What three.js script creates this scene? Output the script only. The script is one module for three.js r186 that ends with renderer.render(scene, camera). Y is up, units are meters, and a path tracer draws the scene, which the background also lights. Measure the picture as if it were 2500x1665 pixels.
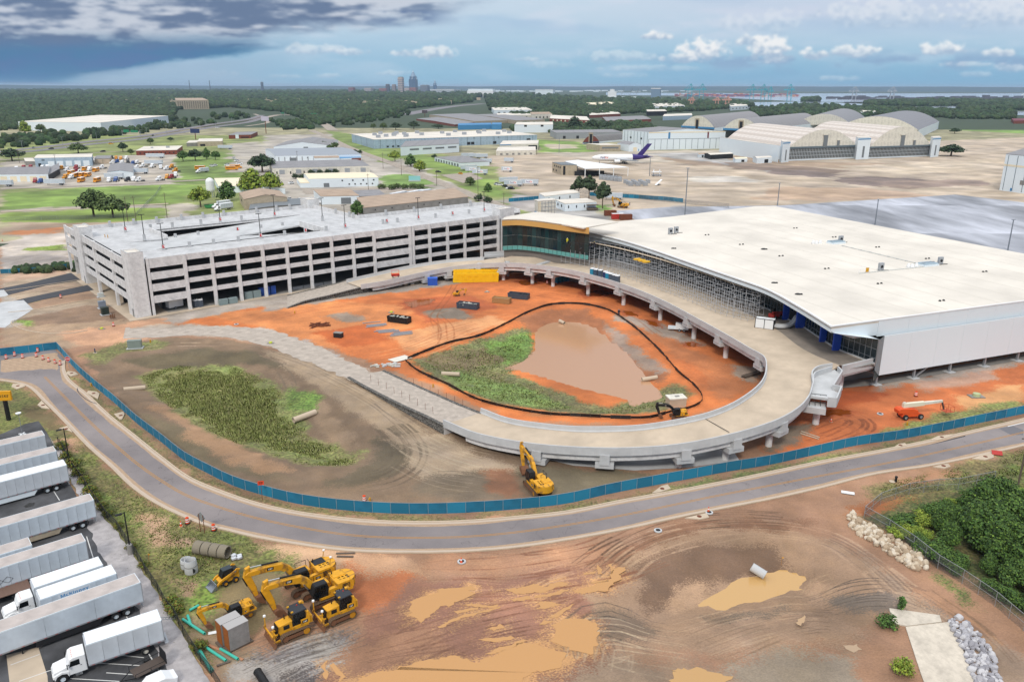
import*as THREE from 'three';
import{mergeGeometries,mergeVertices,toCreasedNormals}from 'three/addons/utils/BufferGeometryUtils.js';
import{MarchingCubes}from "three/addons/objects/MarchingCubes.js";
// ---------- camera, exposure, sun, sky ----------
const scene=new THREE.Scene();
const FPX=1950,EYE=63,PITCH=Math.atan((832.5-211)/FPX),ROLL=0.17*Math.PI/180;
const camera=new THREE.PerspectiveCamera(2*Math.atan(832.5/FPX)*180/Math.PI,1024/681,0.5,90000);
camera.position.set(0,EYE,0);
camera.rotation.set(-PITCH,0,ROLL,'YXZ');
const renderer=new THREE.WebGLRenderer({antialias:true});
renderer.toneMapping=THREE.LinearToneMapping;
renderer.toneMappingExposure=1.3;
renderer.shadowMap.enabled=true;
const EXPO=1.3;
const sun=new THREE.DirectionalLight(new THREE.Color().setRGB(1,0.95,0.86),1.5);
sun.position.set(-150,500,360);
sun.castShadow=true;
sun.shadow.radius=20;
sun.shadow.mapSize.set(2048,2048);
Object.assign(sun.shadow.camera,{left:-320,right:320,top:320,bottom:-320,near:10,far:1600});
sun.target.position.set(0,0,-180);
scene.add(sun,sun.target);
scene.fog=new THREE.FogExp2(new THREE.Color().setRGB(0.55,0.72,0.92),0.000042);
function rngOf(s){let a=s>>>0;return()=>{a=(a+0x6d2b79f5)|0;let t=Math.imul(a ^(a>>>15),1|a);t=(t+Math.imul(t ^(t>>>7),61|t))^ t;return((t ^(t>>>14))>>>0)/4294967296;};}
const R=rngOf(4711),rr=(a,b)=>a+(b-a)*R();
const NT=new Float32Array(65536);{const q=rngOf(99);for(let i=0;i<65536;i++)NT[i]=q();}
function vn(x,y){
const ix=Math.floor(x),iy=Math.floor(y),fx=x-ix,fy=y-iy,a=fx*fx*(3-2*fx),b=fy*fy*(3-2*fy);
const x0=ix&255,x1=(ix+1)&255,y0=(iy&255)<<8,y1=((iy+1)&255)<<8;
const p=NT[y0+x0],q=NT[y0+x1],r=NT[y1+x0],s=NT[y1+x1];
return p+(q-p)*a+(r-p)*b+(p-q-r+s)*a*b;
}
function fbm(x,y,n){let s=0,a=0.5,t=0;for(let i=0;i<n;i++){s+=a*vn(x,y);t+=a;a*=0.5;x=x*2.03+17.3;y=y*2.03+5.7;}return s/t;}
const sm=(a,b,x)=>{const t=Math.min(1,Math.max(0,(x-a)/(b-a)));return t*t*(3-2*t);};
const mix=(a,b,t)=>a+(b-a)*t;
const lin=(c)=>{c/=255;return c<=0.04045?c/12.92:Math.pow((c+0.055)/1.055,2.4);};
const cp=Math.cos(PITCH),sp=Math.sin(PITCH),cr=Math.cos(ROLL),sr=Math.sin(ROLL);
function G(u,v,h=0){
const a=(u-1250)/FPX,b=(832.5-v)/FPX,x=cr*a-sr*b,y=sr*a+cr*b;
const dy=y*cp-sp,dz=-(cp+y*sp),t=(h-EYE)/Math.min(dy,-1e-4);
return new THREE.Vector3(x*t,h,dz*t);
}
function PX(p){
const y0=p.y-EYE,fz=-y0*sp-p.z*cp,a=p.x/fz,b=(y0*cp-p.z*sp)/fz;
return[1250+FPX*(cr*a+sr*b),832.5-FPX*(-sr*a+cr*b),fz];
}
function HT(u,vb,vt,h0=0){
const p=G(u,vb,h0);let lo=-20,hi=400;
for(let i=0;i<40;i++){const m=(lo+hi)/2;if(PX(new THREE.Vector3(p.x,h0+m,p.z))[1]>vt)lo=m;else hi=m;}
return lo;
}
const pl=(a,h=0)=>{const o=[];for(let i=0;i<a.length;i+=2)o.push(G(a[i],a[i+1],h));return o;};
const pl3=(a,dy=0)=>{const o=[];for(let i=0;i<a.length;i+=3){const p=G(a[i],a[i+1],a[i+2]);p.y+=dy;o.push(p);}return o;};
{
const W=4096,H=2048,d=new Float32Array(W*H*4);
const puffs=[[1720,128,75,34,1],[1660,142,50,18,.8],[1880,125,60,46,1],[1820,98,26,26,.9],[1990,134,40,20,.9],[2090,128,70,20,.85],[2300,122,60,22,.95],[2440,130,50,14,.8],[1612,88,42,15,1],[1040,132,82,22,.75],[760,122,80,18,.55],[850,128,60,13,.6],[530,182,24,13,.4],[570,182,22,8,.45],[1490,140,110,22,.4],[1360,160,70,12,.25],[2370,158,90,8,.5],[2480,168,60,12,.5],[2050,192,60,8,.4],[2390,182,50,9,.4],[1290,145,30,8,.4],[800,185,40,6,.4],[700,187,40,6,.4],[960,180,50,8,.35],[1860,60,120,40,.3],[2150,40,170,50,.4],[2440,40,150,50,.45],[1600,168,150,10,.3],[1520,185,60,8,.25]];
const v3=new THREE.Vector3(),c=[0,0,0];
const to=(r,g,b,t)=>{c[0]=mix(c[0],r,t);c[1]=mix(c[1],g,t);c[2]=mix(c[2],b,t);};
for(let row=0;row<H;row++){
const up=((row+0.5)/H-0.5)*Math.PI,el=up*180/Math.PI,y=Math.sin(up);
for(let col=0;col<W;col++){
const rd=((col+0.5)/W-0.5)*2*Math.PI,i=(row*W+col)*4,x=Math.cos(rd)*Math.cos(up),z=Math.sin(rd)*Math.cos(up);
d[i+3]=1;
if(el<-0.6){d[i]=0.2;d[i+1]=0.22;d[i+2]=0.24;continue;}
const az=Math.atan2(x,-z)*180/Math.PI;
let u,v,seen=el<9&&Math.abs(az)<42;
if(seen){v3.set(x*1000,EYE+y*1000,z*1000);[u,v]=PX(v3);}else{u=1250+35*Math.max(-60,Math.min(60,az));v=211-38*el;}
const hz=sm(0,215,v),rt=sm(200,1500,u);
c[0]=mix(196,142,hz);c[1]=mix(216,190,hz);c[2]=mix(234,220,hz);
if(seen){
const n1=fbm(u/150+3,v/34,5),n2=fbm(u/60+9,v/18+40,5),n3=fbm(u/420,v/60+8,4);
to(214,222,238,sm(0.45,0.75,n1)*0.55*(1-hz*0.6));to(150,188,222,sm(0.55,0.8,n3)*0.6*(1-hz));
to(196,206,230,sm(1500,2400,u+n3*500)*sm(130,0,v)*0.55);
to(118,172,212,sm(1300,1900,u)*sm(120,205,v)*0.55);
to(140,172,208,sm(1500,1800,u)*sm(0.42,0.66,n2)*Math.exp(-((v-150)**2)/500)*0.85);
for(const[pu,pv,rx,ry,w]of puffs){
const a=(u-pu)/rx,b=(v-pv)/ry;
if(a*a+b*b>4)continue;
const nn=fbm(u/19+pu,v/13+pv,5),e=a*a+(b>0?b*b*2.4:b*b),m=sm(1.05,0.35,e+(nn-0.5)*2.3);
const top=sm(0.7,-0.7,b+(fbm(u/13,v/9,3)-0.5)*1.8);
to(mix(166,240,top),mix(190,242,top),mix(216,244,top),m*w);
}
const warp=(n2-0.5)*46,edge=128+(620-u)*0.115+warp*0.6;
const deck=sm(90,40,v-(u<700?(700-u)*0.25:0)+warp)*sm(1190,940,u+(n1-0.5)*320+v*2.2);
const storm=Math.max(deck,sm(760,520,u+warp*3+Math.max(0,v-120)*1.5)*sm(edge+9,edge-9,v),sm(210,80,u+(n3-.5)*60)*sm(0,20,v)*0.95);
const shade=.62*fbm(u/150+30,v/26+12,5)+.38*fbm(u/52+3,v/11+7,4),low=sm(70,145,v+(shade-0.5)*60);
const br=sm(0.4,0.62,shade);
const k0=mix(mix(104,198,br),mix(24,96,br*0.45),low),k1=mix(mix(126,206,br),mix(84,146,br*0.45),low),k2=mix(mix(160,220,br),mix(140,180,br*0.45),low);
to(k0,k1,k2,storm);
to(96,122,166,sm(70,40,v)*sm(20,34,v)*Math.exp(-(((u-990)/85)**2))*sm(.38,.55,n2+.1)*.9);
to(158,186,212,sm(820,500,u)*sm(edge-2,edge+14,v)*(1-sm(230,110,u))*0.8);
to(80,138,186,sm(230,60,u)*sm(150,210,v)*0.8);
const over=sm(5.2,9,el);to(136,156,186,over);
}else{
const n=fbm(x/(Math.abs(y)+.25)*3+20,z/(Math.abs(y)+.25)*3+9,5),g=sm(10,42,el);
const dk=mix(118,160,sm(.3,.7,n));to(dk,dk+20,dk+48,sm(-2,8,el));
to(236,240,246,g);
}
{const L=.3*c[0]+.55*c[1]+.15*c[2];c[0]=mix(c[0],L+6,.1);c[1]=mix(c[1],L+6,.1);c[2]=mix(c[2],L+6,.1);}
const lift=mix(1,1.9,sm(20,70,el));
d[i]=lin(c[0])/EXPO*lift;d[i+1]=lin(c[1])/EXPO*lift;d[i+2]=lin(c[2])/EXPO*lift;
}
}
const t=new THREE.DataTexture(d,W,H,THREE.RGBAFormat,THREE.FloatType);
t.mapping=THREE.EquirectangularReflectionMapping;t.magFilter=THREE.LinearFilter;t.needsUpdate=true;
scene.background=t;scene.environment=t;
}
// ---------- helpers ----------
const names={};
const numbered=(n)=>{const k=names[n]=(names[n]??-1)+1;return k?n+'_'+String(k).padStart(3,'0'):n;};
function tag(o,label,category,group){Object.assign(o.userData,{label,category});if(group)o.userData.group=group;return o;}
function thing(name,label,category,pos,turn=0,group){
const o=new THREE.Group();o.name=numbered(name);scene.add(o);
if(pos)o.position.copy(pos);o.rotation.y=turn;
return tag(o,label,category,group);
}
function shade(m){m.castShadow=m.receiveShadow=true;return m;}
function part(name,g,m,parent){
if(Array.isArray(g))g=mg(g);
const o=shade(new THREE.Mesh(g,m));o.name=parent===scene?numbered(name):name;parent.add(o);return o;
}
function struct(name,g,m){const o=part(name,g,m,scene);o.userData.kind='structure';return o;}
function stuff(o,label){o.userData.kind='stuff';if(label)o.userData.label=label;return o;}
function dup(src,pos,turn,label,group){
const o=src.clone();o.name=numbered(src.name.replace(/_\d{3}$/,''));scene.add(o);
o.userData={...src.userData};if(pos)o.position.copy(pos);if(turn!==undefined)o.rotation.y=turn;
if(label)o.userData.label=label;if(group)o.userData.group=group;return o;
}
const ORD=['first','second','third','fourth','fifth','sixth','seventh','eighth','ninth','tenth','eleventh','twelfth','thirteenth','fourteenth','fifteenth','sixteenth','seventeenth','eighteenth','nineteenth','twentieth'];
const V=(x,y,z)=>new THREE.Vector3(x,y,z);
function mg(list){
list=list.flat(9).map((g)=>{const k=g.index?g.toNonIndexed():g;for(const a of Object.keys(k.attributes))if(!['position','normal','uv'].includes(a))k.deleteAttribute(a);return k;});
return list.length===1?list[0]:mergeGeometries(list,false);
}
function bufg(pos,uv,idx){
const g=new THREE.BufferGeometry();
g.setAttribute('position',new THREE.Float32BufferAttribute(pos,3));g.setAttribute('uv',new THREE.Float32BufferAttribute(uv,2));
if(idx)g.setIndex(idx);g.computeVertexNormals();return g;
}
function B(w,h,d,x=0,y=0,z=0,ry=0,rx=0,rz=0){
const g=new THREE.BoxGeometry(w,h,d),u=g.attributes.uv,s=[[d,h],[d,h],[w,d],[w,d],[w,h],[w,h]];
for(let i=0;i<24;i++){const f=s[i>>2];u.setXY(i,u.getX(i)*f[0],u.getY(i)*f[1]);}
g.translate(0,h/2,0);if(rx)g.rotateX(rx);if(rz)g.rotateZ(rz);if(ry)g.rotateY(ry);g.translate(x,y,z);return g;
}
function CY(r0,r1,h,x=0,y=0,z=0,n=12,ax='y'){
const g=new THREE.CylinderGeometry(r1,r0,h,n);const u=g.attributes.uv;for(let i=0;i<u.count;i++)u.setXY(i,u.getX(i)*r0*6.28,u.getY(i)*h);
if(ax==='x')g.rotateZ(Math.PI/2);else if(ax==='z')g.rotateX(Math.PI/2);else g.translate(0,h/2,0);g.translate(x,y,z);return g;
}
function rod(a,b,r,n=6){
const d=b.clone().sub(a),L=d.length(),g=new THREE.CylinderGeometry(r,r,L,n,1);g.translate(0,L/2,0);
g.applyQuaternion(new THREE.Quaternion().setFromUnitVectors(V(0,1,0),d.normalize()));g.translate(a.x,a.y,a.z);return g;
}
function beam(a,b,w,h){
const d=b.clone().sub(a),L=d.length(),g=new THREE.BoxGeometry(w,h,L);g.translate(0,0,L/2);
const m=new THREE.Matrix4().lookAt(b,a,Math.abs(d.y)>0.98*L?V(1,0,0):V(0,1,0));g.applyMatrix4(m);g.translate(a.x,a.y,a.z);return g;
}
function sheet(pts,y){
const c=pts.map((p)=>new THREE.Vector2(p.x,-p.z));if(THREE.ShapeUtils.area(c)<0){c.reverse();}
const f=THREE.ShapeUtils.triangulateShape(c,[]),P=[],U=[];
for(const t of f)for(const k of t){P.push(c[k].x,y,-c[k].y);U.push(c[k].x,-c[k].y);}
return bufg(P,U);
}
function prism(pts,y0,y1){
let q=pts.map((p,i)=>({x:p.x,z:p.z,t:typeof y1==='function'?y1(i):y1}));
if(THREE.ShapeUtils.area(q.map((p)=>new THREE.Vector2(p.x,-p.z)))<0)q.reverse();
const c=q.map((p)=>new THREE.Vector2(p.x,-p.z)),f=THREE.ShapeUtils.triangulateShape(c,[]),P=[],U=[];
for(const t of f){for(const k of t){P.push(q[k].x,q[k].t,q[k].z);U.push(q[k].x,q[k].z);}for(const k of[t[2],t[1],t[0]]){P.push(q[k].x,y0,q[k].z);U.push(q[k].x,q[k].z);}}
for(let i=0;i<q.length;i++){
const a=q[i],b=q[(i+1)%q.length],L=Math.hypot(b.x-a.x,b.z-a.z);
P.push(a.x,y0,a.z,b.x,y0,b.z,b.x,b.t,b.z,a.x,y0,a.z,b.x,b.t,b.z,a.x,a.t,a.z);U.push(0,y0,L,y0,L,b.t,0,y0,L,b.t,0,a.t);
}
return bufg(P,U);
}
function ribbon(a,b){
const P=[],U=[],I=[];let s=0;
for(let i=0;i<a.length;i++){if(i)s+=a[i].distanceTo(a[i-1]);P.push(a[i].x,a[i].y,a[i].z,b[i].x,b[i].y,b[i].z);U.push(s,0,s,a[i].distanceTo(b[i]));if(i){const k=2*i;I.push(k-2,k-1,k,k,k-1,k+1);}}
return bufg(P,U,I).toNonIndexed();
}
function smooth(pts,step=2,closed=false){const c=new THREE.CatmullRomCurve3(pts,closed,'centripetal');return c.getSpacedPoints(Math.max(2,Math.round(c.getLength()/step)));}
function straight(pts,step){const o=[];for(let i=0;i+1<pts.length;i++){const n=Math.max(1,Math.round(pts[i].distanceTo(pts[i+1])/step));for(let k=0;k<n;k++)o.push(pts[i].clone().lerp(pts[i+1],k/n));}o.push(pts[pts.length-1].clone());return o;}
function sideways(path,i,off,dy=0){const a=path[Math.max(0,i-1)],b=path[Math.min(path.length-1,i+1)],dx=b.x-a.x,dz=b.z-a.z,L=Math.hypot(dx,dz)||1;return V(path[i].x-dz/L*off,path[i].y+dy,path[i].z+dx/L*off);}
const offset=(path,off,dy=0)=>path.map((p,i)=>sideways(path,i,off,dy));
function sweep(path,prof,caps=true){
const L=prof.map(([o,y])=>offset(path,o,y)),g=[];
for(let k=0;k<prof.length;k++)g.push(ribbon(L[k],L[(k+1)%prof.length]));
if(caps)for(const e of[0,path.length-1]){const c=L.map((l)=>l[e]),P=[],U=[];for(let k=1;k+1<c.length;k++)for(const j of[0,k,k+1]){P.push(c[j].x,c[j].y,c[j].z);U.push(0,0);}g.push(bufg(P,U));}
return mg(g);
}
function tex(n,fn,srgb=true,m=n){
const d=new Uint8Array(n*m*4);let i=0;
for(let y=0;y<m;y++)for(let x=0;x<n;x++){const c=fn(x/n,y/m,x,y);if(c.length){d[i]=c[0];d[i+1]=c[1];d[i+2]=c[2];}else d[i]=d[i+1]=d[i+2]=c;d[i+3]=255;i+=4;}
const t=new THREE.DataTexture(d,n,m);t.magFilter=THREE.LinearFilter;t.wrapS=t.wrapT=THREE.RepeatWrapping;if(srgb)t.colorSpace=THREE.SRGBColorSpace;t.needsUpdate=true;return t;
}
const scaled=(t,sx,sy=sx)=>{const c=t.clone();c.repeat.set(1/sx,1/sy);c.needsUpdate=true;return c;};
const clamp8=(x)=>Math.max(0,Math.min(255,x));
const MT={};
function mat(hex,rough=0.8,metal=0,extra){
const k=hex+'|'+rough+'|'+metal+'|'+(extra?extra.key:'');if(MT[k])return MT[k];
const{key,...e}=extra||{};return MT[k]=new THREE.MeshStandardMaterial({color:hex,roughness:rough,metalness:metal,side:THREE.DoubleSide,...e});
}
function tn(x,y,p,o){const X=x*p,Y=y*p,ix=Math.floor(X),iy=Math.floor(Y),fx=X-ix,fy=Y-iy,a=fx*fx*(3-2*fx),b=fy*fy*(3-2*fy),h=(i,j)=>NT[((((j%p)+p)%p+o)&255)*256+((((i%p)+p)%p+o*7)&255)];return mix(mix(h(ix,iy),h(ix+1,iy),a),mix(h(ix,iy+1),h(ix+1,iy+1),a),b);}
const tfb=(x,y,p,n,o=0)=>{let s=0,a=.5,t=0;for(let i=0;i<n;i++){s+=a*tn(x,y,p<<i,o+i*13);t+=a;a*=.55;}return s/t;};
const T_MOT=tex(512,(x,y)=>clamp8(240+46*(tfb(x,y,4,6)-.5)));
const T_STREAK=tex(512,(x,y)=>clamp8(240+34*(tfb(x,y,16,4,3)-.5)+44*(tfb(x,y,4,5,9)-.55)));
const T_GRAIN=tex(512,(x,y,i,j)=>clamp8(225+60*(tfb(x,y,6,6,5)-.5)+50*(NT[(i*7919+j*104729)&65535]-.5)));
const T_CORR=tex(64,(x)=>clamp8(128+120*Math.sin(x*2*Math.PI*4)),false);
const T_BUMP=tex(512,(x,y)=>clamp8(255*tfb(x,y,16,5,21)),false);
const M={
conc:mat(0xdcdbdb,.9,0,{key:'c',map:scaled(T_STREAK,7,7),bumpMap:scaled(T_BUMP,3),bumpScale:.01}),
concNew:mat(0xc2c3c4,.85,0,{key:'cn',map:scaled(T_MOT,9)}),
concTan:mat(0xc4b29c,.9,0,{key:'ct',map:scaled(T_MOT,11)}),
concDark:mat(0x8d8a86,.95,0,{key:'cd',map:scaled(T_MOT,6)}),
asphalt:mat(0x77757a,.93,0,{key:'as',map:scaled(T_GRAIN,9),bumpMap:scaled(T_BUMP,1.5),bumpScale:.006}),
asphaltDark:mat(0x45464b,.9,0,{key:'ad',map:scaled(T_MOT,13)}),
white:mat(0xe2e3e4,.55),roofWhite:mat(0xe0d8cc,.8,0,{key:'rw',map:scaled(T_MOT,40)}),
panelWhite:mat(0xd9e2e8,.5),
steel:mat(0x8f949a,.45,.7),galv:mat(0xa9adb2,.5,.6),dark:mat(0x15161a,.7),black:mat(0x0c0c0d,.6),rubber:mat(0x18181a,.9),
yellow:mat(0xd9a017,.5,0,{key:'y',map:scaled(T_GRAIN,2)}),orange:mat(0xd9531e,.6),red:mat(0xa82a22,.6),blue:mat(0x1f4a9c,.6),navy:mat(0x23305c,.6),
glass:mat(0x1c2a30,.08,.1),glassCar:mat(0x10161a,.06,.2),chrome:mat(0xc8ccd0,.25,.9),rust:mat(0x6b3a24,.95),wood:mat(0xb58a58,.85,0,{key:'w',map:scaled(T_GRAIN,1.2,.3)}),woodOld:mat(0x6d6055,.95,0,{key:'wo',map:scaled(T_GRAIN,1.2,.3)}),
teal:mat(0x176f90,.75,0,{key:'t',map:scaled(T_STREAK,5,3)}),mud:mat(0x7a5238,.95,0,{key:'m',map:scaled(T_MOT,2)}),green:mat(0x2d7a3f,.7),
roofGrey:mat(0x8e8c8e,.85,0,{key:'rg',map:scaled(T_STREAK,14)}),roofTan:mat(0xb09a86,.9,0,{key:'rt',map:scaled(T_MOT,12)}),brick:mat(0x8a4a3a,.9,0,{key:'bk',map:scaled(T_GRAIN,3)}),cream:mat(0xddd8cb,.8,0,{key:'cr',map:scaled(T_STREAK,8)}),tanWall:mat(0xb5a791,.85,0,{key:'tw',map:scaled(T_STREAK,8)}),blueWall:mat(0xa3b7c8,.7,0,{key:'bw',map:scaled(T_STREAK,8)}),
};
// ---------- the ground: relief, soils, grass, tracks ----------
const BRIGHT=1.46;
function inside(p,x,z){let c=false;for(let i=0,j=p.length-1;i<p.length;j=i++){const a=p[i],b=p[j];if((a.z>z)!==(b.z>z)&&x<(b.x-a.x)*(z-a.z)/(b.z-a.z)+a.x)c=!c;}return c;}
function edgeDist(p,x,z){let m=1e9;for(let i=0,j=p.length-1;i<p.length;j=i++){const a=p[j],b=p[i],dx=b.x-a.x,dz=b.z-a.z,t=Math.max(0,Math.min(1,((x-a.x)*dx+(z-a.z)*dz)/(dx*dx+dz*dz)));m=Math.min(m,Math.hypot(x-a.x-t*dx,z-a.z-t*dz));}return m;}
const SILT=[995,878,1044,858,1100,838,1170,822,1240,790,1290,764,1350,745,1420,744,1480,757,1535,790,1580,828,1620,868,1658,912,1692,940,1714,968,1712,985,1680,1000,1640,1008,1588,1022,1520,1023,1420,1018,1340,1014,1250,1000,1165,978,1090,940,1020,908];
const BASINS=[
{p:pl(SILT),d:2.0,w:11},
{p:pl([215,900,330,868,480,845,620,862,700,900,790,960,870,1030,930,1090,920,1135,830,1160,700,1150,560,1110,440,1055,330,990,250,940]),d:1.4,w:10},
{p:pl([1440,1425,1520,1350,1600,1312,1750,1285,1900,1285,2030,1318,2120,1375,2190,1445,2185,1490,2120,1545,2010,1575,1860,1560,1700,1580,1560,1590,1450,1530]),d:2.4,w:13},
];
const POND_Y=-1.45,BOWL_Y=-2.12;
const POND=[1245,897,1290,883,1312,858,1318,822,1322,802,1350,790,1395,788,1430,796,1450,806,1490,840,1528,868,1555,900,1590,935,1615,968,1590,978,1560,985,1545,990,1540,975,1500,965,1440,950,1370,930,1300,910],BOWL=[1722,1475,1760,1455,1800,1425,1850,1405,1900,1390,1940,1395,1978,1412,1960,1432,1920,1440,1880,1452,1840,1466,1800,1478,1780,1495,1750,1490];
BASINS[0].water=pl(POND,POND_Y);BASINS[0].wy=POND_Y;BASINS[2].water=pl(BOWL,BOWL_Y);BASINS[2].wy=BOWL_Y;
function hgt(x,z){
let h=0;
for(const b of BASINS){if(!b.box){const xs=b.p.map((q)=>q.x),zs=b.p.map((q)=>q.z);b.box=[Math.min(...xs),Math.max(...xs),Math.min(...zs),Math.max(...zs)];}if(x<b.box[0]||x>b.box[1]||z<b.box[2]||z>b.box[3]||!inside(b.p,x,z))continue;h-=b.d*sm(0,b.w,edgeDist(b.p,x,z));
if(b.water){const e=edgeDist(b.water,x,z);h=inside(b.water,x,z)?Math.min(h,b.wy-Math.min(.5,e*.25)+.04):Math.max(h,b.wy+Math.min(.35,e*.09)-.02);}}
return h+(fbm(x/7+50,z/7+50,3)-0.5)*(h<-0.05?0.12:0.05)+(h<-.6?(vn(x*.9,z*.9)-.5)*.09:0)-0.05;
}
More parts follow.
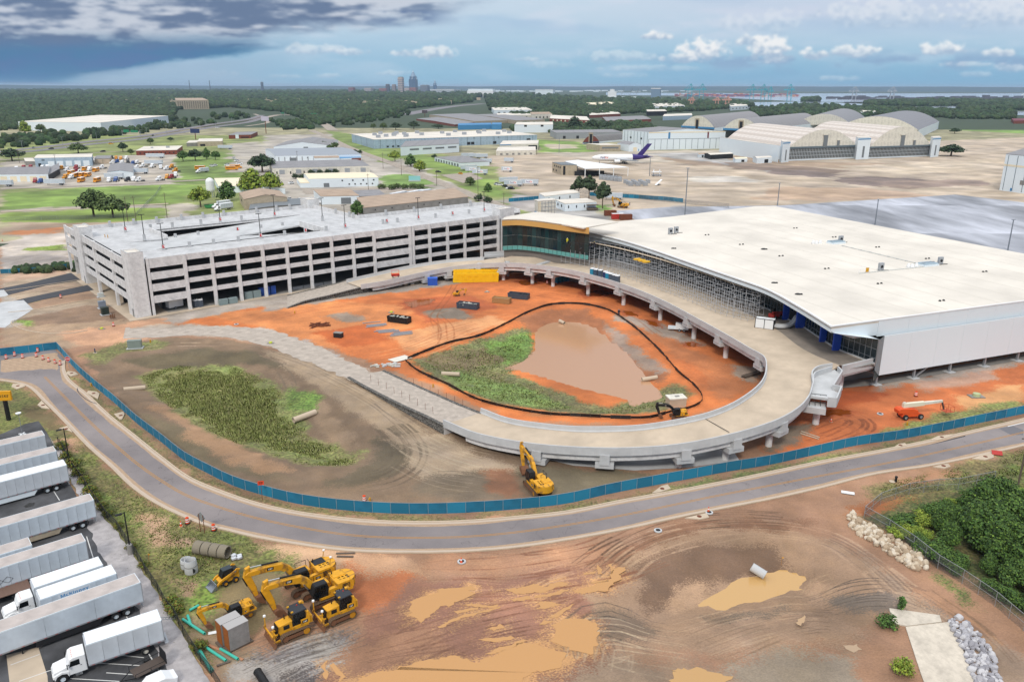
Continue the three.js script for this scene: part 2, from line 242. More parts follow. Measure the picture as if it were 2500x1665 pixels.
const LAND=[
['#8f9a58',0,330,900,330,1300,430,1300,560,900,560,0,560],['#c2b6a8',0,395,130,385,420,375,500,395,440,455,0,460],
['#7d9a44',0,470,130,463,385,450,505,452,420,503,0,512],['#869f45',0,520,412,508,420,530,400,545,0,545],['#7a9446',430,385,540,370,620,395,560,450,430,448],['#b9ae9f',0,510,405,497,412,506,0,517],
['#c3b7a8',410,500,460,496,490,530,560,530,600,560,420,560],['#bdb3a6',560,350,640,345,640,420,560,420],['#bfb5aa',650,330,900,325,1180,500,1180,560,620,560,620,420],
['#84994c',800,318,870,330,1000,378,940,400,830,350],['#78984a',925,430,1000,425,1065,450,1050,460,930,455],['#84a046',960,378,1010,372,1130,400,1240,470,1220,482,1100,430],['#86a449',1120,450,1190,450,1235,476,1180,476],
['#84a44a',1310,340,1400,345,1460,368,1440,375,1320,372],['#c9b9a2',1330,352,1400,352,1412,362,1340,364],
['#c9b49e',1180,380,1300,375,1800,375,2260,345,2500,335,2900,335,2900,620,1500,520,1260,470],['#c9bba9',1330,372,1760,366,1900,385,1500,400],
['#b59a82',1600,385,1760,378,1990,395,2200,400,2100,410,1700,404],['#b4b0ae',1560,375,1700,372,1900,410,1880,420,1740,398],['#9c8474',1750,395,1880,400,2080,418,2010,424,1800,412],['#8f7c76',2030,432,2150,430,2280,440,2160,456,2060,450],['#8a7873',1880,412,2000,420,2080,428,1980,432,1880,424],['#a89084',2100,440,2400,440,2420,452,2200,460],['#c8a88e',1880,455,2100,458,2300,480,2000,490,1850,490],
['#dcd2c6',1690,430,1830,430,1850,445,1700,446],['#d8c3ab',2050,405,2430,390,2440,410,2200,425],
['#86a84e',2210,290,2500,294,2900,300,2900,330,2500,326,2220,312],
['#b7aea8',1560,520,1650,500,1760,505,1700,530,1560,532],['#a98a72',1480,520,1560,515,1640,532,1560,540,1490,540],['#6f9a3e',1455,505,1490,500,1505,510,1470,518],['#a9a5a3',1290,520,1340,505,1450,505,1490,540,1300,545],
['#b9b0ac',1240,470,1320,480,1330,530,1220,500],
['#b49c84',0,545,420,540,420,800,0,830],['#d28a5c',30,562,152,548,152,582,0,592],['#a98e76',40,552,200,542,190,550,60,560],['#cfc0b4',0,580,160,568,170,640,0,660],['#b0a49e',0,628,110,620,175,630,100,660,0,650],['#84a03c',55,606,155,597,158,611,60,612],['#c8a287',30,665,170,655,172,668,0,690],
['#ad917a',10,712,180,690,195,700,20,722],['#b28c70',60,735,215,710,240,728,80,755],['#9a7a62',35,780,210,745,280,748,325,785,230,800,90,810],['#7f9a40',34,783,60,776,90,798,200,800,150,812,70,808],['#8d9a4c',55,735,90,725,180,712,70,740],['#b5a79a',0,690,40,740,30,790,0,850,0,690],
['#b69577',0,800,300,780,420,780,330,840,130,850,0,840],['#d9a07a',130,812,300,790,400,775,420,800,300,845,180,845],
['#dd7d43',400,790,620,740,900,700,1100,672,1400,660,1700,770,1880,890,1880,960,1600,1040,1250,1030,1100,960,900,880,640,800],['#e58f55',500,770,800,735,1000,745,1000,800,800,850,650,800],['#d06a33',760,810,900,790,960,830,830,850],['#e6a06c',950,820,1080,790,1200,770,1240,785,1100,835,1000,860],['#c8673a',980,730,1150,720,1220,750,1040,790],
['#a9917e',790,770,850,762,900,782,850,786],['#93806f',1030,760,1110,748,1160,772,1140,780,1050,776],['#b2a296',640,745,900,690,940,688,950,712,800,735,640,762],['#a79a90',910,690,1110,672,1130,690,960,716],
['#c97b4c',1500,800,1600,810,1700,860,1800,900,1860,935,1760,980,1700,930,1620,840],['#b7a091',1500,765,1620,790,1720,840,1700,850,1600,812,1500,780],['#b8a08e',1780,890,1870,900,1850,935,1790,915],['#cf7440',1560,845,1700,890,1740,950,1690,925,1640,870],
['#bfb0a4',380,770,640,725,950,690,960,700,640,745,420,790],['#c9b6a4',330,800,420,790,560,796,660,805,760,840,900,905,1040,960,1140,1010,1100,1036,1000,985,850,905,740,862,640,838,560,822,420,815,330,822],['#b9afa8',560,800,680,810,800,855,860,890,800,880,700,850,600,822],
['#8b7058',200,880,300,838,420,822,560,828,640,845,740,870,850,912,1000,995,1130,1060,1280,1080,1500,1190,1300,1230,1000,1245,720,1225,520,1160,380,1070,280,975],
['#7f8548',195,870,300,835,420,832,400,850,300,862,240,890],['#6f6148',290,880,460,850,620,858,700,900,600,880,400,890],['#b69a7c',640,850,760,880,900,950,1040,1040,1090,1120,1000,1150,940,1060,800,960,700,900],['#a28468',660,900,800,990,880,1080,850,1110,760,1010],['#6e5f4a',920,1060,1010,1110,960,1165,880,1185,780,1190,900,1130],
['#bda286',990,1070,1090,1060,1180,1110,1280,1150,1150,1180,1020,1170],['#83705c',1050,1160,1200,1150,1240,1215,1100,1225,1000,1200],['#7d6f56',1260,1140,1520,1150,1640,1160,1480,1195,1330,1215],['#a06a4c',1190,1150,1260,1150,1270,1215,1200,1205],
['#bd8f68',360,980,440,990,640,1110,720,1150,640,1160,480,1080],['#7d6c50',320,1000,420,1040,560,1130,740,1185,560,1150,400,1080],['#858f4c',330,905,430,880,560,880,660,925,720,985,760,1060,890,1100,870,1130,740,1130,560,1070,440,1010,370,950],['#6f8f3c',700,940,790,965,760,1000,690,985],
['#7a7c4c',1000,880,1170,825,1290,790,1310,850,1240,900,1480,985,1640,930,1690,960,1640,1000,1400,1012,1180,975,1080,935],['#6f9440',1180,830,1300,800,1300,850,1240,880,1170,870],['#77924a',1060,880,1250,925,1400,980,1300,990,1120,950],['#857251',1010,875,1180,840,1240,870,1100,900],
['#b06f4a',1260,775,1350,752,1430,752,1500,790,1560,850,1640,915,1600,925,1490,860,1390,795,1290,800],['#a98d7c',1470,775,1560,840,1640,910,1600,905,1500,830],['#d98a55',1300,1000,1450,1008,1600,1015,1300,1012],
['#cf7342',1860,1080,2000,950,2150,930,2500,860,2800,800,2800,980,2500,1005,2200,1062,1990,1108,1880,1125],['#c25c2c',1990,960,2120,950,2180,960,2060,1000,1990,1020],['#b9a79a',2120,955,2300,925,2500,890,2800,830,2800,790,2300,905,2140,940],['#dca06c',2330,970,2500,935,2500,990,2360,1000],['#c99a82',2230,935,2420,905,2450,925,2260,955],['#7f8a45',2140,1062,2300,1010,2420,985,2500,980,2500,1000,2300,1045,2150,1075],
['#8d7a68',1860,1040,1990,1030,1960,1070,1880,1110],
['#75733f',160,900,240,960,400,1105,540,1185,720,1240,1000,1265,1250,1255,1500,1215,1880,1140,2200,1082,2500,1018,2500,1030,2180,1100,1880,1160,1380,1252,1000,1278,700,1250,500,1185,320,1060,160,915],['#78894a',300,1030,380,1095,400,1100,330,1050],['#6d7d42',1600,1195,1880,1140,2050,1110,1900,1150,1640,1200],
['#b28263',-200,1100,600,1320,1000,1355,1400,1320,1880,1225,2500,1092,2900,1020,3200,1900,-300,1900],['#747a3c',-100,900,58,944,106,985,159,1038,265,1142,372,1230,500,1286,640,1320,780,1350,700,1400,560,1480,520,1560,480,1640,200,1200,-100,1000],
['#c59a78',340,1250,400,1270,420,1330,370,1345,330,1300],['#c49a7c',400,1300,450,1310,470,1335,410,1340],['#cfa27c',610,1322,860,1350,1010,1360,940,1400,780,1390,690,1360],['#cf9b78',140,1065,190,1075,195,1105,150,1100],['#7c6a44',60,990,140,1010,160,1060,60,1020],['#6c8436',170,1130,260,1200,330,1290,300,1280,230,1200],['#6f8f34',440,1400,570,1430,560,1480,500,1500,440,1470],['#b18a6c',430,1410,480,1415,490,1450,440,1450],['#8f7a52',560,1400,680,1400,700,1480,620,1560,560,1560,520,1500],['#a5886a',470,1500,560,1560,620,1590,560,1665,520,1665],
['#aaa19c',560,1620,700,1565,860,1545,880,1570,740,1665,560,1680],['#7d7674',590,1600,760,1555,860,1530,860,1545,720,1590,620,1622],['#5f5656',690,1640,760,1630,790,1650,690,1665],
['#c4764c',850,1370,1000,1385,1060,1440,960,1500,870,1490,850,1430],['#cf9b74',830,1350,1040,1362,1050,1400,900,1400],['#c38a66',1020,1362,1480,1330,1560,1320,1450,1380,1250,1400,1080,1400],['#a5705a',1000,1420,1250,1410,1500,1370,1480,1480,1400,1560,1150,1640,900,1620,880,1540],['#b6805f',860,1550,1050,1530,1100,1600,900,1665,820,1665],
['#b08a6c',1440,1440,1520,1355,1600,1315,1750,1288,1900,1288,2030,1320,2120,1375,2200,1450,2160,1520,2000,1580,1700,1600,1500,1600,1450,1530],['#99694c',1450,1372,1560,1305,1700,1268,1900,1262,2000,1275,1900,1290,1720,1295,1580,1330,1490,1400],['#876650',1560,1370,1700,1320,1900,1320,1940,1370,1800,1385,1640,1440,1560,1470],['#8b715c',1440,1500,1540,1480,1620,1540,1560,1570,1450,1560],['#c49a78',1650,1400,1740,1390,1720,1440,1630,1480],['#c49a7a',1990,1385,2060,1420,2080,1450,2000,1460],['#857468',2040,1440,2170,1450,2300,1480,2310,1500,2160,1500,2050,1470],['#bd9576',1700,1520,1900,1470,2060,1500,2100,1560,1900,1590,1700,1590],['#85705e',1700,1490,1850,1470,1960,1450,1940,1470,1800,1500],
['#b3937a',2080,1330,2300,1500,2500,1600,2600,1700,2300,1700,2280,1560,2200,1490],['#a8673f',2060,1235,2200,1205,2280,1220,2240,1245,2100,1265],['#7b7442',2100,1190,2300,1150,2500,1095,2700,1060,2700,1300,2500,1210,2380,1190,2260,1210,2160,1222],['#b07c5a',2180,1175,2330,1145,2340,1165,2210,1195],['#6b7c38',2250,1195,2400,1170,2460,1130,2500,1140,2500,1200,2360,1195],
['#4e5a2c',2110,1265,2200,1225,2300,1200,2420,1190,2700,1240,2700,1560,2500,1500,2300,1370],['#5f7436',2270,1380,2340,1420,2400,1480,2350,1460],['#a88a70',1100,1640,1500,1600,1700,1640,1700,1800,1000,1800],['#a9957f',1880,1590,2080,1600,2100,1700,1700,1700,1760,1620],
];
const TRACKS=[
['#8e4a22',.5,2,2.2,.5,1065,800,1060,770,1085,735,1110,695],['#a04e20',.5,2,2.2,.5,1080,830,1075,790,1055,770,1100,750],['#7c3c1c',.45,2,2.4,.5,990,890,1080,845,1090,800,1060,770],['#b8562a',.5,7,8,.4,620,780,800,745,1000,730,1100,725],['#f0ad78',.5,8,9,.5,900,880,1050,845,1150,800,1250,770],['#b5562a',.5,8,8,.4,880,870,1000,850,1090,815,1180,790],['#a85428',.45,4,5,.4,1290,715,1420,735,1520,765,1600,820],['#9a4c26',.4,3,5,.4,1250,700,1330,720,1440,735,1560,790],
['#c96a36',.5,6,6,.4,1560,830,1650,880,1720,920,1760,950],['#8f4a2a',.5,5,5,.35,1990,1040,2060,1010,2100,1030,2040,1070,1960,1090],['#8a4526',.5,4,4,.35,1960,1060,2040,1030,2090,1050,2000,1085],
['#84705c',.6,6,7,.45,640,856,760,890,900,960,1040,1060],['#c7ad90',.5,4,5,.5,650,862,780,905,920,980,1080,1075],['#7a6754',.6,2,2.2,.5,645,870,690,905,708,945,690,930],['#60513f',.5,9,6,.3,880,1178,940,1168,985,1140,1000,1105,985,1070,950,1035],['#cdb598',.5,9,9,.3,1000,1060,1060,1095,1130,1120,1200,1135,1270,1140],['#6e5e4c',.4,8,7,.3,1010,1190,1070,1178,1130,1180,1190,1195],['#d8c2a4',.4,9,9,.4,1010,1120,1070,1150,1130,1165,1200,1170],
['#8a5238',.5,10,12,.3,1040,1410,1250,1400,1450,1370,1600,1310],['#d09a76',.4,8,10,.3,1060,1390,1280,1385,1450,1350],['#86563f',.45,10,10,.25,900,1560,1100,1520,1300,1480,1420,1420],['#7a4c38',.4,8,8,.25,950,1640,1100,1560,1250,1520,1390,1500],
['#5f5650',.5,12,7,.2,590,1625,700,1580,820,1550,900,1520],['#c5bfba',.45,8,6,.3,640,1650,740,1600,840,1565],
['#6c4c38',.55,7,5,.22,1440,1390,1520,1330,1640,1285,1800,1265,1960,1272],['#cda583',.45,6,5,.25,1470,1410,1560,1335,1700,1295,1880,1285,2020,1310,2120,1370,2200,1440],['#7d6350',.5,5,3,.2,1950,1290,2050,1325,2130,1380,2220,1460],
['#5a4a40',.55,9,7,.2,1450,1600,1440,1540,1480,1520,1600,1550],['#d8bc98',.4,9,8,.25,1460,1620,1480,1560,1580,1580,1700,1600],['#5d4f46',.6,9,6,.18,2010,1455,2100,1440,2200,1450,2310,1490],['#d6b08c',.5,8,8,.3,1690,1560,1800,1520,1950,1480,2050,1490],['#8b6a50',.5,8,8,.2,1720,1580,1850,1530,1990,1500,2090,1530],
['#c9a27c',.5,6,3,.3,1990,1430,2020,1400,2040,1400],['#e0c2a0',.4,3,3,.25,300,860,420,840,540,840],['#a07a5c',.4,6,5,.3,250,770,180,785,100,790],['#efe3d6',.3,3,4,.4,400,800,560,805,700,845,900,930],['#9f9288',.35,4,5,.4,420,806,560,812,720,860,950,960],
['#c08858',.4,4,3,.3,2290,1470,2400,1560,2480,1620],['#7f5f48',.4,6,5,.25,2250,1450,2380,1540,2470,1640],
['#6d5e5c',.3,10,30,3,1650,400,1800,402,2000,420,2200,432,2400,445],['#e2cdb6',.35,6,25,1.5,1700,430,1900,450,2100,470],['#6b5a56',.3,8,22,2.5,1850,410,2000,425,2150,445,2300,450],['#8d6a52',.3,8,20,1.5,1950,455,2100,470,2250,480],
];
function crest(l,n,spread,q){const o=[];for(let k=0;k<n;k++){const off=n>1?(k/(n-1)-.5)*spread+(q()-.5)*spread/n:0,w=q()*100,a=offset(l,off);o.push(a.map((p,i)=>V(p.x+(vn(i*.13+w,k)-.5)*spread*.2,0,p.z+(vn(i*.13+w,k+40)-.5)*spread*.2)));}return o;}
const PUD=0xb88852,PUDS=[
[PUD,.5,996,1500,998,1478,1040,1455,1090,1440,1140,1432,1165,1450,1130,1462,1100,1468,1080,1480,1050,1500,1020,1514],
[PUD,.5,860,1668,880,1650,950,1635,1040,1610,1130,1595,1160,1620,1200,1600,1260,1575,1320,1570,1400,1600,1380,1625,1320,1645,1250,1690,900,1710],
[PUD,.4,1350,1520,1385,1512,1440,1520,1462,1550,1460,1590,1440,1598,1400,1585,1340,1560,1355,1545],
[PUD,.35,1230,1438,1300,1430,1380,1418,1400,1422,1360,1438,1290,1450,1235,1446],
[PUD,.3,1395,1442,1450,1432,1485,1410,1500,1390,1530,1380,1500,1425,1480,1442,1420,1450],
[PUD,.3,1305,1470,1340,1468,1372,1472,1340,1485,1310,1488],
[PUD,.2,1340,1505,1380,1482,1395,1470,1390,1490,1360,1506],
[0xb48c58,.4,1640,1625,1700,1630,1780,1655,1760,1680,1630,1670],
[0xb0906c,.2,1950,1520,1968,1502,1972,1515,1955,1528],
[0xa68c70,.2,2055,1575,2090,1572,2108,1585,2080,1596],
[0x94501f,.5,985,740,1020,732,1060,730,1050,742,1000,752],
[0x703818,.5,1425,715,1460,708,1500,716,1470,724,1430,724],
[0x8e4a1c,.3,1520,758,1545,760,1560,772,1530,768],
[0x8e4a1c,.3,1575,780,1600,785,1615,798,1590,794],
[0x8e4a1c,.3,1670,836,1700,838,1700,848,1680,845],
[0x844618,.3,1258,686,1300,684,1320,692,1280,697],
[0x7e3f16,.5,2000,1005,2040,998,2090,1004,2060,1014,2010,1018],
[PUD,.22,1180,1595,1215,1585,1280,1562,1285,1568,1220,1592],
[PUD,.22,1165,1560,1250,1556,1262,1562,1200,1568],
[PUD,.22,1130,1480,1215,1485,1222,1478,1150,1474],
[PUD,.22,1065,1532,1130,1502,1225,1482,1228,1486,1130,1508,1068,1536],
[PUD,.22,1190,1535,1225,1520,1232,1532,1205,1542],
[PUD,.22,1320,1515,1345,1512,1340,1522,1322,1525],
[PUD,.22,1430,1400,1450,1396,1452,1402,1432,1405],
[PUD,.22,1455,1380,1465,1378,1466,1402,1458,1406],
[PUD,.22,1492,1378,1502,1376,1503,1400,1494,1402],
[PUD,.22,1445,1422,1480,1415,1482,1420,1450,1428],
[PUD,.22,1300,1455,1390,1440,1392,1446,1305,1460],
[PUD,.22,780,1630,792,1610,800,1640,790,1665],
[PUD,.22,810,1625,822,1620,840,1655,832,1668],
[PUD,.22,1240,1462,1290,1455,1295,1462,1250,1470],
[PUD,.22,1110,1495,1170,1482,1172,1488,1115,1500],
];
const grow=(p,k)=>{const c=p.reduce((s,q)=>s.add(q),V(0,0,0)).multiplyScalar(1/p.length);return p.map((q)=>q.clone().sub(c).multiplyScalar(k).add(c));};
for(const q of PUDS)q.pts=pl(q.slice(2));
const LANDW=[...LAND.map(([c,...a])=>[c,pl(a)]),...PUDS.flatMap((q)=>q[0]===PUD?[['#99684f',grow(q.pts,1.35)],['#d39f6c',grow(q.pts,1.16)]]:[[q.pts[0].z>-135?'#a9866a':'#b4572c',grow(q.pts,1.3)]])],TRACKW=TRACKS.map(([c,al,n,s,w,...a],i)=>[c,al,w,crest(smooth(pl(a),s>15?8:1.5),n,s,rngOf(i+5))]);
function groundMaps(x0,x1,z0,z1,W,H,fine){
const w2=W>>1,h2=H>>1,cv=document.createElement('canvas'),tv=document.createElement('canvas');cv.width=w2;cv.height=h2;tv.width=W;tv.height=H;
const c=cv.getContext('2d'),t=tv.getContext('2d');
c.fillStyle=fine?'#b28263':'#a39c78';c.fillRect(0,0,w2,h2);
for(const[col,p]of LANDW){c.fillStyle=col;c.beginPath();p.forEach((q,i)=>c[i?'lineTo':'moveTo']((q.x-x0)/(x1-x0)*w2,(q.z-z1)/(z0-z1)*h2));c.fill();}
const kx=W/(x1-x0),kz=H/(z0-z1);
t.lineCap='round';
for(const[col,al,w,ls]of TRACKW){t.strokeStyle=col;for(const l of ls)for(let i=0;i+3<l.length;i+=3){const a=al*(.3+1.2*vn(i*.21,l.length+w*9));const ds=fine&&w<.36&&(i/3)%2?.34*kx:0;t.setLineDash(ds?[ds*.55,ds*.45]:[]);t.globalAlpha=Math.min(1,a*(ds?1.15:.8));t.lineWidth=Math.max(1,w*kx*(ds?2:.8));t.beginPath();for(let k=0;k<4;k++)t[k?'lineTo':'moveTo']((l[i+k].x-x0)*kx,(l[i+k].z-z1)*kz);t.stroke();}}
const A=c.getImageData(0,0,w2,h2).data,Tk=t.getImageData(0,0,W,H).data,out=new Uint8Array(W*H*4),bump=fine?new Uint8Array(W*H):null;
for(let j=0;j<H;j++)for(let i=0;i<W;i++){
const x=x0+(i+.5)/kx,z=z1+(j+.5)/kz,k=(j*W+i)*4,far=fine?1:5;
const n1=fbm(x/(3.1*far)+7,z/(3.1*far)+3,4),n2=fbm(x/(3.3*far)+97,z/(3.3*far)+63,4),n3=vn(x*(fine?5.5:1.1),z*(fine?5.5:1.1)),n4=fbm(x/14+31,z/11+81,4);
const rn=NT[(i*3571+j*7717+11)&65535]-.5,rm=NT[(i*1597+j*6173+77)&65535]-.5,mx=x+(n1-.5)*4*far+rn*1.9,mz=z+(n2-.5)*4*far+rm*1.9;
const si=Math.max(0,Math.min(w2-1,((mx-x0)/(x1-x0)*w2)|0)),sj=Math.max(0,Math.min(h2-1,((mz-z1)/(z0-z1)*h2)|0)),q=(sj*w2+si)*4;
let r=A[q],g=A[q+1],b=A[q+2];
const green=g-r;
if(green>-8&&fine){
const e=sm(.42,.66,n1*.55+n3*.45),m=green>18?.35:.8;r=mix(r,148,e*m*.7);g=mix(g,122,e*m*.6);b=mix(b,86,e*m*.6);
const d=.74+.52*vn(x*3.3+9,z*3.3+4);r*=d;g*=d*(1+.1*(n2-.5));b*=d;
}else if(green>-8){const d=.86+.3*n2;r*=d;g*=d;b*=d;}
const ta=Tk[k+3]/255*(.55+.9*n3);r=mix(r,Tk[k],Math.min(1,ta));g=mix(g,Tk[k+1],Math.min(1,ta));b=mix(b,Tk[k+2],Math.min(1,ta));
{const L=r*.35+g*.5+b*.15,k=g>r?.1:r-b>100?.02:.16;r=mix(r,L,k)+6;g=mix(g,L,k)+5;b=mix(b,L,k)+2;}
const f=(.8+.4*n4)*(.87+.26*n2)*(fine?.93+.14*NT[(i*733+j*9973)&65535]:.97+.06*n3);
out[k]=clamp8(r*f);out[k+1]=clamp8(g*f*(1.01-.02*n1));out[k+2]=clamp8(b*f*(1.04-.08*n1));out[k+3]=255;
if(bump)bump[j*W+i]=clamp8(120+120*(fbm(x*1.3,z*1.3,4)-.5)+60*(n3-.5)-Tk[k+3]*.25);
}
const mk=(d,srgb)=>{const q=new THREE.DataTexture(d,W,H,d.length===W*H?THREE.RedFormat:THREE.RGBAFormat);q.magFilter=THREE.LinearFilter;if(srgb)q.colorSpace=THREE.SRGBColorSpace;q.needsUpdate=true;return q;};
const g3=bump&&new Uint8Array(W*H*4);if(bump)for(let i=0;i<W*H;i++){g3[4*i]=g3[4*i+1]=g3[4*i+2]=bump[i];g3[4*i+3]=255;}
return{map:mk(out,true),bump:g3&&mk(g3,false)};
}
function groundMesh(name,x0,x1,z0,z1,nx,nz,maps,relief){
const P=[],U=[],I=[];
for(let j=0;j<=nz;j++)for(let i=0;i<=nx;i++){const x=mix(x0,x1,i/nx),z=mix(z1,z0,j/nz);P.push(x,relief?hgt(x,z):-.09,z);U.push(i/nx,j/nz);}
for(let j=0;j<nz;j++)for(let i=0;i<nx;i++){const a=j*(nx+1)+i,b=a+1,c=a+nx+1,d=c+1;I.push(a,c,b,b,c,d);}
const m=new THREE.MeshStandardMaterial({map:maps.map,roughness:.95,color:new THREE.Color().setScalar(1/BRIGHT)});
if(maps.bump){m.bumpMap=maps.bump;m.bumpScale=.2;}
return struct(name,bufg(P,U,I),m);
}
groundMesh('ground',-125,135,-56,-168,260,150,groundMaps(-125,135,-56,-168,2048,1600,true),true);
groundMesh('ground',-210,250,-168,-330,230,100,groundMaps(-210,250,-168,-330,2048,1200,true),true);
groundMesh('terrain',-900,1100,-330,-1300,4,4,groundMaps(-900,1100,-330,-1300,1536,1024,false),false);
{
const far=mat(0x3c4a33,.95,0,{key:'far',map:scaled(T_MOT,300)}),g=[];
const Q=(x0,x1,z0,z1)=>{const k=(z0-z1)>5000?40000:0;return sheet([V(x0,0,z0),V(x1,0,z0),V(x1,0,z1),V(x0,0,z1)],-.12);};
g.push(Q(-60000,60000,-1300,-60000),Q(-60000,-900,60000,-1300),Q(1100,60000,60000,-1300),Q(-900,1100,60000,-56),Q(-900,-210,-56,-330),Q(250,1100,-56,-330),Q(-210,-125,-56,-168),Q(135,250,-56,-168));
struct('land',g,far);
}
const waterMat=(hex,r=.07)=>mat(hex,r,0,{key:'wat',bumpMap:scaled(T_BUMP,6),bumpScale:.004});
for(const[hex,jag,...a]of PUDS){
const l=straight(grow(pl(a.concat(a.slice(0,2)),-.015),.97),.4);l.pop();
struct('puddle',sheet(l.map((p)=>V(p.x+((fbm(p.x*.5+9,p.z*.8,4)-.5)*6+(vn(p.x*2.2,p.z*3.1)-.5)*1.9)*jag,0,p.z+((fbm(p.x*.7+70,p.z*.7+33,4)-.5)*4+(vn(p.x*2.6+5,p.z*2.2)-.5)*1.3)*jag)),-.015),waterMat(hex,.05));
}
struct('pond',sheet(pl([1215,905,1290,870,1300,790,1350,776,1440,782,1560,860,1660,980,1560,1010,1450,975],POND_Y),POND_Y),waterMat(0xb58c6c,.1));
struct('puddle',sheet(pl([1690,1490,1760,1430,1850,1380,1980,1380,2010,1420,1900,1470,1790,1510],BOWL_Y),BOWL_Y),waterMat(0xbd9660,.1));
// ---------- the car park: a concrete frame of five decks ----------
const GO=G(332,777),GD=V(.76756,0,-.64097),GQ=V(-.64097,0,-.76756),GT=Math.atan2(.64097,.76756);
const Q=(s,d,h=0)=>V(GO.x+GD.x*s+GQ.x*d,h,GO.z+GD.z*s+GQ.z*d);
{
const g=thing('parking_garage','long grey concrete five-level parking garage with black open bays, left of the white roof','parking garage',GO,GT);
const bx=(s0,s1,d0,d1,h0,h1)=>B(s1-s0,h1-h0,d1-d0,(s0+s1)/2,h0,-(d0+d1)/2);
const DK=15.2,cols=[15.1,23,30.8,38.7,46.6,54.4,62.1,70,78],cols2=[93.6,100.6,108.4,116.2,124,132];
for(const h of[.02,5,8.45,11.8])part('floor_slab',[bx(.6,133,.6,33.5,h-.35,h),bx(.6,90.6,33.5,71.5,h-.35,h)],M.concDark,g);  // floors use the dark concrete, deep interior shade put into their colour
part('roof_deck',[bx(.3,134,.3,17.5,DK-.4,DK),bx(.3,10,17.5,36.5,DK-.4,DK),bx(.3,22,36.5,56,DK-.4,DK),bx(.3,90.7,56,71.7,DK-.4,DK),bx(68.5,134,17.5,36.5,DK-.4,DK),bx(78,90.7,36.5,56,DK-.4,DK),bx(134,149.6,8,33.7,DK-.4,DK)],mat(0xc2c2c3,.9,0,{key:'dk',map:scaled(T_STREAK,12)}),g);
const slope=(s0,s1,d0,d1,h0,h1)=>prism([V(s0,0,-d0),V(s1,0,-d0),V(s1,0,-d1),V(s0,0,-d1)],11.3,0).clone()&&ribbon([V(s0,h0,-d0),V(s1,h1,-d0)],[V(s0,h0,-d1),V(s1,h1,-d1)]);
part('ramp',[slope(10,68.5,17.6,36.3,DK-.01,11.95),slope(10,68.5,17.6,36.3,DK-.4,11.55)],M.concNew,g);
const rampB=[slope(22,78,36.6,55.8,11.95,DK-.01),slope(22,78,36.6,55.8,11.5,DK-.42)];
for(const d of[36.6,55.8])rampB.push(ribbon([V(22,11.95,-d),V(78,DK,-d)],[V(22,11.4,-d),V(78,DK-.5,-d)]));
part('ramp',rampB,M.concNew,g);
part('ramp_wall',bx(21.8,22.1,36.6,56,DK-.5,DK+1.1),M.conc,g);part('ramp_wall',bx(68.3,68.6,17.6,36.4,DK-1,DK+1.1),M.conc,g);
part('deck_edge',[bx(10,68.5,17.2,17.5,DK-.9,DK+.12),bx(22,78,56,56.3,DK-.9,DK+.12)],M.conc,g);
const col=(s,d,w=.95,dep=.7,h=16.55)=>part('column',bx(s-w/2,s+w/2,d-.22,d+dep-.22,0,h),M.conc,g);
col(4.9,.1,.8);
for(const s of[...cols,92.4,...cols2])col(s,-.1);
const edges=[4.9,...cols,92.4,...cols2];
const std=[[14.75,16.5],[11.35,12.75],[8,9.35],[4.5,5.85]],deep=[[13.7,16.5],[10.3,12.4],[6.9,9],[3.5,5.6]];
for(let i=0;i+1<edges.length;i++){
if(edges[i+1]-edges[i]<2){part('joint_wall',bx(edges[i]+.48,edges[i+1]-.48,.25,.4,0,16.4),M.conc,g);continue;}
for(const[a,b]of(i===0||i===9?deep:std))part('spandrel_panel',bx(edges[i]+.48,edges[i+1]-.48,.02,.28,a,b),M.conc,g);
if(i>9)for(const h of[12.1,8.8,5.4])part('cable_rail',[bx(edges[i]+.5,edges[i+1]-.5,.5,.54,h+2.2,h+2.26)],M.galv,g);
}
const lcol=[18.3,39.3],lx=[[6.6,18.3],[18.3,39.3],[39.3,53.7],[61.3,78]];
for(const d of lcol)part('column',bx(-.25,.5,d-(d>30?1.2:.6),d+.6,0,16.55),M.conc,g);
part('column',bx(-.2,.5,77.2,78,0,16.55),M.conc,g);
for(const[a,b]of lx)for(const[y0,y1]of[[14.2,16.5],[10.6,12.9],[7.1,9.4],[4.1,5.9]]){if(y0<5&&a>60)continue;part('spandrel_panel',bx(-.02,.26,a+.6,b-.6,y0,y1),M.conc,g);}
part('wall',bx(.9,1.2,7,53,5,16.2),M.dark,g);part('wall',bx(9,9.3,7,71,0,15),M.concDark,g);  // near-black sheet behind the left openings paints the shade inside
part('wall',[bx(.3,90.6,71.7,72,0,16.4),bx(90.7,91,33.7,72,0,16.4),bx(91,149.6,33.7,34,0,16.4),bx(149.6,149.9,8,34,0,16.4),bx(133.7,134,0,8,0,15.2)],M.conc,g);
part('bay_shade_backing',bx(2,132,20,20.3,.1,15),M.dark,g);  // near-black sheet across the bays, interior shade painted as a surface
const tower=(s0,s1,d0,d1,h)=>{
const lev=[0,3.2,6.6,10,13.4,h];
for(let i=0;i<5;i++)part('tower_panel',[bx(s0,s1,d0,d0+.25,lev[i]+.03,lev[i+1]),bx(s0,s0+.25,d0+.26,d1,lev[i]+.03,lev[i+1]),bx(s1-.25,s1,d0+.26,d1,lev[i]+.03,lev[i+1]),bx(s0+.26,s1-.26,d1-.25,d1,lev[i]+.03,lev[i+1])],M.conc,g);
const r=part('tower_roof',bx(s0+.25,s1-.25,d0+.25,d1-.25,h-.6,h-.4),M.roofWhite,g);
part('roof_hatch',bx(s1-1.4,s1-.7,d0+1,d0+1.8,h-.4,h-.2),M.dark,r);part('coping',[bx(s0-.05,s1+.05,d0-.05,d0+.3,h,h+.06),bx(s0-.05,s0+.3,d0+.3,d1,h,h+.06),bx(s1-.3,s1+.05,d0+.3,d1,h,h+.06)],M.concNew,r);
};
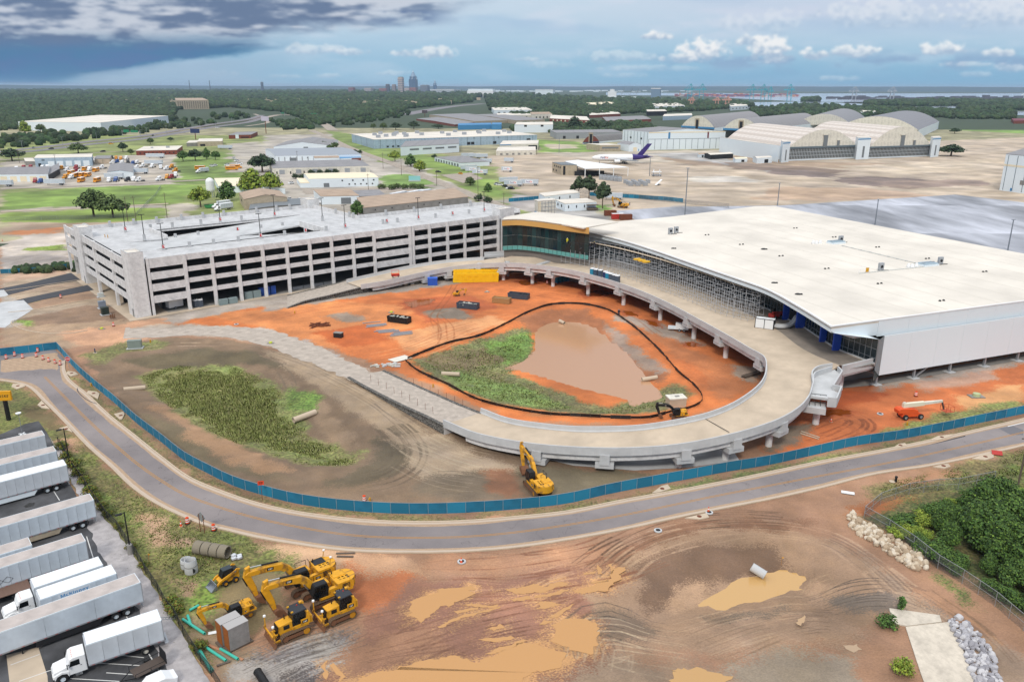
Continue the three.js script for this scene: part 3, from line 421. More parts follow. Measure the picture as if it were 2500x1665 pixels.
tower(-.05,4.1,-.1,6.6,18.7);tower(-.5,3.5,53.7,61.3,18.7);tower(135,142.2,2.5,7.4,18.2);tower(88.5,93.5,70,77,18.6);
part('door',bx(-.12,-.04,1.6,2.8,.02,2.3),M.steel,g);part('door',bx(-.58,-.5,55,56.2,.02,2.3),M.steel,g);part('downpipe',bx(4.25,4.4,-.15,.02,.1,16.5),M.black,g);
const RT=tex(32,(x,y)=>(Math.abs(x-.52)<.1&&y>.15&&y<.85)||(y>.68&&y<.82&&x>.3&&x<.5)?[245,240,238]:[196,38,40]);
const signM=new THREE.MeshStandardMaterial({map:RT,roughness:.6});
const stub=(s,d,red,h=1.7)=>{const o=part('stub_column',bx(s-.42,s+.42,d-.3,d+.3,DK,DK+h),M.concNew,g);if(red)part('level_sign',bx(s-.3,s+.38,d-.35,d-.31,DK+h-1.05,DK+h-.12),signM,o);return o;};
for(const[s,r]of[[14.6,1],[22.5,0],[30,0],[38,0],[45.5,1],[53.9,0],[61.4,1],[69.2,0],[76.5,1],[98,0],[107.2,1],[115,0],[123,1],[131,0]])stub(s,17,r);
stub(92,17.2,0);stub(93.6,17.2,1);stub(138.3,16.7,1);
for(const[s,r]of[[14.8,0],[24.5,0],[32,0],[45.5,1],[54,0],[62,0],[77.8,0]])stub(s,36.6,r,s>20&&s<70?1.2:2);
for(const[s,r]of[[14.4,1],[22.6,0],[30,0],[40,0],[47,1],[55,0],[68,1]])stub(s,56.6,r,2);
for(const s of[5,13.2,21.2,29.1,38,46,54,67,75.3,81])stub(s,71.4,0,2.2);
for(const s of[103,116,129,144])stub(s,33.4,0,2.2);
stub(90.3,50,0,2);stub(90.3,39,0,2);stub(90.3,36,0,2);
part('bollard',[CY(.12,.12,1,6.5,DK,-51),CY(.12,.12,1,7,DK,-49.5),CY(.12,.12,1,5.4,DK,-3)],M.yellow,g);
let first=null,n=0;
for(const[s,d,h,l]of[[14.4,56.6,2,'black roof lamp post nearest the rear stair tower of the garage'],[14.8,36.6,2,'black roof lamp post in the middle row at the left end of the garage roof'],[14.6,17,1.7,'black roof lamp post nearest the front left stair tower of the garage'],[68,56.6,2,'black roof lamp post at the back of the garage where the ramp meets the deck'],[77.8,36.6,2,'black roof lamp post beyond the right end of the ramp well, middle row'],[45.5,17,1.7,'black roof lamp post at the middle of the ramp well edge'],[76.5,17,1.7,'black roof lamp post just right of the ramp well, front row'],[107.2,17,1.7,'black roof lamp post midway along the right wing of the garage'],[138.3,16.7,1.7,'black roof lamp post near the right-hand stair tower of the garage'],[47,56.6,2,'black roof lamp post at the back edge of the ramp well']]){
const p=Q(s,d,DK+h);
if(!first){first=thing('roof_lamp_post',l,'lamp post',p,GT,'lamp posts on the garage roof');part('pole',CY(.13,.1,6.4,0,0,0,8),M.black,first);part('lamp_head',[B(.9,.16,.4,.5,6.35,0),B(.9,.16,.4,-.5,6.35,0)],M.dark,first);part('base_plate',B(.4,.06,.4),M.black,first);}
else dup(first,p,GT,l);
}
struct('garage_footway',sheet([Q(-2.4,-2.2),Q(60,-1.6),Q(60,.7),Q(9,.7),Q(9,71),Q(-2.2,78),Q(-2.2,0)],.03),M.concTan);
const slab=(name,a,y,m)=>struct(name,prism(pl(a),-.2,y),m);
slab('driveway',[-40,712,60,693,172,666,196,684,110,697,-40,735],.04,M.asphaltDark);slab('driveway',[-40,752,60,728,212,696,228,708,100,732,-40,768],.04,M.asphaltDark);slab('driveway',[-60,768,20,740,80,755,30,786,10,800,-40,800],.03,M.concNew);
slab('concrete_pad',[-20,710,8,708,20,722,-20,728],.05,M.concNew);slab('concrete_pad',[-30,748,10,737,56,733,80,756,40,770,0,762,-30,765],.055,M.concNew);
const kerb=(a)=>struct('kerb',sweep(smooth(pl(a),1.5),[[-.12,-.1],[.12,-.1],[.12,.16],[-.12,.16]]),M.concTan);
kerb([35,782,26,786,32,795,60,806,110,814,170,814,212,807]);kerb([18,763,80,757,200,735,262,728]);kerb([10,711,70,702,195,683]);kerb([15,723,100,711,215,694]);
}
// ---------- the elevated roadway ----------
const XS=[[1173,996,1083,1024,2.0],[1238,1020,1164,1056,2.4],[1330,1034.5,1290,1080,3.0],[1409,1041,1409,1090,3.5],[1489,1041,1530,1092,4.0],[1568,1037,1648,1084,4.6],[1648,1025,1750,1066,5.1],[1720,1010,1830,1046,5.5],[1781,988,1900,1022,5.8],[1834,956,1950,993,6.0],[1863,928,1975,965,6.15],[1873,897,1986,930,6.25]];
const INNER2=[1866,868,6.3,1834,850,6.3,1781,819,6.3,1701,775,6.3,1621,733,6.3,1542,700,6.3,1462,675,6.3,1383,656,6.3,1303,645,6.1,1240,641,5.6,1129,647,4.4,1036,663,3.3,933,686,2.4,880,694,2.1];
const OUTER2=[1182,627,5.1,1103,632.7,4.2,996.7,648.6,3.1,894.5,671,2.2,846,682,2.0];
const up=(u,v,h)=>{const p=G(u,v,h+1.05);p.y=h;return p;};
const innerLoop=smooth([...XS.map(([a,b,,,h])=>up(a,b,h)),...Array.from({length:INNER2.length/3},(_,i)=>up(INNER2[3*i],INNER2[3*i+1],INNER2[3*i+2]))],2);
const outerLoop=smooth([...XS.map(([,,a,b,h])=>up(a,b,h)),up(1990,908,6.3),up(2032,894,6.3)],2);
const outerFar=smooth(Array.from({length:OUTER2.length/3},(_,i)=>up(OUTER2[3*i],OUTER2[3*i+1],OUTER2[3*i+2])),2);
const FRONT=pl3([2138,889,6.3,2045,853,6.3,1968,802,6.3,1875,755,6.3,1800,722,6.3,1740,698,6.3,1621,663,6.3,1515,640,6.3,1436,629,6.3]);
{
const t=thing('elevated_roadway','curving raised concrete roadway on piers that loops round the muddy pond','bridge');
const deckPts=[...outerLoop,G(2062,884,6.3),G(2138,889,6.3),...FRONT.slice(1),G(1351,630,6.3),G(1250,625,6.2),...outerFar,...innerLoop.slice().reverse()];
const q=deckPts.map((p)=>p.y);
part('deck',prism(deckPts,0,(i)=>q[i]).clone()&&deckGeo(deckPts),M.concTan,t);
function deckGeo(pts){
const c=pts.map((p)=>new THREE.Vector2(p.x,-p.z)),f=THREE.ShapeUtils.triangulateShape(c,[]),P=[],U=[];
for(const dy of[0,-.35])for(const tr of f)for(const k of tr){P.push(pts[k].x,pts[k].y+dy,pts[k].z);U.push(pts[k].x,pts[k].z);}
return bufg(P,U);
}
const para=[[-.2,-.5],[.2,-.5],[.2,.12],[.06,.3],[.04,1.05],[-.2,1.05]];
const cut=(path,n)=>{const o=[];for(let i=0;i+1<path.length;i+=n){const s=path.slice(i,Math.min(path.length,i+n+1));if(s.length>1)o.push(s);}return o;};
for(const s of cut(innerLoop,7))part('parapet',sweep(s,para),M.concNew,t);
for(const s of cut(outerLoop,7))part('parapet',sweep(s,para.map(([o,y])=>[-o,y])),M.concNew,t);
for(const s of cut(outerFar,7))part('parapet',sweep(s,para.map(([o,y])=>[-o,y])),M.concNew,t);
part('parapet',sweep(smooth([G(1182,625,5.7),G(1250,622,6.2),G(1351,629,6.3)],2),para.map(([o,y])=>[o,y*1.3])),M.concNew,t);
const girder=[[-.25,-1.75],[.25,-1.75],[.25,-.45],[-.25,-.45]];
const gi=innerLoop.filter((p)=>p.y>2.2),go=outerLoop.filter((p)=>p.y>2.2);
part('girder',sweep(offset(gi,.8),girder),M.conc,t);part('girder',sweep(offset(go,-.8),girder),M.conc,t);part('girder',sweep(offset(gi,3.4),girder),M.conc,t);part('girder',sweep(offset(go,-3.4),girder),M.conc,t);
const near=(path,u,v)=>{let b=0,m=1e9;path.forEach((p,i)=>{const q=PX(V(p.x,p.y-1,p.z)),d=(q[0]-u)**2+(q[1]-v)**2;if(d<m){m=d;b=i;}});return b;};
const pier=(path,u,v,side,len)=>{
const i=near(path,u,v),p=path[i],a=path[Math.max(0,i-1)],b=path[Math.min(path.length-1,i+1)],th=Math.atan2(-(b.z-a.z),b.x-a.x),h=p.y;
const loc=(g)=>{g.rotateY(th);g.translate(p.x,0,p.z);return g;},o=side;
const c=part('pier_cap',[loc(B(1.7,1.9,len,0,h-2.2,o*(len/2-.35))),loc(B(3.2,.95,len-.3,0,h-2.9,o*(len/2-.3)))],M.concNew,t);
for(const k of[2.6,len-2.6])if(h>2.9)part('pier_column',loc(CY(.62,.62,Math.max(.3,h-2.8),0,-.3,o*k,16)),M.conc,c);
};
for(const[u,v]of[[1316,1090],[1491,1100],[1663,1090],[1800,1064],[1910,1030]])pier(outerLoop,u,v,-1,10.5);
for(const[u,v]of[[1847,880],[1760,820],[1680,775],[1598,733],[1507,697],[1422,672],[1345,660],[1290,655],[1230,653],[1165,655],[1097,663],[1036,678]])pier(innerLoop,u,v,1,u>1250?22:11);
part('expansion_joint',[beam(G(1720,1021,5.53),G(1781,1055,5.6),.12,.05),beam(G(1232,634,6.1),G(1236,649,6.08),.12,.05)],M.dark,t);
{const fs=smooth(FRONT,3);part('forecourt_shade_stain',ribbon(offset(fs,-.3).map((p)=>p.setY(6.306)),offset(fs,-7.5).map((p)=>p.setY(6.306))),mat(0x8b8177,.9,0,{key:'fp',map:scaled(T_MOT,5)}),t);}  // grey-brown strip: scaffold shade and dirt put into the deck colour
part('approach_slab',ribbon([up(1173,1000,2.02),up(1238,1024,2.42)],[up(1095,1027,2.02),up(1164,1056,2.42)]),M.concNew,t);
const st=thing('stair_bridge','white angular concrete footbridge and stair head beside the curve of the raised roadway','footbridge');
const sy=6.2,e1=smooth([G(1985,945,sy),G(1984,916,sy),G(2000,904,sy),G(2032,898,sy)],1),e2=[G(2046,906,sy),G(2056,914,sy),G(2034,952,sy)],e3=[G(2034,952,sy),G(2050,963,sy),G(2056,956,sy)];
part('walkway',prism([G(1985,945,sy),G(1984,916,sy),G(2000,904,sy),G(2032,898,sy),G(2056,914,sy),G(2034,952,sy),G(2050,960,sy),G(2042,984,sy),G(2019,972,sy),G(1978,966,sy)],sy-.5,sy-.02),M.concNew,st);
part('parapet',sweep(e1,[[-.15,-.4],[.15,-.4],[.15,1.05],[-.15,1.05]]),M.concNew,st);
part('parapet',[beam2(G(2046,906,sy),G(2056,916,sy)),beam2(G(2056,916,sy),G(2034,952,sy)),beam2(G(2034,952,sy),G(2054,954,sy)),beam2(G(2054,955,sy),G(2042,984,sy)),beam2(G(2042,984,sy),G(2021,982,sy))],M.concNew,st);
function beam2(a,b){return sweep([a,b],[[-.14,-.9],[.14,-.9],[.14,1.05],[-.14,1.05]]);}
part('stair_landing',prism([G(1975,965,5.6),G(2020,968,5.6),G(2018,1000,4.4),G(1962,992,4.4)],3.2,4.4),M.concNew,st);
const rl=part('handrail',[beam(G(1976,960,6.3),G(2020,965,6.3),.07,.07),beam(G(1976,967,6),G(2020,972,6),.07,.07)],M.black,st);
for(const k of[0,.33,.66,1])part('post',rod(G(1978+40*k,990+3*k,4.4),G(1978+40*k,962+4*k,6.25),.05),M.black,rl);
part('column',CY(.65,.65,3.4,G(1992,1034).x,-.1,G(1992,1034).z,16),M.conc,st);
part('column',B(.9,5.4,.9,G(2050,952).x,0,G(2050,952).z,.3),M.conc,st);
const lw=thing('forecourt_wall','grey board-marked concrete parapet closing the end of the forecourt beside the white wall','wall');
part('wall_panel',sweep([G(2056,916,5.2),G(2137,896,5.2)],[[-.2,0],[.2,0],[.2,2.2],[-.2,2.2]]),M.concNew,lw);part('edge_beam',sweep([G(2058,920,4.6),G(2137,900,4.6)],[[-.3,0],[.1,0],[.1,.5],[-.3,.5]]),M.conc,lw);
struct('apron_slab',sheet(pl([1155,1078,1250,1102,1400,1137,1550,1149,1680,1142,1806,1124,1780,1085,1640,1085,1500,1085,1350,1080,1250,1068]),.03),M.concNew);
struct('apron_slab',sheet(pl([2030,950,2140,940,2500,878,2700,846,2700,830,2480,868,2136,925,2040,930]),.02),M.concDark);
}
{
const T_STONE=tex(512,(x,y)=>{let m=9,id=0,m2=9;const X=x*26,Y=y*26;for(let a=-1;a<2;a++)for(let b=-1;b<2;b++){const i=Math.floor(X)+a,j=Math.floor(Y)+b,w=(((i%26)+26)%26)+(((j%26)+26)%26)*26,d=Math.hypot(X-i-NT[w],Y-j-NT[w+900]);if(d<m){m2=m;m=d;id=w;}else if(d<m2)m2=d;}const e=sm(.02,.25,m2-m);return clamp8(e*(110+130*NT[id+3000]));});
const stone=mat(0xb9b4ac,.95,0,{key:'gab',map:scaled(T_STONE,5),bumpMap:scaled(T_STONE,5),bumpScale:.12});
const gravel=mat(0xc2b5a8,.95,0,{key:'grv',map:scaled(T_GRAIN,5),bumpMap:scaled(T_BUMP,1.2),bumpScale:.02});
const ramp=(label,L,Rt)=>{
const a=smooth(pl3(L),1.5),n=a.length,b0=smooth(pl3(Rt),.5),b=a.map((_,i)=>b0[Math.round(i/(n-1)*(b0.length-1))].clone());
const r=thing('embankment_ramp',label,'ramp');
part('road_surface',ribbon(a,b),gravel,r);
for(const e of[a,b])part('rubble_wall',[ribbon(e,e.map((p)=>V(p.x,-.4,p.z))),sweep(e,[[-.35,-.05],[.35,-.05],[.35,.1],[-.35,.1]])],stone,r);
part('end_wall',[bufg([a[n-1].x,-.3,a[n-1].z,b[n-1].x,-.3,b[n-1].z,b[n-1].x,b[n-1].y,b[n-1].z,a[n-1].x,-.3,a[n-1].z,b[n-1].x,b[n-1].y,b[n-1].z,a[n-1].x,a[n-1].y,a[n-1].z],Array(12).fill(0))],M.conc,r);
return r;
};
ramp('gravel ramp with grey rubble walls rising to the bridge end in front of the pond',[850,921,.03,885,941,.5,983,990.7,1.25,1036,1014.6,1.7,1083,1038,2.0],[935,905,.03,985,928,.5,1070,966,1.2,1120,988,1.7,1176,1010,2.0]);
ramp('gravel ramp with a dark rubble wall beside the front of the parking garage',[700,752,.03,744,735,.7,800,722,1.1,864,706,1.7,900,697,2.1],[700,722,.03,740,712,.7,790,700,1.1,835,688,1.7,852,681,2.1]);
}
// ---------- the terminal under its white roof ----------
const HR=15,SOF=11.6;
{
const t=thing('terminal_building','huge low terminal building with a flat white roof and a curved dark glass front','terminal');
const eave=smooth(pl([2031.6,798,1955,751,1875,707.5,1807,683,1754,665,1675,638,1595,610.5,1515,586,1436,567.6,1360,553.5],HR),3);
const c0=eave[0],far=V(172,HR,-203),peak=G(1893,503,HR);
const back=pl([1842,504,1637.6,529,1396,549.6],HR);
const roof=[...eave,...back.slice().reverse(),peak,far];
part('roof',prism(roof,HR-.5,HR),M.roofWhite,t);
const eR=[far,c0],n=V(.92806,0,-.37242),k=V(-.37242,0,-.92806);
for(let i=1;i<13;i++){const a=c0.clone().addScaledVector(n,i*8.4+1).addScaledVector(k,1),b=a.clone().addScaledVector(k,128-Math.max(0,60-i*6));a.y=b.y=HR+.012;part('roof_seam',beam(a,b,.3,.025),mat(0xc9c3b8,.85),t);}
part('roof_edge',sweep(eave,[[-.25,-.1],[.25,-.1],[.25,.22],[-.25,.22]]),M.white,t);part('roof_edge',sweep([far,c0],[[-.2,0],[.2,0],[.2,.25],[-.2,.25]]),M.white,t);
const A=c0.clone().addScaledVector(n,.0),Lr=110;
for(let i=0;i<12;i++){const s0=i?13+(i-1)*8.9:0,s1=13+i*8.9-.04,a=A.clone().addScaledVector(n,s0),b=A.clone().addScaledVector(n,s1);a.y=b.y=0;const lo=i?SOF-.2:HR-2.6;if(i)part('fascia_panel',sweep([a,b],[[-.1,lo],[.1,lo],[.1,HR-.02],[-.1,HR-.02]]),M.panelWhite,t);else part('fascia_panel',[ribbon([V(a.x,HR-1.1,a.z),V(a.x*.5+b.x*.5,SOF+.1,a.z*.5+b.z*.5),V(b.x,SOF+.1,b.z)],[V(a.x,HR-.02,a.z),V(a.x*.5+b.x*.5,HR-.02,a.z*.5+b.z*.5),V(b.x,HR-.02,b.z)])],M.panelWhite,t);}
part('front_fascia',ribbon(eave.map((p)=>V(p.x,HR-1.3,p.z)),eave.map((p)=>V(p.x,HR-.05,p.z))),M.panelWhite,t);
const inn=FRONT.map((p)=>V(p.x,SOF,p.z)),sof=[...eave.map((p)=>V(p.x,SOF,p.z)),...inn.slice().reverse()];
const fr=smooth(FRONT,3),fe=fr.map((p,i)=>eave[Math.min(eave.length-1,Math.round(i/(fr.length-1)*(eave.length-1)))]);
part('soffit',ribbon(fr.map((p)=>V(p.x,SOF+.3,p.z)),fe.map((p)=>V(p.x,HR-1.3,p.z))),M.panelWhite,t);
const W=G(2142,943).addScaledVector(k,.2),wd=(s,d,y)=>{const p=W.clone().addScaledVector(n,s).addScaledVector(k,d);p.y=y;return p;};
for(let i=0;i<12;i++)part('wall_panel',sweep([wd(.2+i*8,0,0),wd(8.16+i*8,0,0)],[[-.12,2.5],[.12,2.5],[.12,SOF],[-.12,SOF]]),M.panelWhite,t);
part('end_panel',sweep([wd(-.9,.1,0),wd(.18,.1,0)],[[-.14,2.6],[.14,2.6],[.14,5],[-.14,5]]),M.cream,t);
const bw=part('block_wall',sweep([wd(-6,5,0),wd(100,5,0)],[[-.15,0],[.15,0],[.15,4],[-.15,4]]),M.concDark,t);
for(const s of[17,22,31,35,48,60])part('door',sweep([wd(s,4.7,0),wd(s+1.6,4.7,0)],[[-.06,.05],[.06,.05],[.06,2.3],[-.06,2.3]]),M.dark,bw);
part('soffit',sweep([wd(-1,2.6,2.9),wd(100,2.6,2.9)],[[-2.3,0],[2.3,0],[2.3,.2],[-2.3,.2]]),M.conc,t);
for(let i=0;i<9;i++){const p=wd(.6+i*11.2,.8,0);const c=part('steel_post',B(.45,2.8,.45,p.x,0,p.z,.38),M.galv,t);part('footing',B(2,.14,2,p.x,0,p.z,.38),M.concNew,c);}
part('brace',beam(wd(12.5,.9,.2),wd(17,.9,2.8),.3,.3),M.galv,t);
const gl=straight(FRONT,1.55),gy=6.3;
const mull=[];
for(let i=0;i+1<gl.length;i++){
const a=gl[i],b=gl[i+1],m=a.clone().lerp(b,.5),L=a.distanceTo(b),th=Math.atan2(-(b.z-a.z),b.x-a.x);
if(i<150)part('glass_pane',B(L-.08,SOF-gy+.2,.05,m.x,gy,m.z,th),M.glass,t);
mull.push(B(.12,SOF-gy+.3,.22,a.x,gy,a.z,th),B(L,.1,.14,m.x,gy+1.2,m.z,th),B(L,.1,.14,m.x,gy+3.2,m.z,th));
}
stuff(part('mullion',mull,M.steel,t));
part('sill',sweep(FRONT,[[-.25,-.05],[.25,-.05],[.25,.3],[-.25,.3]]),M.concNew,t);
const side=straight([FRONT[0],wd(.3,0,gy)],1.6);
for(let i=0;i+1<side.length;i++){const a=side[i],b=side[i+1];part('glass_pane',sweep([V(a.x,0,a.z),V(b.x,0,b.z)],[[-.03,gy-4],[.03,gy-4],[.03,SOF],[-.03,SOF]]),M.glass,t);}
for(const[u0,v0,u1,v1]of[[2048,855,2016,834],[1957,800,1925,780]]){
const a=G(u0,v0,gy),b=G(u1,v1,gy),th=Math.atan2(-(b.z-a.z),b.x-a.x),m=a.clone().lerp(b,.5),L=a.distanceTo(b),vs=part('vestibule',[B(.5,4.2,3,a.x,gy,a.z,th),B(.5,4.2,3,b.x,gy,b.z,th),B(L,.5,3.1,m.x,gy+4.2,m.z,th)],mat(0x1d49b4,.5),t);
part('door',B(L*.8,2.8,.1,m.x,gy,m.z,th),M.dark,vs);
}
part('upper_floor',prism([...FRONT.map((p)=>p.clone()),G(1500,560,HR),peak,far,wd(90,1,0),wd(0,1,0)],gy-.5,gy-.05),M.conc,t);
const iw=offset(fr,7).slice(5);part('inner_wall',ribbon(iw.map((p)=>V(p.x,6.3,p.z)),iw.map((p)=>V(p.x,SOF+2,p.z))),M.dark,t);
part('back_wall',[ribbon([peak,far].map((p)=>V(p.x,0,p.z)),[peak,far].map((p)=>V(p.x,HR-.5,p.z))),ribbon([eave[eave.length-1],...back.slice().reverse(),peak].map((p)=>V(p.x,0,p.z)),[eave[eave.length-1],...back.slice().reverse(),peak].map((p)=>V(p.x,HR-.5,p.z)))],M.panelWhite,t);
const fp=(a,h)=>smooth(pl(a,h),2.5),hb=6.2;
const base=smooth([G(1227,628,hb),G(1262,626,hb),G(1310,631,hb),G(1362,640,hb),G(1436,652,hb)],1.8),top=(h)=>base.map((p)=>V(p.x,h,p.z));
const hT=HT(1262,626,548,hb)+hb,hF=HT(1262,626,533,hb)+hb,b0=HT(1262,626,609,hb)+hb,b1=HT(1262,626,599,hb)+hb;
for(let i=0;i+1<base.length;i++){
const a=base[i],b=base[i+1],m=a.clone().lerp(b,.5),L=a.distanceTo(b)-.09,th=Math.atan2(-(b.z-a.z),b.x-a.x);
const p=part('glass_pane',[B(L,(hT-b1)/2-.05,.06,m.x,b1,m.z,th),B(L,(hT-b1)/2-.05,.06,m.x,(b1+hT)/2,m.z,th)],mat(i%3?0x16292c:0x1c3a3c,.08,.15),t);
part('spandrel_pane',B(L,b1-b0-.06,.06,m.x,b0,m.z,th),mat(0x5f9c97,.25),t);
}
stuff(part('mullion',base.map((a)=>B(.09,hT-b0,.16,a.x,b0,a.z)),M.dark,t));
const lowW=base.map((p)=>V(p.x+.5,0,p.z-1.2));
part('lower_wall',ribbon(lowW.map((p)=>V(p.x,0,p.z)),lowW.map((p)=>V(p.x,b0+.1,p.z))),mat(0x77706a,.8),t);
part('blue_hoarding',B(7,2.2,.2,G(1310,627,hb).x,hb,G(1310,627,hb).z-.6,-.2),mat(0x23307e,.7),t);
const out=offset(base,1.1).map((p)=>V(p.x,0,p.z)),fa=base.map((p)=>V(p.x-.2,0,p.z+1.6));
part('tan_fascia',[ribbon(fa.map((p)=>V(p.x,hT,p.z)),fa.map((p)=>V(p.x,hF,p.z))),ribbon(fa.map((p)=>V(p.x,hT,p.z)),top(hT))],mat(0xc79a55,.6),t);
const lr=[...fa.map((p)=>V(p.x,hF,p.z)).reverse(),...pl([1228,533,1250,529,1300,521,1367,521,1440,531,1520,542],hF)];
part('roof',prism([...fa.slice(0,-6),...pl([1425,556,1510,541,1367,521,1310,517,1250,526,1232,530],hF)],hF-.4,hF-.02),M.roofWhite,t);
const onRoof=(u,v)=>G(u,v,HR);
let un=null;const units=[[1637,572,'left of the pair nearest the back left of the white roof'],[1651,569,'right of the pair nearest the back left of the white roof'],[2053,592,'upright one beside the far skylight on the white roof'],[2151,661,'upright one at the near end of the cable tray'],[2296,646,'upright one right of the near skylight on the white roof']];
for(const[u,v,l]of units){const p=onRoof(u,v);if(!un){un=thing('rooftop_unit','small grey fan unit, '+l,'rooftop unit',p,.35,'rooftop fan units');part('cabinet',B(1.5,1.9,.7,0,.3,0),M.galv,un);part('fan_grille',[CY(.42,.42,.06,0,1.2,.38,16,'z')],M.dark,un);part('foot',B(.12,.3,.7,-.6,0,0),M.steel,un);part('foot',B(.12,.3,.7,.6,0,0),M.steel,un);part('pipe',rod(V(.8,.15,.2),V(2.2,.15,.6),.09),M.dark,un);}else dup(un,p,.35,'small grey fan unit, '+l);}
let vn1=null;for(const[u,v,l]of[[1986,595,'by the far skylight, largest'],[1994,596,'by the far skylight, middle'],[2003,595,'by the far skylight, right'],[2219,653,'by the near skylight, left'],[2228,654,'by the near skylight, middle'],[2238,652,'by the near skylight, right']]){const p=onRoof(u,v),lb='white round roof vent in the row of three '+l;if(!vn1){vn1=thing('roof_vent',lb,'roof vent',p,0,'round vents on the white roof');part('curb',B(.9,.35,.9),M.white,vn1);part('hood',CY(.5,.3,.8,0,.35,0,14),M.white,vn1);}else dup(vn1,p,0,lb);}
let sk=null;for(const[u,v,l]of[[2042,594,'pale domed skylight at the far end of the cable tray'],[2266,648,'pale domed skylight at the near end of the cable tray']]){const p=onRoof(u,v);if(!sk){sk=thing('skylight',l,'skylight',p,.38,'skylights on the white roof');part('curb',B(5.4,.5,3),M.panelWhite,sk);part('glazing',B(5,.35,2.6,0,.5,0),mat(0x9fb2bd,.15),sk);part('ridge',B(4.8,.18,.2,0,.85,0),M.galv,sk);}else dup(sk,p,.38,l);}
const tray=thing('cable_tray','long thin grey cable tray running across the white roof between skylights','cable tray');part('tray',[beam(onRoof(2056,600),onRoof(2255,647),.5,.3),beam(onRoof(2255,652),onRoof(2100,668),.5,.3)],mat(0xb9b9b4,.6),tray);for(let i=0;i<9;i++){const p=onRoof(2060+i*22,601+i*5.2);part('support',B(.7,.2,.2,p.x,HR,p.z),M.galv,tray);}
let dr=null,di=0;for(const[u,v]of[[1727,574],[1811,597.5],[1908,625.5],[2020,656.5],[2149,693],[2301,735],[1943,557.5],[2038,579.5],[2144,604],[2266,632],[2406,664]]){const p=onRoof(u,v),lb='pair of small black roof drain domes, '+ORD[di]+' counted along the '+(di<6?'near':'far')+' row from the left';if(!dr){dr=thing('roof_drain','pair of small black roof drain domes, first from the left in the near row','roof drain',p,.3,'drain domes on the white roof');part('dome',CY(.35,.2,.3,-.6,.02,0,10),M.black,dr);part('dome',CY(.35,.2,.3,.6,.02,-.1,10),M.black,dr);}else dup(dr,p,.3,di<6?'pair of small black roof drain domes, '+ORD[di]+' from the left in the near row':'pair of small black roof drain domes, '+ORD[di-6]+' from the left in the far row');di++;}
const tp=(u,v,l,w)=>{const p=onRoof(u,v),o=thing('tarpaulin_heap',l,'tarpaulin');const g=new THREE.SphereGeometry(w,10,6,0,6.3,0,1.57);g.scale(1,.45,.7);g.translate(p.x,HR,p.z);part('sheet',g,M.black,o);part('weight',B(.4,.3,.4,p.x+w,HR,p.z+.2),M.dark,o);};
tp(1949,719,'small crumpled black tarpaulin heap near the front edge of the white roof',.8);tp(1865,609,'black heap lying mid roof right of the scaffold',.9);tp(1890,691,'black bag on the roof above the curve of the eave',.7);tp(1644,607,'small black sack on the white roof above the yellow beam',.7);
const rail=thing('roof_guard_rail','short yellow and white guard rail frame standing mid roof by the cable tray','guard rail');part('rail',[beam(onRoof(2098,661).setY(HR+1),onRoof(2124,657).setY(HR+1),.08,.08),beam(onRoof(2098,668),onRoof(2098,668).setY(HR+1.1),.08,.08),beam(onRoof(2124,664),onRoof(2124,664).setY(HR+1.1),.08,.08)],M.white,rail);part('gate',B(.8,1.3,.1,onRoof(2118,665).x,HR,onRoof(2118,665).z),M.yellow,rail);
}
// ---------- the road, its kerbs, drains and markings ----------
const RU=[158,880,158,903,170,927,212,961.5,265.5,1012,332,1065,398,1118,464.5,1166,531,1195,625,1227,704.6,1245.6,811,1261.5,900,1270,1000,1274,1133,1271.6,1265,1261,1383,1248,1515,1221.7,1648,1198,1781,1172.6,1875,1153,2008,1125,2150,1099,2273,1074,2406,1044,2500,1022,2640,988,2800,948];
const RL=[-60,925,0,930,58,941.6,106,983,159,1036,212,1091.6,265.5,1139,318.6,1190,371.7,1227,425,1254,491,1281,557.5,1298,625,1314,718,1330,851,1347,1000,1351,1133,1348.6,1265,1338,1398,1318,1531,1293,1648,1267,1781,1240,1875,1222,2008,1192.5,2140,1159,2273,1139,2406,1111.5,2500,1090,2640,1056,2800,1016];
const RC=[107.5,920,159,972,218,1030.5,279,1086,332,1131,385,1168.6,451,1208,517.5,1233,625,1265,745,1290,851,1306,940,1312,1025,1313,1132.7,1310.6,1265,1299,1398,1279.5,1531,1256,1662,1229,1728,1215,1875,1186.5,2008,1161,2140,1136,2273,1108,2406,1078,2485,1059,2640,1022,2800,982];
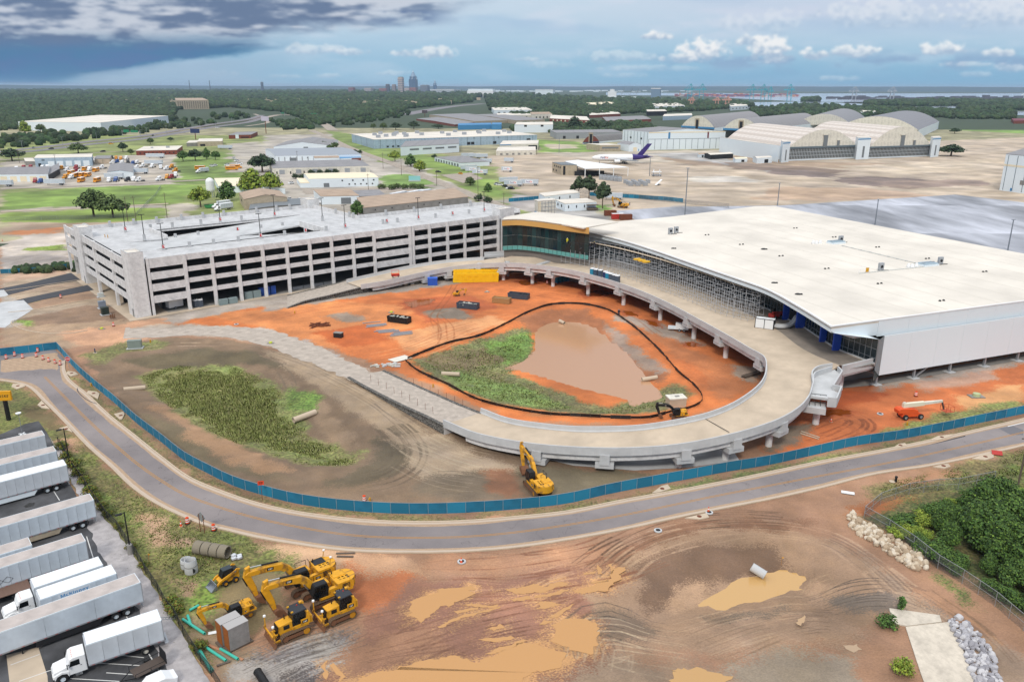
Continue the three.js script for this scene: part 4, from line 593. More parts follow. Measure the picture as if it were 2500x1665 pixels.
{
const u=smooth(pl(RU),2),l=smooth(pl(RL),2),cn=smooth(pl(RC),2);
const y=(a,h)=>a.map((p)=>V(p.x,h,p.z));
const T_ASPH=tex(1024,(x,y2,i,j)=>{const s=tfb(x,y2,3,6,31),c=Math.abs(tfb(x,y2,5,5,77)-.5)<.004?-30:0,g=NT[(i*7919+j*104729)&65535]-.5;return[clamp8(232+80*(s-.5)+26*g+c),clamp8(228+76*(s-.5)+26*g+c),clamp8(228+70*(s-.5)+26*g+c)];});
const road=mat(0x8e8887,.93,0,{key:'road',map:scaled(T_ASPH,26),bumpMap:scaled(T_BUMP,1.4),bumpScale:.006});
struct('road',sheet([...pl([-60,868,0,866,130,850]),...u,...l.slice().reverse()],0),road);
const kerb=(name,p,side)=>{struct(name,sweep(p,[[0,-.1],[side*.2,-.1],[side*.2,.13],[side*.17,.16],[0,.16]]),M.concTan);struct('gutter',ribbon(y(offset(p,side*.2),.009),y(offset(p,side*.72),.009)),mat(0xb5a595,.9));};
kerb('kerb',u,1);kerb('kerb',l,-1);
const sand=mat(0xbb9f84,.95,0,{key:'sand',map:scaled(T_GRAIN,3)});
for(const[p,s]of[[u,1],[l,-1]]){let run=[];p.forEach((q,i)=>{const w=.35+1.5*Math.max(0,fbm(i*.11,s*9+30,4)-.36);run.push([sideways(p,i,s*.72),sideways(p,i,s*(.72+w))]);});struct('sand_drift',ribbon(run.map((r)=>r[0].setY(.005)),run.map((r)=>r[1].setY(.005))),sand);}
struct('sand_drift',sheet(straight(pl([0,880,60,872,130,862,150,880,140,905,100,900,60,905,0,908]),1).map((p,i)=>V(p.x+(fbm(i*.4,3,3)-.5)*2,0,p.z+(fbm(i*.4,13,3)-.5)*2)),.004),sand);
const yel=mat(0xc28a35,.8,0,{key:'ln',map:scaled(T_GRAIN,1)});
for(const o of[-.16,.16])struct('centre_line',ribbon(y(offset(cn,o-.06),.007),y(offset(cn,o+.06),.007)),yel);
const wl=mat(0xcfccc8,.8);struct('edge_line',sheet(pl([2462,1040,2500,1031,2560,1015,2560,1017,2500,1033,2462,1042]),.007),wl);
for(const a of[[2230,1086,2300,1066,2360,1058,2358,1066,2300,1080,2260,1088],[2320,1122,2370,1108,2405,1104,2380,1110,2340,1124]]){const q=straight(pl(a.concat(a.slice(0,2))),.5);q.pop();struct('puddle',sheet(q,.003),mat(0x4f443c,.15));}
struct('asphalt_patch',sheet(pl([2440,1046,2475,1040,2500,1050,2500,1062,2470,1062]),.003),mat(0x6b696d,.95));struct('tar_seam',sweep(smooth(pl([187,948,189,956,200,968,218,980,238,987]),.5),[[-.1,0],[.1,0],[.1,.012],[-.1,.012]]),mat(0x45454a,.8));
let di=0;
for(const[w,a]of[['by the stop sign',[158,912,165,907,182,909,190,915,172,920]],['upper kerb, opposite the wandering tar seam',[210,960,214,955,234,957,242,962,237,975]],['upper kerb, second down from the stop sign',[277,1012,300,1006,303,1012,297,1024,291,1025]],['left edge, near the black sign pole',[26,945,30,938,55,939,60,944,40,951]],['lower kerb above the trailer lot',[90,990,100,979,108,988,120,999,100,997]],['lower kerb above the corner street lamp',[143,1047,163,1041,176,1056,160,1050]],['upper kerb right of the yellow excavator',[1592,1205,1615,1188,1630,1184,1638,1194,1610,1203]],['lower kerb above the muddy bowl',[1672,1266,1700,1260,1725,1254,1732,1264,1710,1269]],['upper kerb, left end of the long puddle',[2182,1094,2195,1085,2210,1083,2217,1088,2195,1094]],['upper kerb at the long puddle, right end',[2271,1075,2290,1066,2327,1061,2324,1066,2290,1076]],['lower kerb right, under the red board',[2374,1121,2400,1112,2426,1107,2428,1118,2408,1124]],['lower kerb right, left of the red board',[2278,1141,2300,1136,2316,1133,2322,1140,2308,1145]]]){
const o=thing('storm_drain','pale concrete storm drain apron in the grass, '+w,'storm drain'),q=pl(a);
part('apron',prism(q,-.1,.13),M.concTan,o);const c=q.reduce((s,p)=>s.add(p),V(0,0,0)).multiplyScalar(1/q.length);part('lid',CY(.36,.36,.03,c.x,.13,c.z,18),M.rust,o);di++;
}
}
// ---------- fences ----------
const UNIT=new THREE.BoxGeometry(1,1,1);
function bar(name,a,b,w,h,m,parent){const o=shade(new THREE.Mesh(UNIT,m)),d=b.clone().sub(a);o.name=name;o.position.copy(a).addScaledVector(d,.5);o.scale.set(w,h,d.length());o.rotation.y=Math.atan2(d.x,d.z);o.rotation.order='YXZ';o.rotation.x=-Math.atan2(d.y,Math.hypot(d.x,d.z));parent.add(o);return o;}
function fence(name,label,path,step,h,m,post,opt={}){
const tones=m===M.teal?[m,mat(0x1a7797,.75),mat(0x146683,.8)]:[m],f=thing(name,label,'fence'),p=opt.straight?straight(path,step):smooth(path,step),q=rngOf(path.length*77+3);
p.forEach((a,i)=>{
a.y=opt.relief?hgt(a.x,a.z):0;
const e=part('post',opt.post||(opt.post=CY(.04,.04,h+.08,0,0,0,6)),post,f);e.position.set(a.x,a.y,a.z);
if(i){const b=p[i-1],o=bar('panel',V(b.x,b.y+h/2+.04,b.z),V(a.x,a.y+h/2+.04,a.z),opt.thick||.02,h*(1-(opt.rag||0)*q()),tones[Math.floor(q()*tones.length)],f);o.scale.z*=.985;o.rotation.z=(q()-.5)*(opt.lean||.03);
if(opt.rail)bar('rail',V(b.x,b.y+h+.05,b.z),V(a.x,a.y+h+.05,a.z),.05,.05,post,f);}
});
return f;
}
const FB=[139,853,186,905,228,943,279,985,332,1033,398,1084,451,1126,517.5,1162,568,1186,625,1205,723,1230,811,1243,917,1252,996.6,1255,1102.7,1253.6,1250,1245,1383,1230,1483.6,1207,1595,1186,1688,1168.6,1781,1151,1875,1136,1981,1113,2087,1089,2207,1071,2300,1053,2406,1030.5,2500,1010.6,2640,978,2800,940];
{
const tealA=M.teal;
const f=fence('screened_fence','long teal screened construction fence curving round the inside of the road',pl(FB),2.9,1.85,tealA,M.galv,{rail:1,thick:.03,lean:.05});
fence('screened_fence','short straight teal screened fence behind the orange barrels at the closed drive',pl([-60,878,0,869,70,861,139,853]),3,1.9,tealA,M.galv,{rail:1,thick:.03,straight:1});
fence('silt_fence','black silt fence that rings the muddy pond',pl(SILT.concat([990,884])),2,.75,M.black,M.woodOld,{thick:.02,rag:.3,lean:.5});
const chain=new THREE.MeshStandardMaterial({color:0x6d7276,roughness:.5,metalness:.5,side:THREE.DoubleSide,alphaMap:tex(64,(x,y)=>{const a=(x+y)%.5,b=(x-y+2)%.5;return a<.09||b<.09?255:0;},false),transparent:true});
const chainFence=(name,label,path,h,step,mt,pm)=>{
const f2=thing(name,label,'fence'),p=straight(path,step);
p.forEach((a,i)=>{const e=part('post',CY(.04,.04,h,0,0,0,6),pm,f2);a.y=0;e.position.set(a.x,-.05,a.z);if(i){const b=p[i-1],L=a.distanceTo(b),g=bufg([b.x,0,b.z,a.x,0,a.z,a.x,h,a.z,b.x,0,b.z,a.x,h,a.z,b.x,h,b.z],[0,0,L*8,0,L*8,h*8,0,0,L*8,h*8,0,h*8]);part('mesh_panel',g,mt,f2);bar('rail',V(b.x,h,b.z),V(a.x,h,a.z),.05,.05,pm,f2);if(pm===M.galv)bar('rail',V(b.x,h*.5,b.z),V(a.x,h*.5,a.z),.04,.04,pm,f2);}});
return f2;
};
chainFence('chain_link_fence','grey chain link fence along the edge of the wood at the lower right',pl([2680,1580,2500,1540,2430,1480,2350,1425,2290,1388,2230,1340,2170,1300,2110,1266,2150,1232,2220,1208,2290,1198,2340,1196,2428,1178]),2.1,3.2,chain,M.galv);
const blackMesh=new THREE.MeshStandardMaterial({color:0x0d1210,roughness:.7,side:THREE.DoubleSide,alphaMap:tex(64,(x,y)=>{const a=(x+y)%.25,b=(x-y+2)%.25;return a<.085||b<.085?255:0;},false),transparent:true});
chainFence('black_mesh_fence','black mesh fence between the trailer lot and the grass strip',pl([141,1085,152,1100,178,1150,200,1178,228,1224,262,1270,285,1292,306,1325,335,1366,355,1402,385,1446,408,1490,425,1508,447,1552,470,1590,490,1620,515,1650,540,1690]),1.5,2.6,blackMesh,M.black);
const wire=chain;
chainFence('perimeter_fence','thin airfield wire fence running past the new pale apron',pl([1390,470,1500,478,1620,492,1700,500,1780,508]),2.4,6,wire,M.steel);
chainFence('field_fence','thin wire fence along the near edge of the green field',pl([-60,541,100,537,250,534,330,530]),1.8,8,wire,M.steel);
chainFence('field_fence','wire fence slanting back through the green field behind the garage',pl([330,528,345,514,362,496,380,478,392,458]),1.8,6,wire,M.galv);
fence('screened_fence','low teal screened fence left of the garage among bushes',pl([0,668,40,666,100,662,142,657,190,650]),3,1.5,tealA,M.galv,{straight:1});
fence('screened_fence','teal screened fence behind the site trailers, left part',pl([1242,493,1290,489,1315,487]),3,2,tealA,M.galv,{straight:1});
fence('screened_fence','teal screened fence behind the pale jobsite trailers and machines, right part',pl([1440,478,1500,481,1560,485,1620,489,1668,494]),3,2.2,tealA,M.galv,{straight:1});
}
// ---------- barrels, cones, stakes, small things of the site ----------
function barrel(p,label){
const t=thing('traffic_barrel',label,'traffic barrel',p,0,'orange and white traffic barrels');
part('base',CY(.42,.38,.1,0,0,0,14),M.rubber,t);
const hs=[.1,.3,.48,.66,.84,1.02],rs=[.3,.29,.28,.27,.26,.25];
for(let i=0;i<5;i++)part('band',CY(rs[i],rs[i+1],hs[i+1]-hs[i]-.004,0,hs[i],0,16),i%2?M.white:mat(0xd84a16,.6),t);
part('handle',B(.22,.1,.05,0,1.02,0),mat(0xd84a16,.6),t);
return t;
}
const sc1=1.25;
{
const where=['leftmost of the row by the teal fence','back row second from the left by the teal fence','third from left in the front row at the closed drive','the one standing closest to the fence corner','between the fence corner and the front row','fourth from right in the slanting row to the stop sign','third from right in the slanting row to the stop sign','second from right in the row to the stop sign, tilted','right end of the row, next to the stop sign'];
let b=null;[[14,876],[34.5,869],[54,874],[91,859],[87.5,871],[104,878],[118,883],[134,887],[146,891]].forEach(([u,v],i)=>{const l='orange and white barrel, '+where[i];if(!b)b=barrel(G(u,v),l);else{const o=dup(b,G(u,v),i,l);if(i===7)o.rotation.x=.2;}});
for(const[u,v,l]of[[457,1278,'orange and white barrel on the verge left of the diamond sign'],[521,1295,'orange and white barrel on the verge right of the diamond sign'],[889,1224,'lone orange and white barrel just inside the teal fence'],[276,796,'orange and white barrel at the end of the planted island by the garage'],[147,727,'orange and white barrel on the bare island left of the garage'],[2237,967,'orange and white barrel behind the boom lift'],[1336,692,'orange and white barrel on the clay beside the portable toilets']])dup(b,G(u,v),u,l);
let c=null;
for(const[u,v,l]of[[441,1285,'orange cone with white collar on the grass left of the barrels'],[1730,1250,'orange cone standing in a reddish pit under the lower kerb'],[1126,1375,'short orange cone on a white ring below the road'],[2030,1030,'leaning red and white cone beside the bridge column'],[4,588,'orange cone at the far left edge of the yard']]){if(!c){c=thing('traffic_cone',l,'traffic cone',G(u,v),0,'orange traffic cones');part('base',B(.5,.06,.5),M.concTan,c);part('cone',CY(.2,.05,.85,0,.06,0,14),M.orange,c);part('collar',CY(.135,.1,.2,0,.45,0,14),M.white,c);}else dup(c,G(u,v),u,l);}
let h=null;for(const[u,v,l]of[[222,943,'yellow fire hydrant on the verge against the teal fence'],[366,836,'yellow fire hydrant by the big grey utility box'],[2216,1038,'yellow fire hydrant in front of the boom lift'],[719,765,'small yellow hydrant standing alone on the orange clay'],[1057,945,'yellow hydrant beside the gravel ramp'],[903,1225,'yellow hydrant top showing over the teal fence']]){if(!h){h=thing('fire_hydrant',l,'fire hydrant',G(u,v),0,'yellow fire hydrants');part('barrel',[CY(.14,.13,.65,0,0,0,12),CY(.2,.2,.06,0,.02,0,12)],M.yellow,h);part('bonnet',CY(.15,.05,.18,0,.65,0,12),M.yellow,h);part('outlet',[CY(.07,.07,.4,0,.48,0,8,'x'),CY(.09,.09,.2,0,.45,.15,8,'z')],M.yellow,h);}else dup(h,G(u,v),u,l);}
const stake=(u,v,l)=>{const t=thing('survey_stake',l,'stake',G(u,v));part('stake',B(.07,1.3,.04),M.wood,t);part('ribbon',B(.22,.18,.02,.1,1.1,0),mat(0xe0a020,.7),t);};
stake(363,1372,'yellow marked survey stake in the grass above the mesh fence');stake(1908,1380,'orange ribboned survey stake above the puddle in the bowl');
const text=(s,w,hh,bg,fg,font,extra)=>{const cv=document.createElement('canvas');cv.width=w;cv.height=hh;const x=cv.getContext('2d');x.fillStyle=bg;x.fillRect(0,0,w,hh);if(extra)extra(x);x.fillStyle=fg;x.font=font;x.textAlign='center';x.textBaseline='middle';x.fillText(s,w/2,hh/2+2);const t=new THREE.CanvasTexture(cv);t.colorSpace=THREE.SRGBColorSpace;return new THREE.MeshStandardMaterial({map:t,roughness:.6});};
globalThis.signText=text;
const oct=new THREE.CircleGeometry(.62,8,Math.PI/8),red=text('STOP',256,256,'#b0222a','#f2efec','bold 84px sans-serif');
const ss=thing('stop_sign','red octagonal stop sign at the corner of the teal fence','stop sign',G(168,902),.1);part('post',B(.07,2.5,.05),M.galv,ss);const pz=part('sign_plate',new THREE.CylinderGeometry(.62,.62,.03,8).rotateX(Math.PI/2).rotateZ(Math.PI/8),M.white,ss);pz.position.set(0,2.6,.05);const fz=part('lettering',new THREE.CircleGeometry(.58,8,Math.PI/8).translate(0,0,.02),red,pz);
const dsg=thing('warning_sign','grey back of a diamond road sign on two dark posts at the lower kerb','road sign',G(494,1300),-.45);part('post',B(.09,3,.06,-.42),M.rust,dsg);part('post',B(.09,3,.06,.42),M.rust,dsg);const dm=part('sign_plate',B(1.25,1.25,.03,0,-.62,0),M.galv,dsg);dm.position.set(0,2.55,-.05);dm.rotation.z=Math.PI/4;
const os=thing('construction_sign','orange rectangular construction sign on a post before the teal fence','construction sign',G(640,1221),.25);part('post',B(.08,3.4,.06),M.rust,os);part('sign_plate',B(.95,.7,.03,0,2.7,.05),mat(0xd8431a,.55),os);part('lettering',[B(.6,.1,.01,0,3.12,.07),B(.5,.1,.01,0,2.9,.07)],mat(0x2a2019,.7),os);
const tap=thing('water_riser','dark pipe riser on a small concrete pad in the grass by the corner','standpipe',G(231,862));part('pad',B(.9,.08,.7),M.concTan,tap);part('pipe',CY(.12,.12,1.1,0,.08,0,10),M.navy,tap);
let mh=null;for(const[u,v,l]of[[1127,1372,'white concrete ring round the short orange cone'],[1607,1296,'white ring with a post under the lower kerb'],[1732,1252,'pale concrete manhole collar in the reddish pit'],[576,792,'pale manhole collar on the orange clay by the haul road'],[2150,1011,'pale concrete manhole collar left of the boom lift']]){const p=G(u,v);if(!mh){mh=thing('manhole',l,'manhole',p,0);part('collar',CY(.62,.6,.14,0,0,0,18),M.concNew,mh);part('lid',CY(.36,.36,.02,0,.14,0,18),M.dark,mh);}else dup(mh,p,0,l);}
let ug=null;for(const[u,v,l]of[[2385,968,'pale green round utility cover on a pad right of the boom lift'],[247,803,'bright green utility marker cap beside the island kerb'],[955,763,'bright yellow green cap near the black dumpster'],[660,838,'pale green cap at the edge of the haul road'],[1189,713,'tan round utility dome on the orange clay']]){const p=G(u,v);if(!ug){ug=thing('utility_cover',l,'utility cover',p);part('pad',B(3,.12,2),M.concDark,ug);part('cap',CY(.8,.75,.6,0,.12,0,18),mat(0xaab58a,.7),ug);}else{const o=dup(ug,p,0,l);o.scale.setScalar(.55);o.traverse((m)=>{if(m.name==='cap')m.material=u===1189?M.concTan:mat(0xb9c23a,.6);});}}
}
const cab=(name,label,cat,u,v,w,h,d,m,turn=0,extra)=>{const t=thing(name,label,cat,G(u,v),turn);part('pad',B(w+.7,.15,d+.7),M.concNew,t);part('cabinet',B(w,h,d,0,.15,0),m,t);part('lid',B(w+.1,.1,d+.1,0,h+.15,0),m,t);part('door',B(w*.44,h*.8,.03,-w*.24,.25,d/2+.02),m,t);part('door',B(w*.44,h*.8,.03,w*.24,.25,d/2+.02),m,t);if(extra)extra(t);return t;};
cab('utility_cabinet','wide grey green utility cabinet on a concrete pad at the swale edge','utility cabinet',329,850,3.2,1.9,1.3,mat(0x7f8a84,.5),.2);
cab('transformer','dark green transformer box on a pad by the garage corner','transformer',256,768,1.9,2,1.6,mat(0x23302a,.5),.7);
cab('generator','blue grey generator cabinet beside the green transformer','generator',249,752,1.9,1.9,1.3,mat(0x7c8796,.5),.7,(t)=>part('exhaust',CY(.08,.08,.5,.5,2.1,0),M.dark,t));
cab('switch_box','small pale steel box standing against the garage footway','electrical box',245,725,1.6,1,1,mat(0xc3c9c9,.5),.7);
{const v=thing('valve_assembly','rusty cluster of pipes and valves beside the green transformer','valve assembly',G(274,777));for(let i=0;i<5;i++){part('pipe',CY(.1,.1,1.3,-.6+i*.3,0,(i%2)*.4,8),M.mud,v);part('flange',CY(.2,.2,.08,-.6+i*.3,.9,(i%2)*.4,10),M.mud,v);}part('header',CY(.12,.12,1.6,0,.5,.2,8,'x'),M.mud,v);}
const pipeT=(name,label,a,b,r,m,end)=>{const t=thing(name,label,'pipe'),w=r*.82,d=b.clone().sub(a).normalize();const g=new THREE.LatheGeometry([new THREE.Vector2(w,0),new THREE.Vector2(r,0),new THREE.Vector2(r,a.distanceTo(b)),new THREE.Vector2(w,a.distanceTo(b)),new THREE.Vector2(w,0)],20);g.applyQuaternion(new THREE.Quaternion().setFromUnitVectors(V(0,1,0),d));g.translate(a.x,a.y,a.z);part('barrel',g,m,t);const s=new THREE.TorusGeometry(r*1.02,r*.08,6,20);s.applyQuaternion(new THREE.Quaternion().setFromUnitVectors(V(0,0,1),d));s.translate(a.x,a.y,a.z);part('rim',s,m,t);return t;};
const on=(u,v,r,h=0)=>{const p=G(u,v,h);p.y=hgt(p.x,p.z)+r;return p;};
pipeT('culvert_pipe','pale concrete culvert pipe end jutting over the puddle in the bowl',G(1868,1404,-1.6),G(1836,1384,-.9),.62,M.concNew);
pipeT('culvert_pipe','pale concrete culvert pipe in the grass left of the pond',G(1122,914,-.6),G(1078,912,-.6),.5,M.concTan);
pipeT('culvert_pipe','tan culvert pipe end at the right shore of the pond',G(1568,927,-1.1),G(1605,921,-.7),.5,M.concTan);
pipeT('culvert_pipe','tan culvert pipe stub at the top shore of the pond',G(1378,789,-1.1),G(1366,783,-.8),.45,M.concTan);
pipeT('culvert_pipe','broken tan concrete culvert slab pipe at the right end of the reeds',G(716,1026,-.7),G(770,1006,-.3),.6,M.concTan);
pipeT('culvert_pipe','long pale concrete headwall pipe at the left end of the reeds',G(353,946,-.6),G(300,951,-.3),.5,M.concTan);
pipeT('drain_pipe','thick black plastic drain pipe at the bottom edge of the gravel',G(628,1640,.45),G(660,1690,.45),.45,M.black);
for(const[a,b,l]of[[[345,1512],[397,1547],'green plastic pipe lying across the mesh fence by the lot'],[[457,1503],[466,1528],'short green pipe standing off the mini excavator bucket'],[[492,1574],[551,1613],'green plastic pipe, left of the pair by the grey boxes'],[[537,1584],[580,1609],'green plastic pipe, right of the pair by the grey boxes'],[[462,1490],[484,1478],'green pipe under the elbow of the mini excavator'],[[483,1590],[518,1637],'green pipe leaning through the mesh fence, upper'],[[488,1588],[514,1640],'green pipe leaning through the mesh fence, lower']]){const k=l[6]==='p'&&l.includes('across')?0:0;pipeT('plastic_pipe',l,G(a[0]+(l.includes('across')?100:0),a[1],.2),G(b[0]+(l.includes('across')?102:0),b[1],.2),.17,mat(0x3fae9b,.5));}
const plank=(u0,v0,u1,v1,l,m=M.wood)=>{const t=thing('plank',l,'plank');part('board',beam(G(u0,v0,.06),G(u1,v1,.06),.3,.1),m,t);};
plank(502,1572,592,1611,'long pinkish plank lying under the green pipes',mat(0xa97a5c,.9));plank(1957,1053,2002,1068,'upper tan plank on the clay beneath the bridge edge',M.concTan);plank(1955,1058,2000,1072,'lower tan plank on the clay beneath the bridge edge',M.concTan);plank(820,1351,866,1350,'upper weathered plank at the lower kerb above the excavators',M.woodOld);plank(822,1358,862,1359,'lower weathered plank at the lower kerb above the excavators',M.woodOld);plank(528,1626,562,1614,'short dark plank below the green pipes',M.woodOld);
// ---------- vehicles and machines ----------
const WH={};
function wheel(parent,x,y,z,r,w,rimM=M.galv){
const k=r+'|'+w;
if(!WH[k]){
const p=[[r*.58,-w/2],[r*.86,-w/2],[r*.97,-w*.38],[r,-w*.2],[r,w*.2],[r*.97,w*.38],[r*.86,w/2],[r*.58,w/2],[r*.58,-w/2]].map(([a,b])=>new THREE.Vector2(a,b));
const q=[[0,-w*.3],[r*.2,-w*.34],[r*.25,-w*.2],[r*.5,-w*.18],[r*.585,-w*.46],[r*.585,w*.46],[r*.5,w*.18],[r*.25,w*.2],[r*.2,w*.34],[0,w*.3]].map(([a,b])=>new THREE.Vector2(a,b));
WH[k]=[new THREE.LatheGeometry(p,22).rotateX(Math.PI/2),new THREE.LatheGeometry(q,18).rotateX(Math.PI/2)];
}
const t=part('wheel',WH[k][0],M.rubber,parent);t.position.set(x,y,z);part('rim',WH[k][1],rimM,t);return t;
}
function plate(pts,d,z=0,bev=.03){
const s=new THREE.Shape(pts.map(([x,y])=>new THREE.Vector2(x,y)));
const g=new THREE.ExtrudeGeometry(s,{depth:Math.max(.01,d-2*bev),bevelEnabled:bev>0,bevelThickness:bev,bevelSize:bev,bevelSegments:1,steps:1});g.translate(0,0,z-d/2+bev);return g;
}
const catTex=(()=>{const cv=document.createElement('canvas');cv.width=256;cv.height=128;const x=cv.getContext('2d');x.fillStyle='#14110c';x.beginPath();x.fillRect(0,0,256,128);x.fillStyle='#f2f0ea';x.font='bold 92px sans-serif';x.textAlign='center';x.textBaseline='middle';x.fillText('CAT',128,66);x.fillStyle='#e0a31c';x.beginPath();x.moveTo(100,112);x.lineTo(156,112);x.lineTo(128,74);x.fill();const t=new THREE.CanvasTexture(cv);t.colorSpace=THREE.SRGBColorSpace;return new THREE.MeshStandardMaterial({map:t,roughness:.5,side:THREE.DoubleSide});})();
function decal(parent,m,w,h,x,y,z,ry=0,rz=0,rx=0,name='logo'){const o=part(name,new THREE.PlaneGeometry(w,h),m,parent);o.position.set(x,y,z);o.rotation.set(rx,ry,rz,'YXZ');return o;}
const YEL=mat(0xffffff,.58,0,{key:'ye',map:scaled(tex(256,(x,y)=>{const d=sm(.52,.72,tfb(x,y,4,5,51))*.75,k=.93+.14*tfb(x,y,8,3,5);return[mix(212,120,d)*k,mix(152,86,d)*k,mix(24,52,d)*k];}),3)}),YELD=mat(0xb97f14,.6),MUDT=mat(0x6e5844,.95,0,{key:'mt',map:scaled(T_MOT,1)});
function track(parent,L,H,w,z,lift=0,slope=0){
const r=H/2,c=L/2-r,per=4*c+2*Math.PI*r,n=Math.round(per/.2),sh=[];
for(let i=0;i<n;i++){
let s=i/n*per,x,y,a;
if(s<2*c){x=-c+s;y=H;a=0;}else if((s-=2*c)<Math.PI*r){a=-s/r;x=c+r*Math.sin(s/r);y=r+r*Math.cos(s/r);}else if((s-=Math.PI*r)<2*c){x=c-s;y=0;a=Math.PI;}else{s-=2*c;a=Math.PI-s/r;x=-c-r*Math.sin(s/r);y=r-r*Math.cos(s/r);}
const g=B(.185,.05,w,0,-.025,0),q=B(.03,.05,w,.05,.02,0);for(const k of[g,q]){k.rotateZ(a);k.translate(x,y+.03,z);sh.push(k);}
}
const t=part('track',sh,MUDT,parent);t.position.y=lift;
part('track_frame',B(2*c,H*.42,w*.55,0,H*.28,z),M.mud,t);
part('sprocket',CY(r*.8,r*.8,w*.62,-c,r+.02,z,14,'z'),YELD,t);part('idler',CY(r*.78,r*.78,w*.62,c,r+.02,z,16,'z'),M.mud,t);
return t;
}
function cylinder(parent,a,b,r){const m=a.clone().lerp(b,.55),c=part('hydraulic_cylinder',rod(a,m,r,10),M.black,parent);part('piston_rod',rod(m,b,r*.6,8),M.chrome,c);return c;}
function excavator(label,pos,turn,k,o={}){
const s=k<.8?1.32:1;
const t=thing('excavator',label,'excavator',pos,turn);t.scale.setScalar(k);
track(t,4.7,.98,.62,1.3);track(t,4.7,.98,.62,-1.3);
part('undercarriage',[B(2.2,.5,2,0,.45,0),CY(.75,.75,.25,0,.95,0,18)],M.mud,t);
const h=part('upper_structure',[B(4.4,.3,2.9,-1,1.2,0),plate([[-3.3/s,1.5],[-1.2,1.5],[-1.2,2.55],[-2.9/s,2.55],[-3.3/s,2.3]],2.86),B(2,.75,1.4,.2,1.5,.72),B(1.2,.7,.5,-.6,1.5,-1.15)],YEL,t);
part('counterweight',[CY(1.5,1.46,1.15,-2.55/s/s,1.35,0,24)],YEL,h);
for(let i=0;i<4;i++)part('grille_slat',B(1.0,.1,.04,-2.3,1.62+i*.19,-1.46),M.dark,h);
for(let i=0;i<3;i++)for(let j=0;j<2;j++)part('vent',B(.34,.02,.2,-2.9+i*.5,2.56,-.75+j*.45),M.dark,h);
part('engine_hatch',B(1.5,.1,1.3,-2.1,2.55,.6),o.hatch||YEL,h);part('exhaust',CY(.08,.08,.5,-1.5,2.5,.9,8),M.black,h);
part('handrail',[beam(V(-.7,2.3,1.3),V(-.7,3,1.3),.05,.05),beam(V(.7,2.2,1.3),V(.7,3,1.3),.05,.05),beam(V(-.7,3,1.3),V(.7,3,1.3),.05,.05),beam(V(-.9,2.5,.2),V(-.9,3.1,.2),.05,.05),beam(V(-.9,3.1,.2),V(-.9,3.1,1.2),.05,.05)],M.black,h);
const c=part('cab',plate([[.05,1.45],[1.75,1.45],[2.0,2.2],[1.65,3.2],[.15,3.25],[-.05,2.6]],.98,-.88,.05),M.black,t);
if(s>1){c.scale.set(1.15,1.18,1.3);c.position.set(-.25,-.2,.12);}
part('cab_roof',B(1.5,.09,.95,.85,3.23,-.88),M.dark,c);part('side_window',plate([[.3,2.25],[.95,2.1],[.95,3.05],[.3,3.05]],.02,-1.385,0),M.glassCar,c);part('door_window',plate([[1.05,1.75],[1.65,1.75],[1.85,2.2],[1.55,3.05],[1.05,3.05]],.02,-1.385,0),M.glassCar,c);part('windscreen',beam(V(1.93,1.9,-.88),V(1.72,3.1,-.88),.8,.02),M.glassCar,c);
const b=part('boom',plate([[.75,1.45],[1.25,1.5],[2.2,3.0],[3.0,3.75],[4.6,4.2],[7.0,4.45],[7.25,4.75],[6.95,4.95],[4.5,4.85],[2.7,4.5],[1.8,3.75],[.7,2.0]],.58,.12,.06),YEL,t);
decal(b,catTex,.82,.4,4.3,4.5,-.185,Math.PI,-.1);decal(b,catTex,.82,.4,4.3,4.5,.425,0,.1);
cylinder(b,V(1.5,1.5,-.3),V(2.6,3.5,-.3),.13);cylinder(b,V(1.5,1.5,.55),V(2.6,3.5,.55),.13);cylinder(b,V(3.2,4.95,.12),V(6.95,5.5,.12),.12);
const st=part('stick',plate([[6.7,5.65],[7.2,5.5],[7.5,4.4],[6.4,1.5],[6.05,1.5],[6.15,2.6],[6.7,4.4]],.42,.12,.05),YEL,t);
cylinder(st,V(7.6,4.4,.12),V(6.8,2.1,.12),.1);part('linkage',[beam(V(6.75,2.1,.12),V(6.1,1.1,.12),.3,.12)],M.mud,st);
const bk=part('bucket',[plate([[6.35,1.5],[5.9,1.55],[5.3,1.2],[5.0,.55],[5.2,.15],[5.35,.2],[5.2,.6],[5.5,1.05],[6.0,1.3],[6.3,.9],[6.4,1.1]],1.3,.12,.02),plate([[6.3,1.4],[5.9,1.5],[5.3,1.15],[5.05,.55],[5.2,.2],[6.2,.7]],.05,-.5,0),plate([[6.3,1.4],[5.9,1.5],[5.3,1.15],[5.05,.55],[5.2,.2],[6.2,.7]],.05,.74,0)],M.mud,st);
for(let i=0;i<5;i++)part('tooth',B(.12,.28,.1,5.2,-.08,-.4+i*.26),M.steel,bk);
decal(h,catTex,.62,.34,-1.1,1.72,-1.45,Math.PI);if(o.rear!==0)decal(h,catTex,.8,.45,-4.06,1.95,0,-Math.PI/2);
if(o.masts)for(const z of[-1,1]){const m=part('antenna_mast',rod(V(-2.9,2.5,z),V(-3.1,3.6,z),.05),M.yellow,h);part('receiver',CY(.14,.16,.16,-3.1,3.55,z,12),M.white,m);}
return t;
}
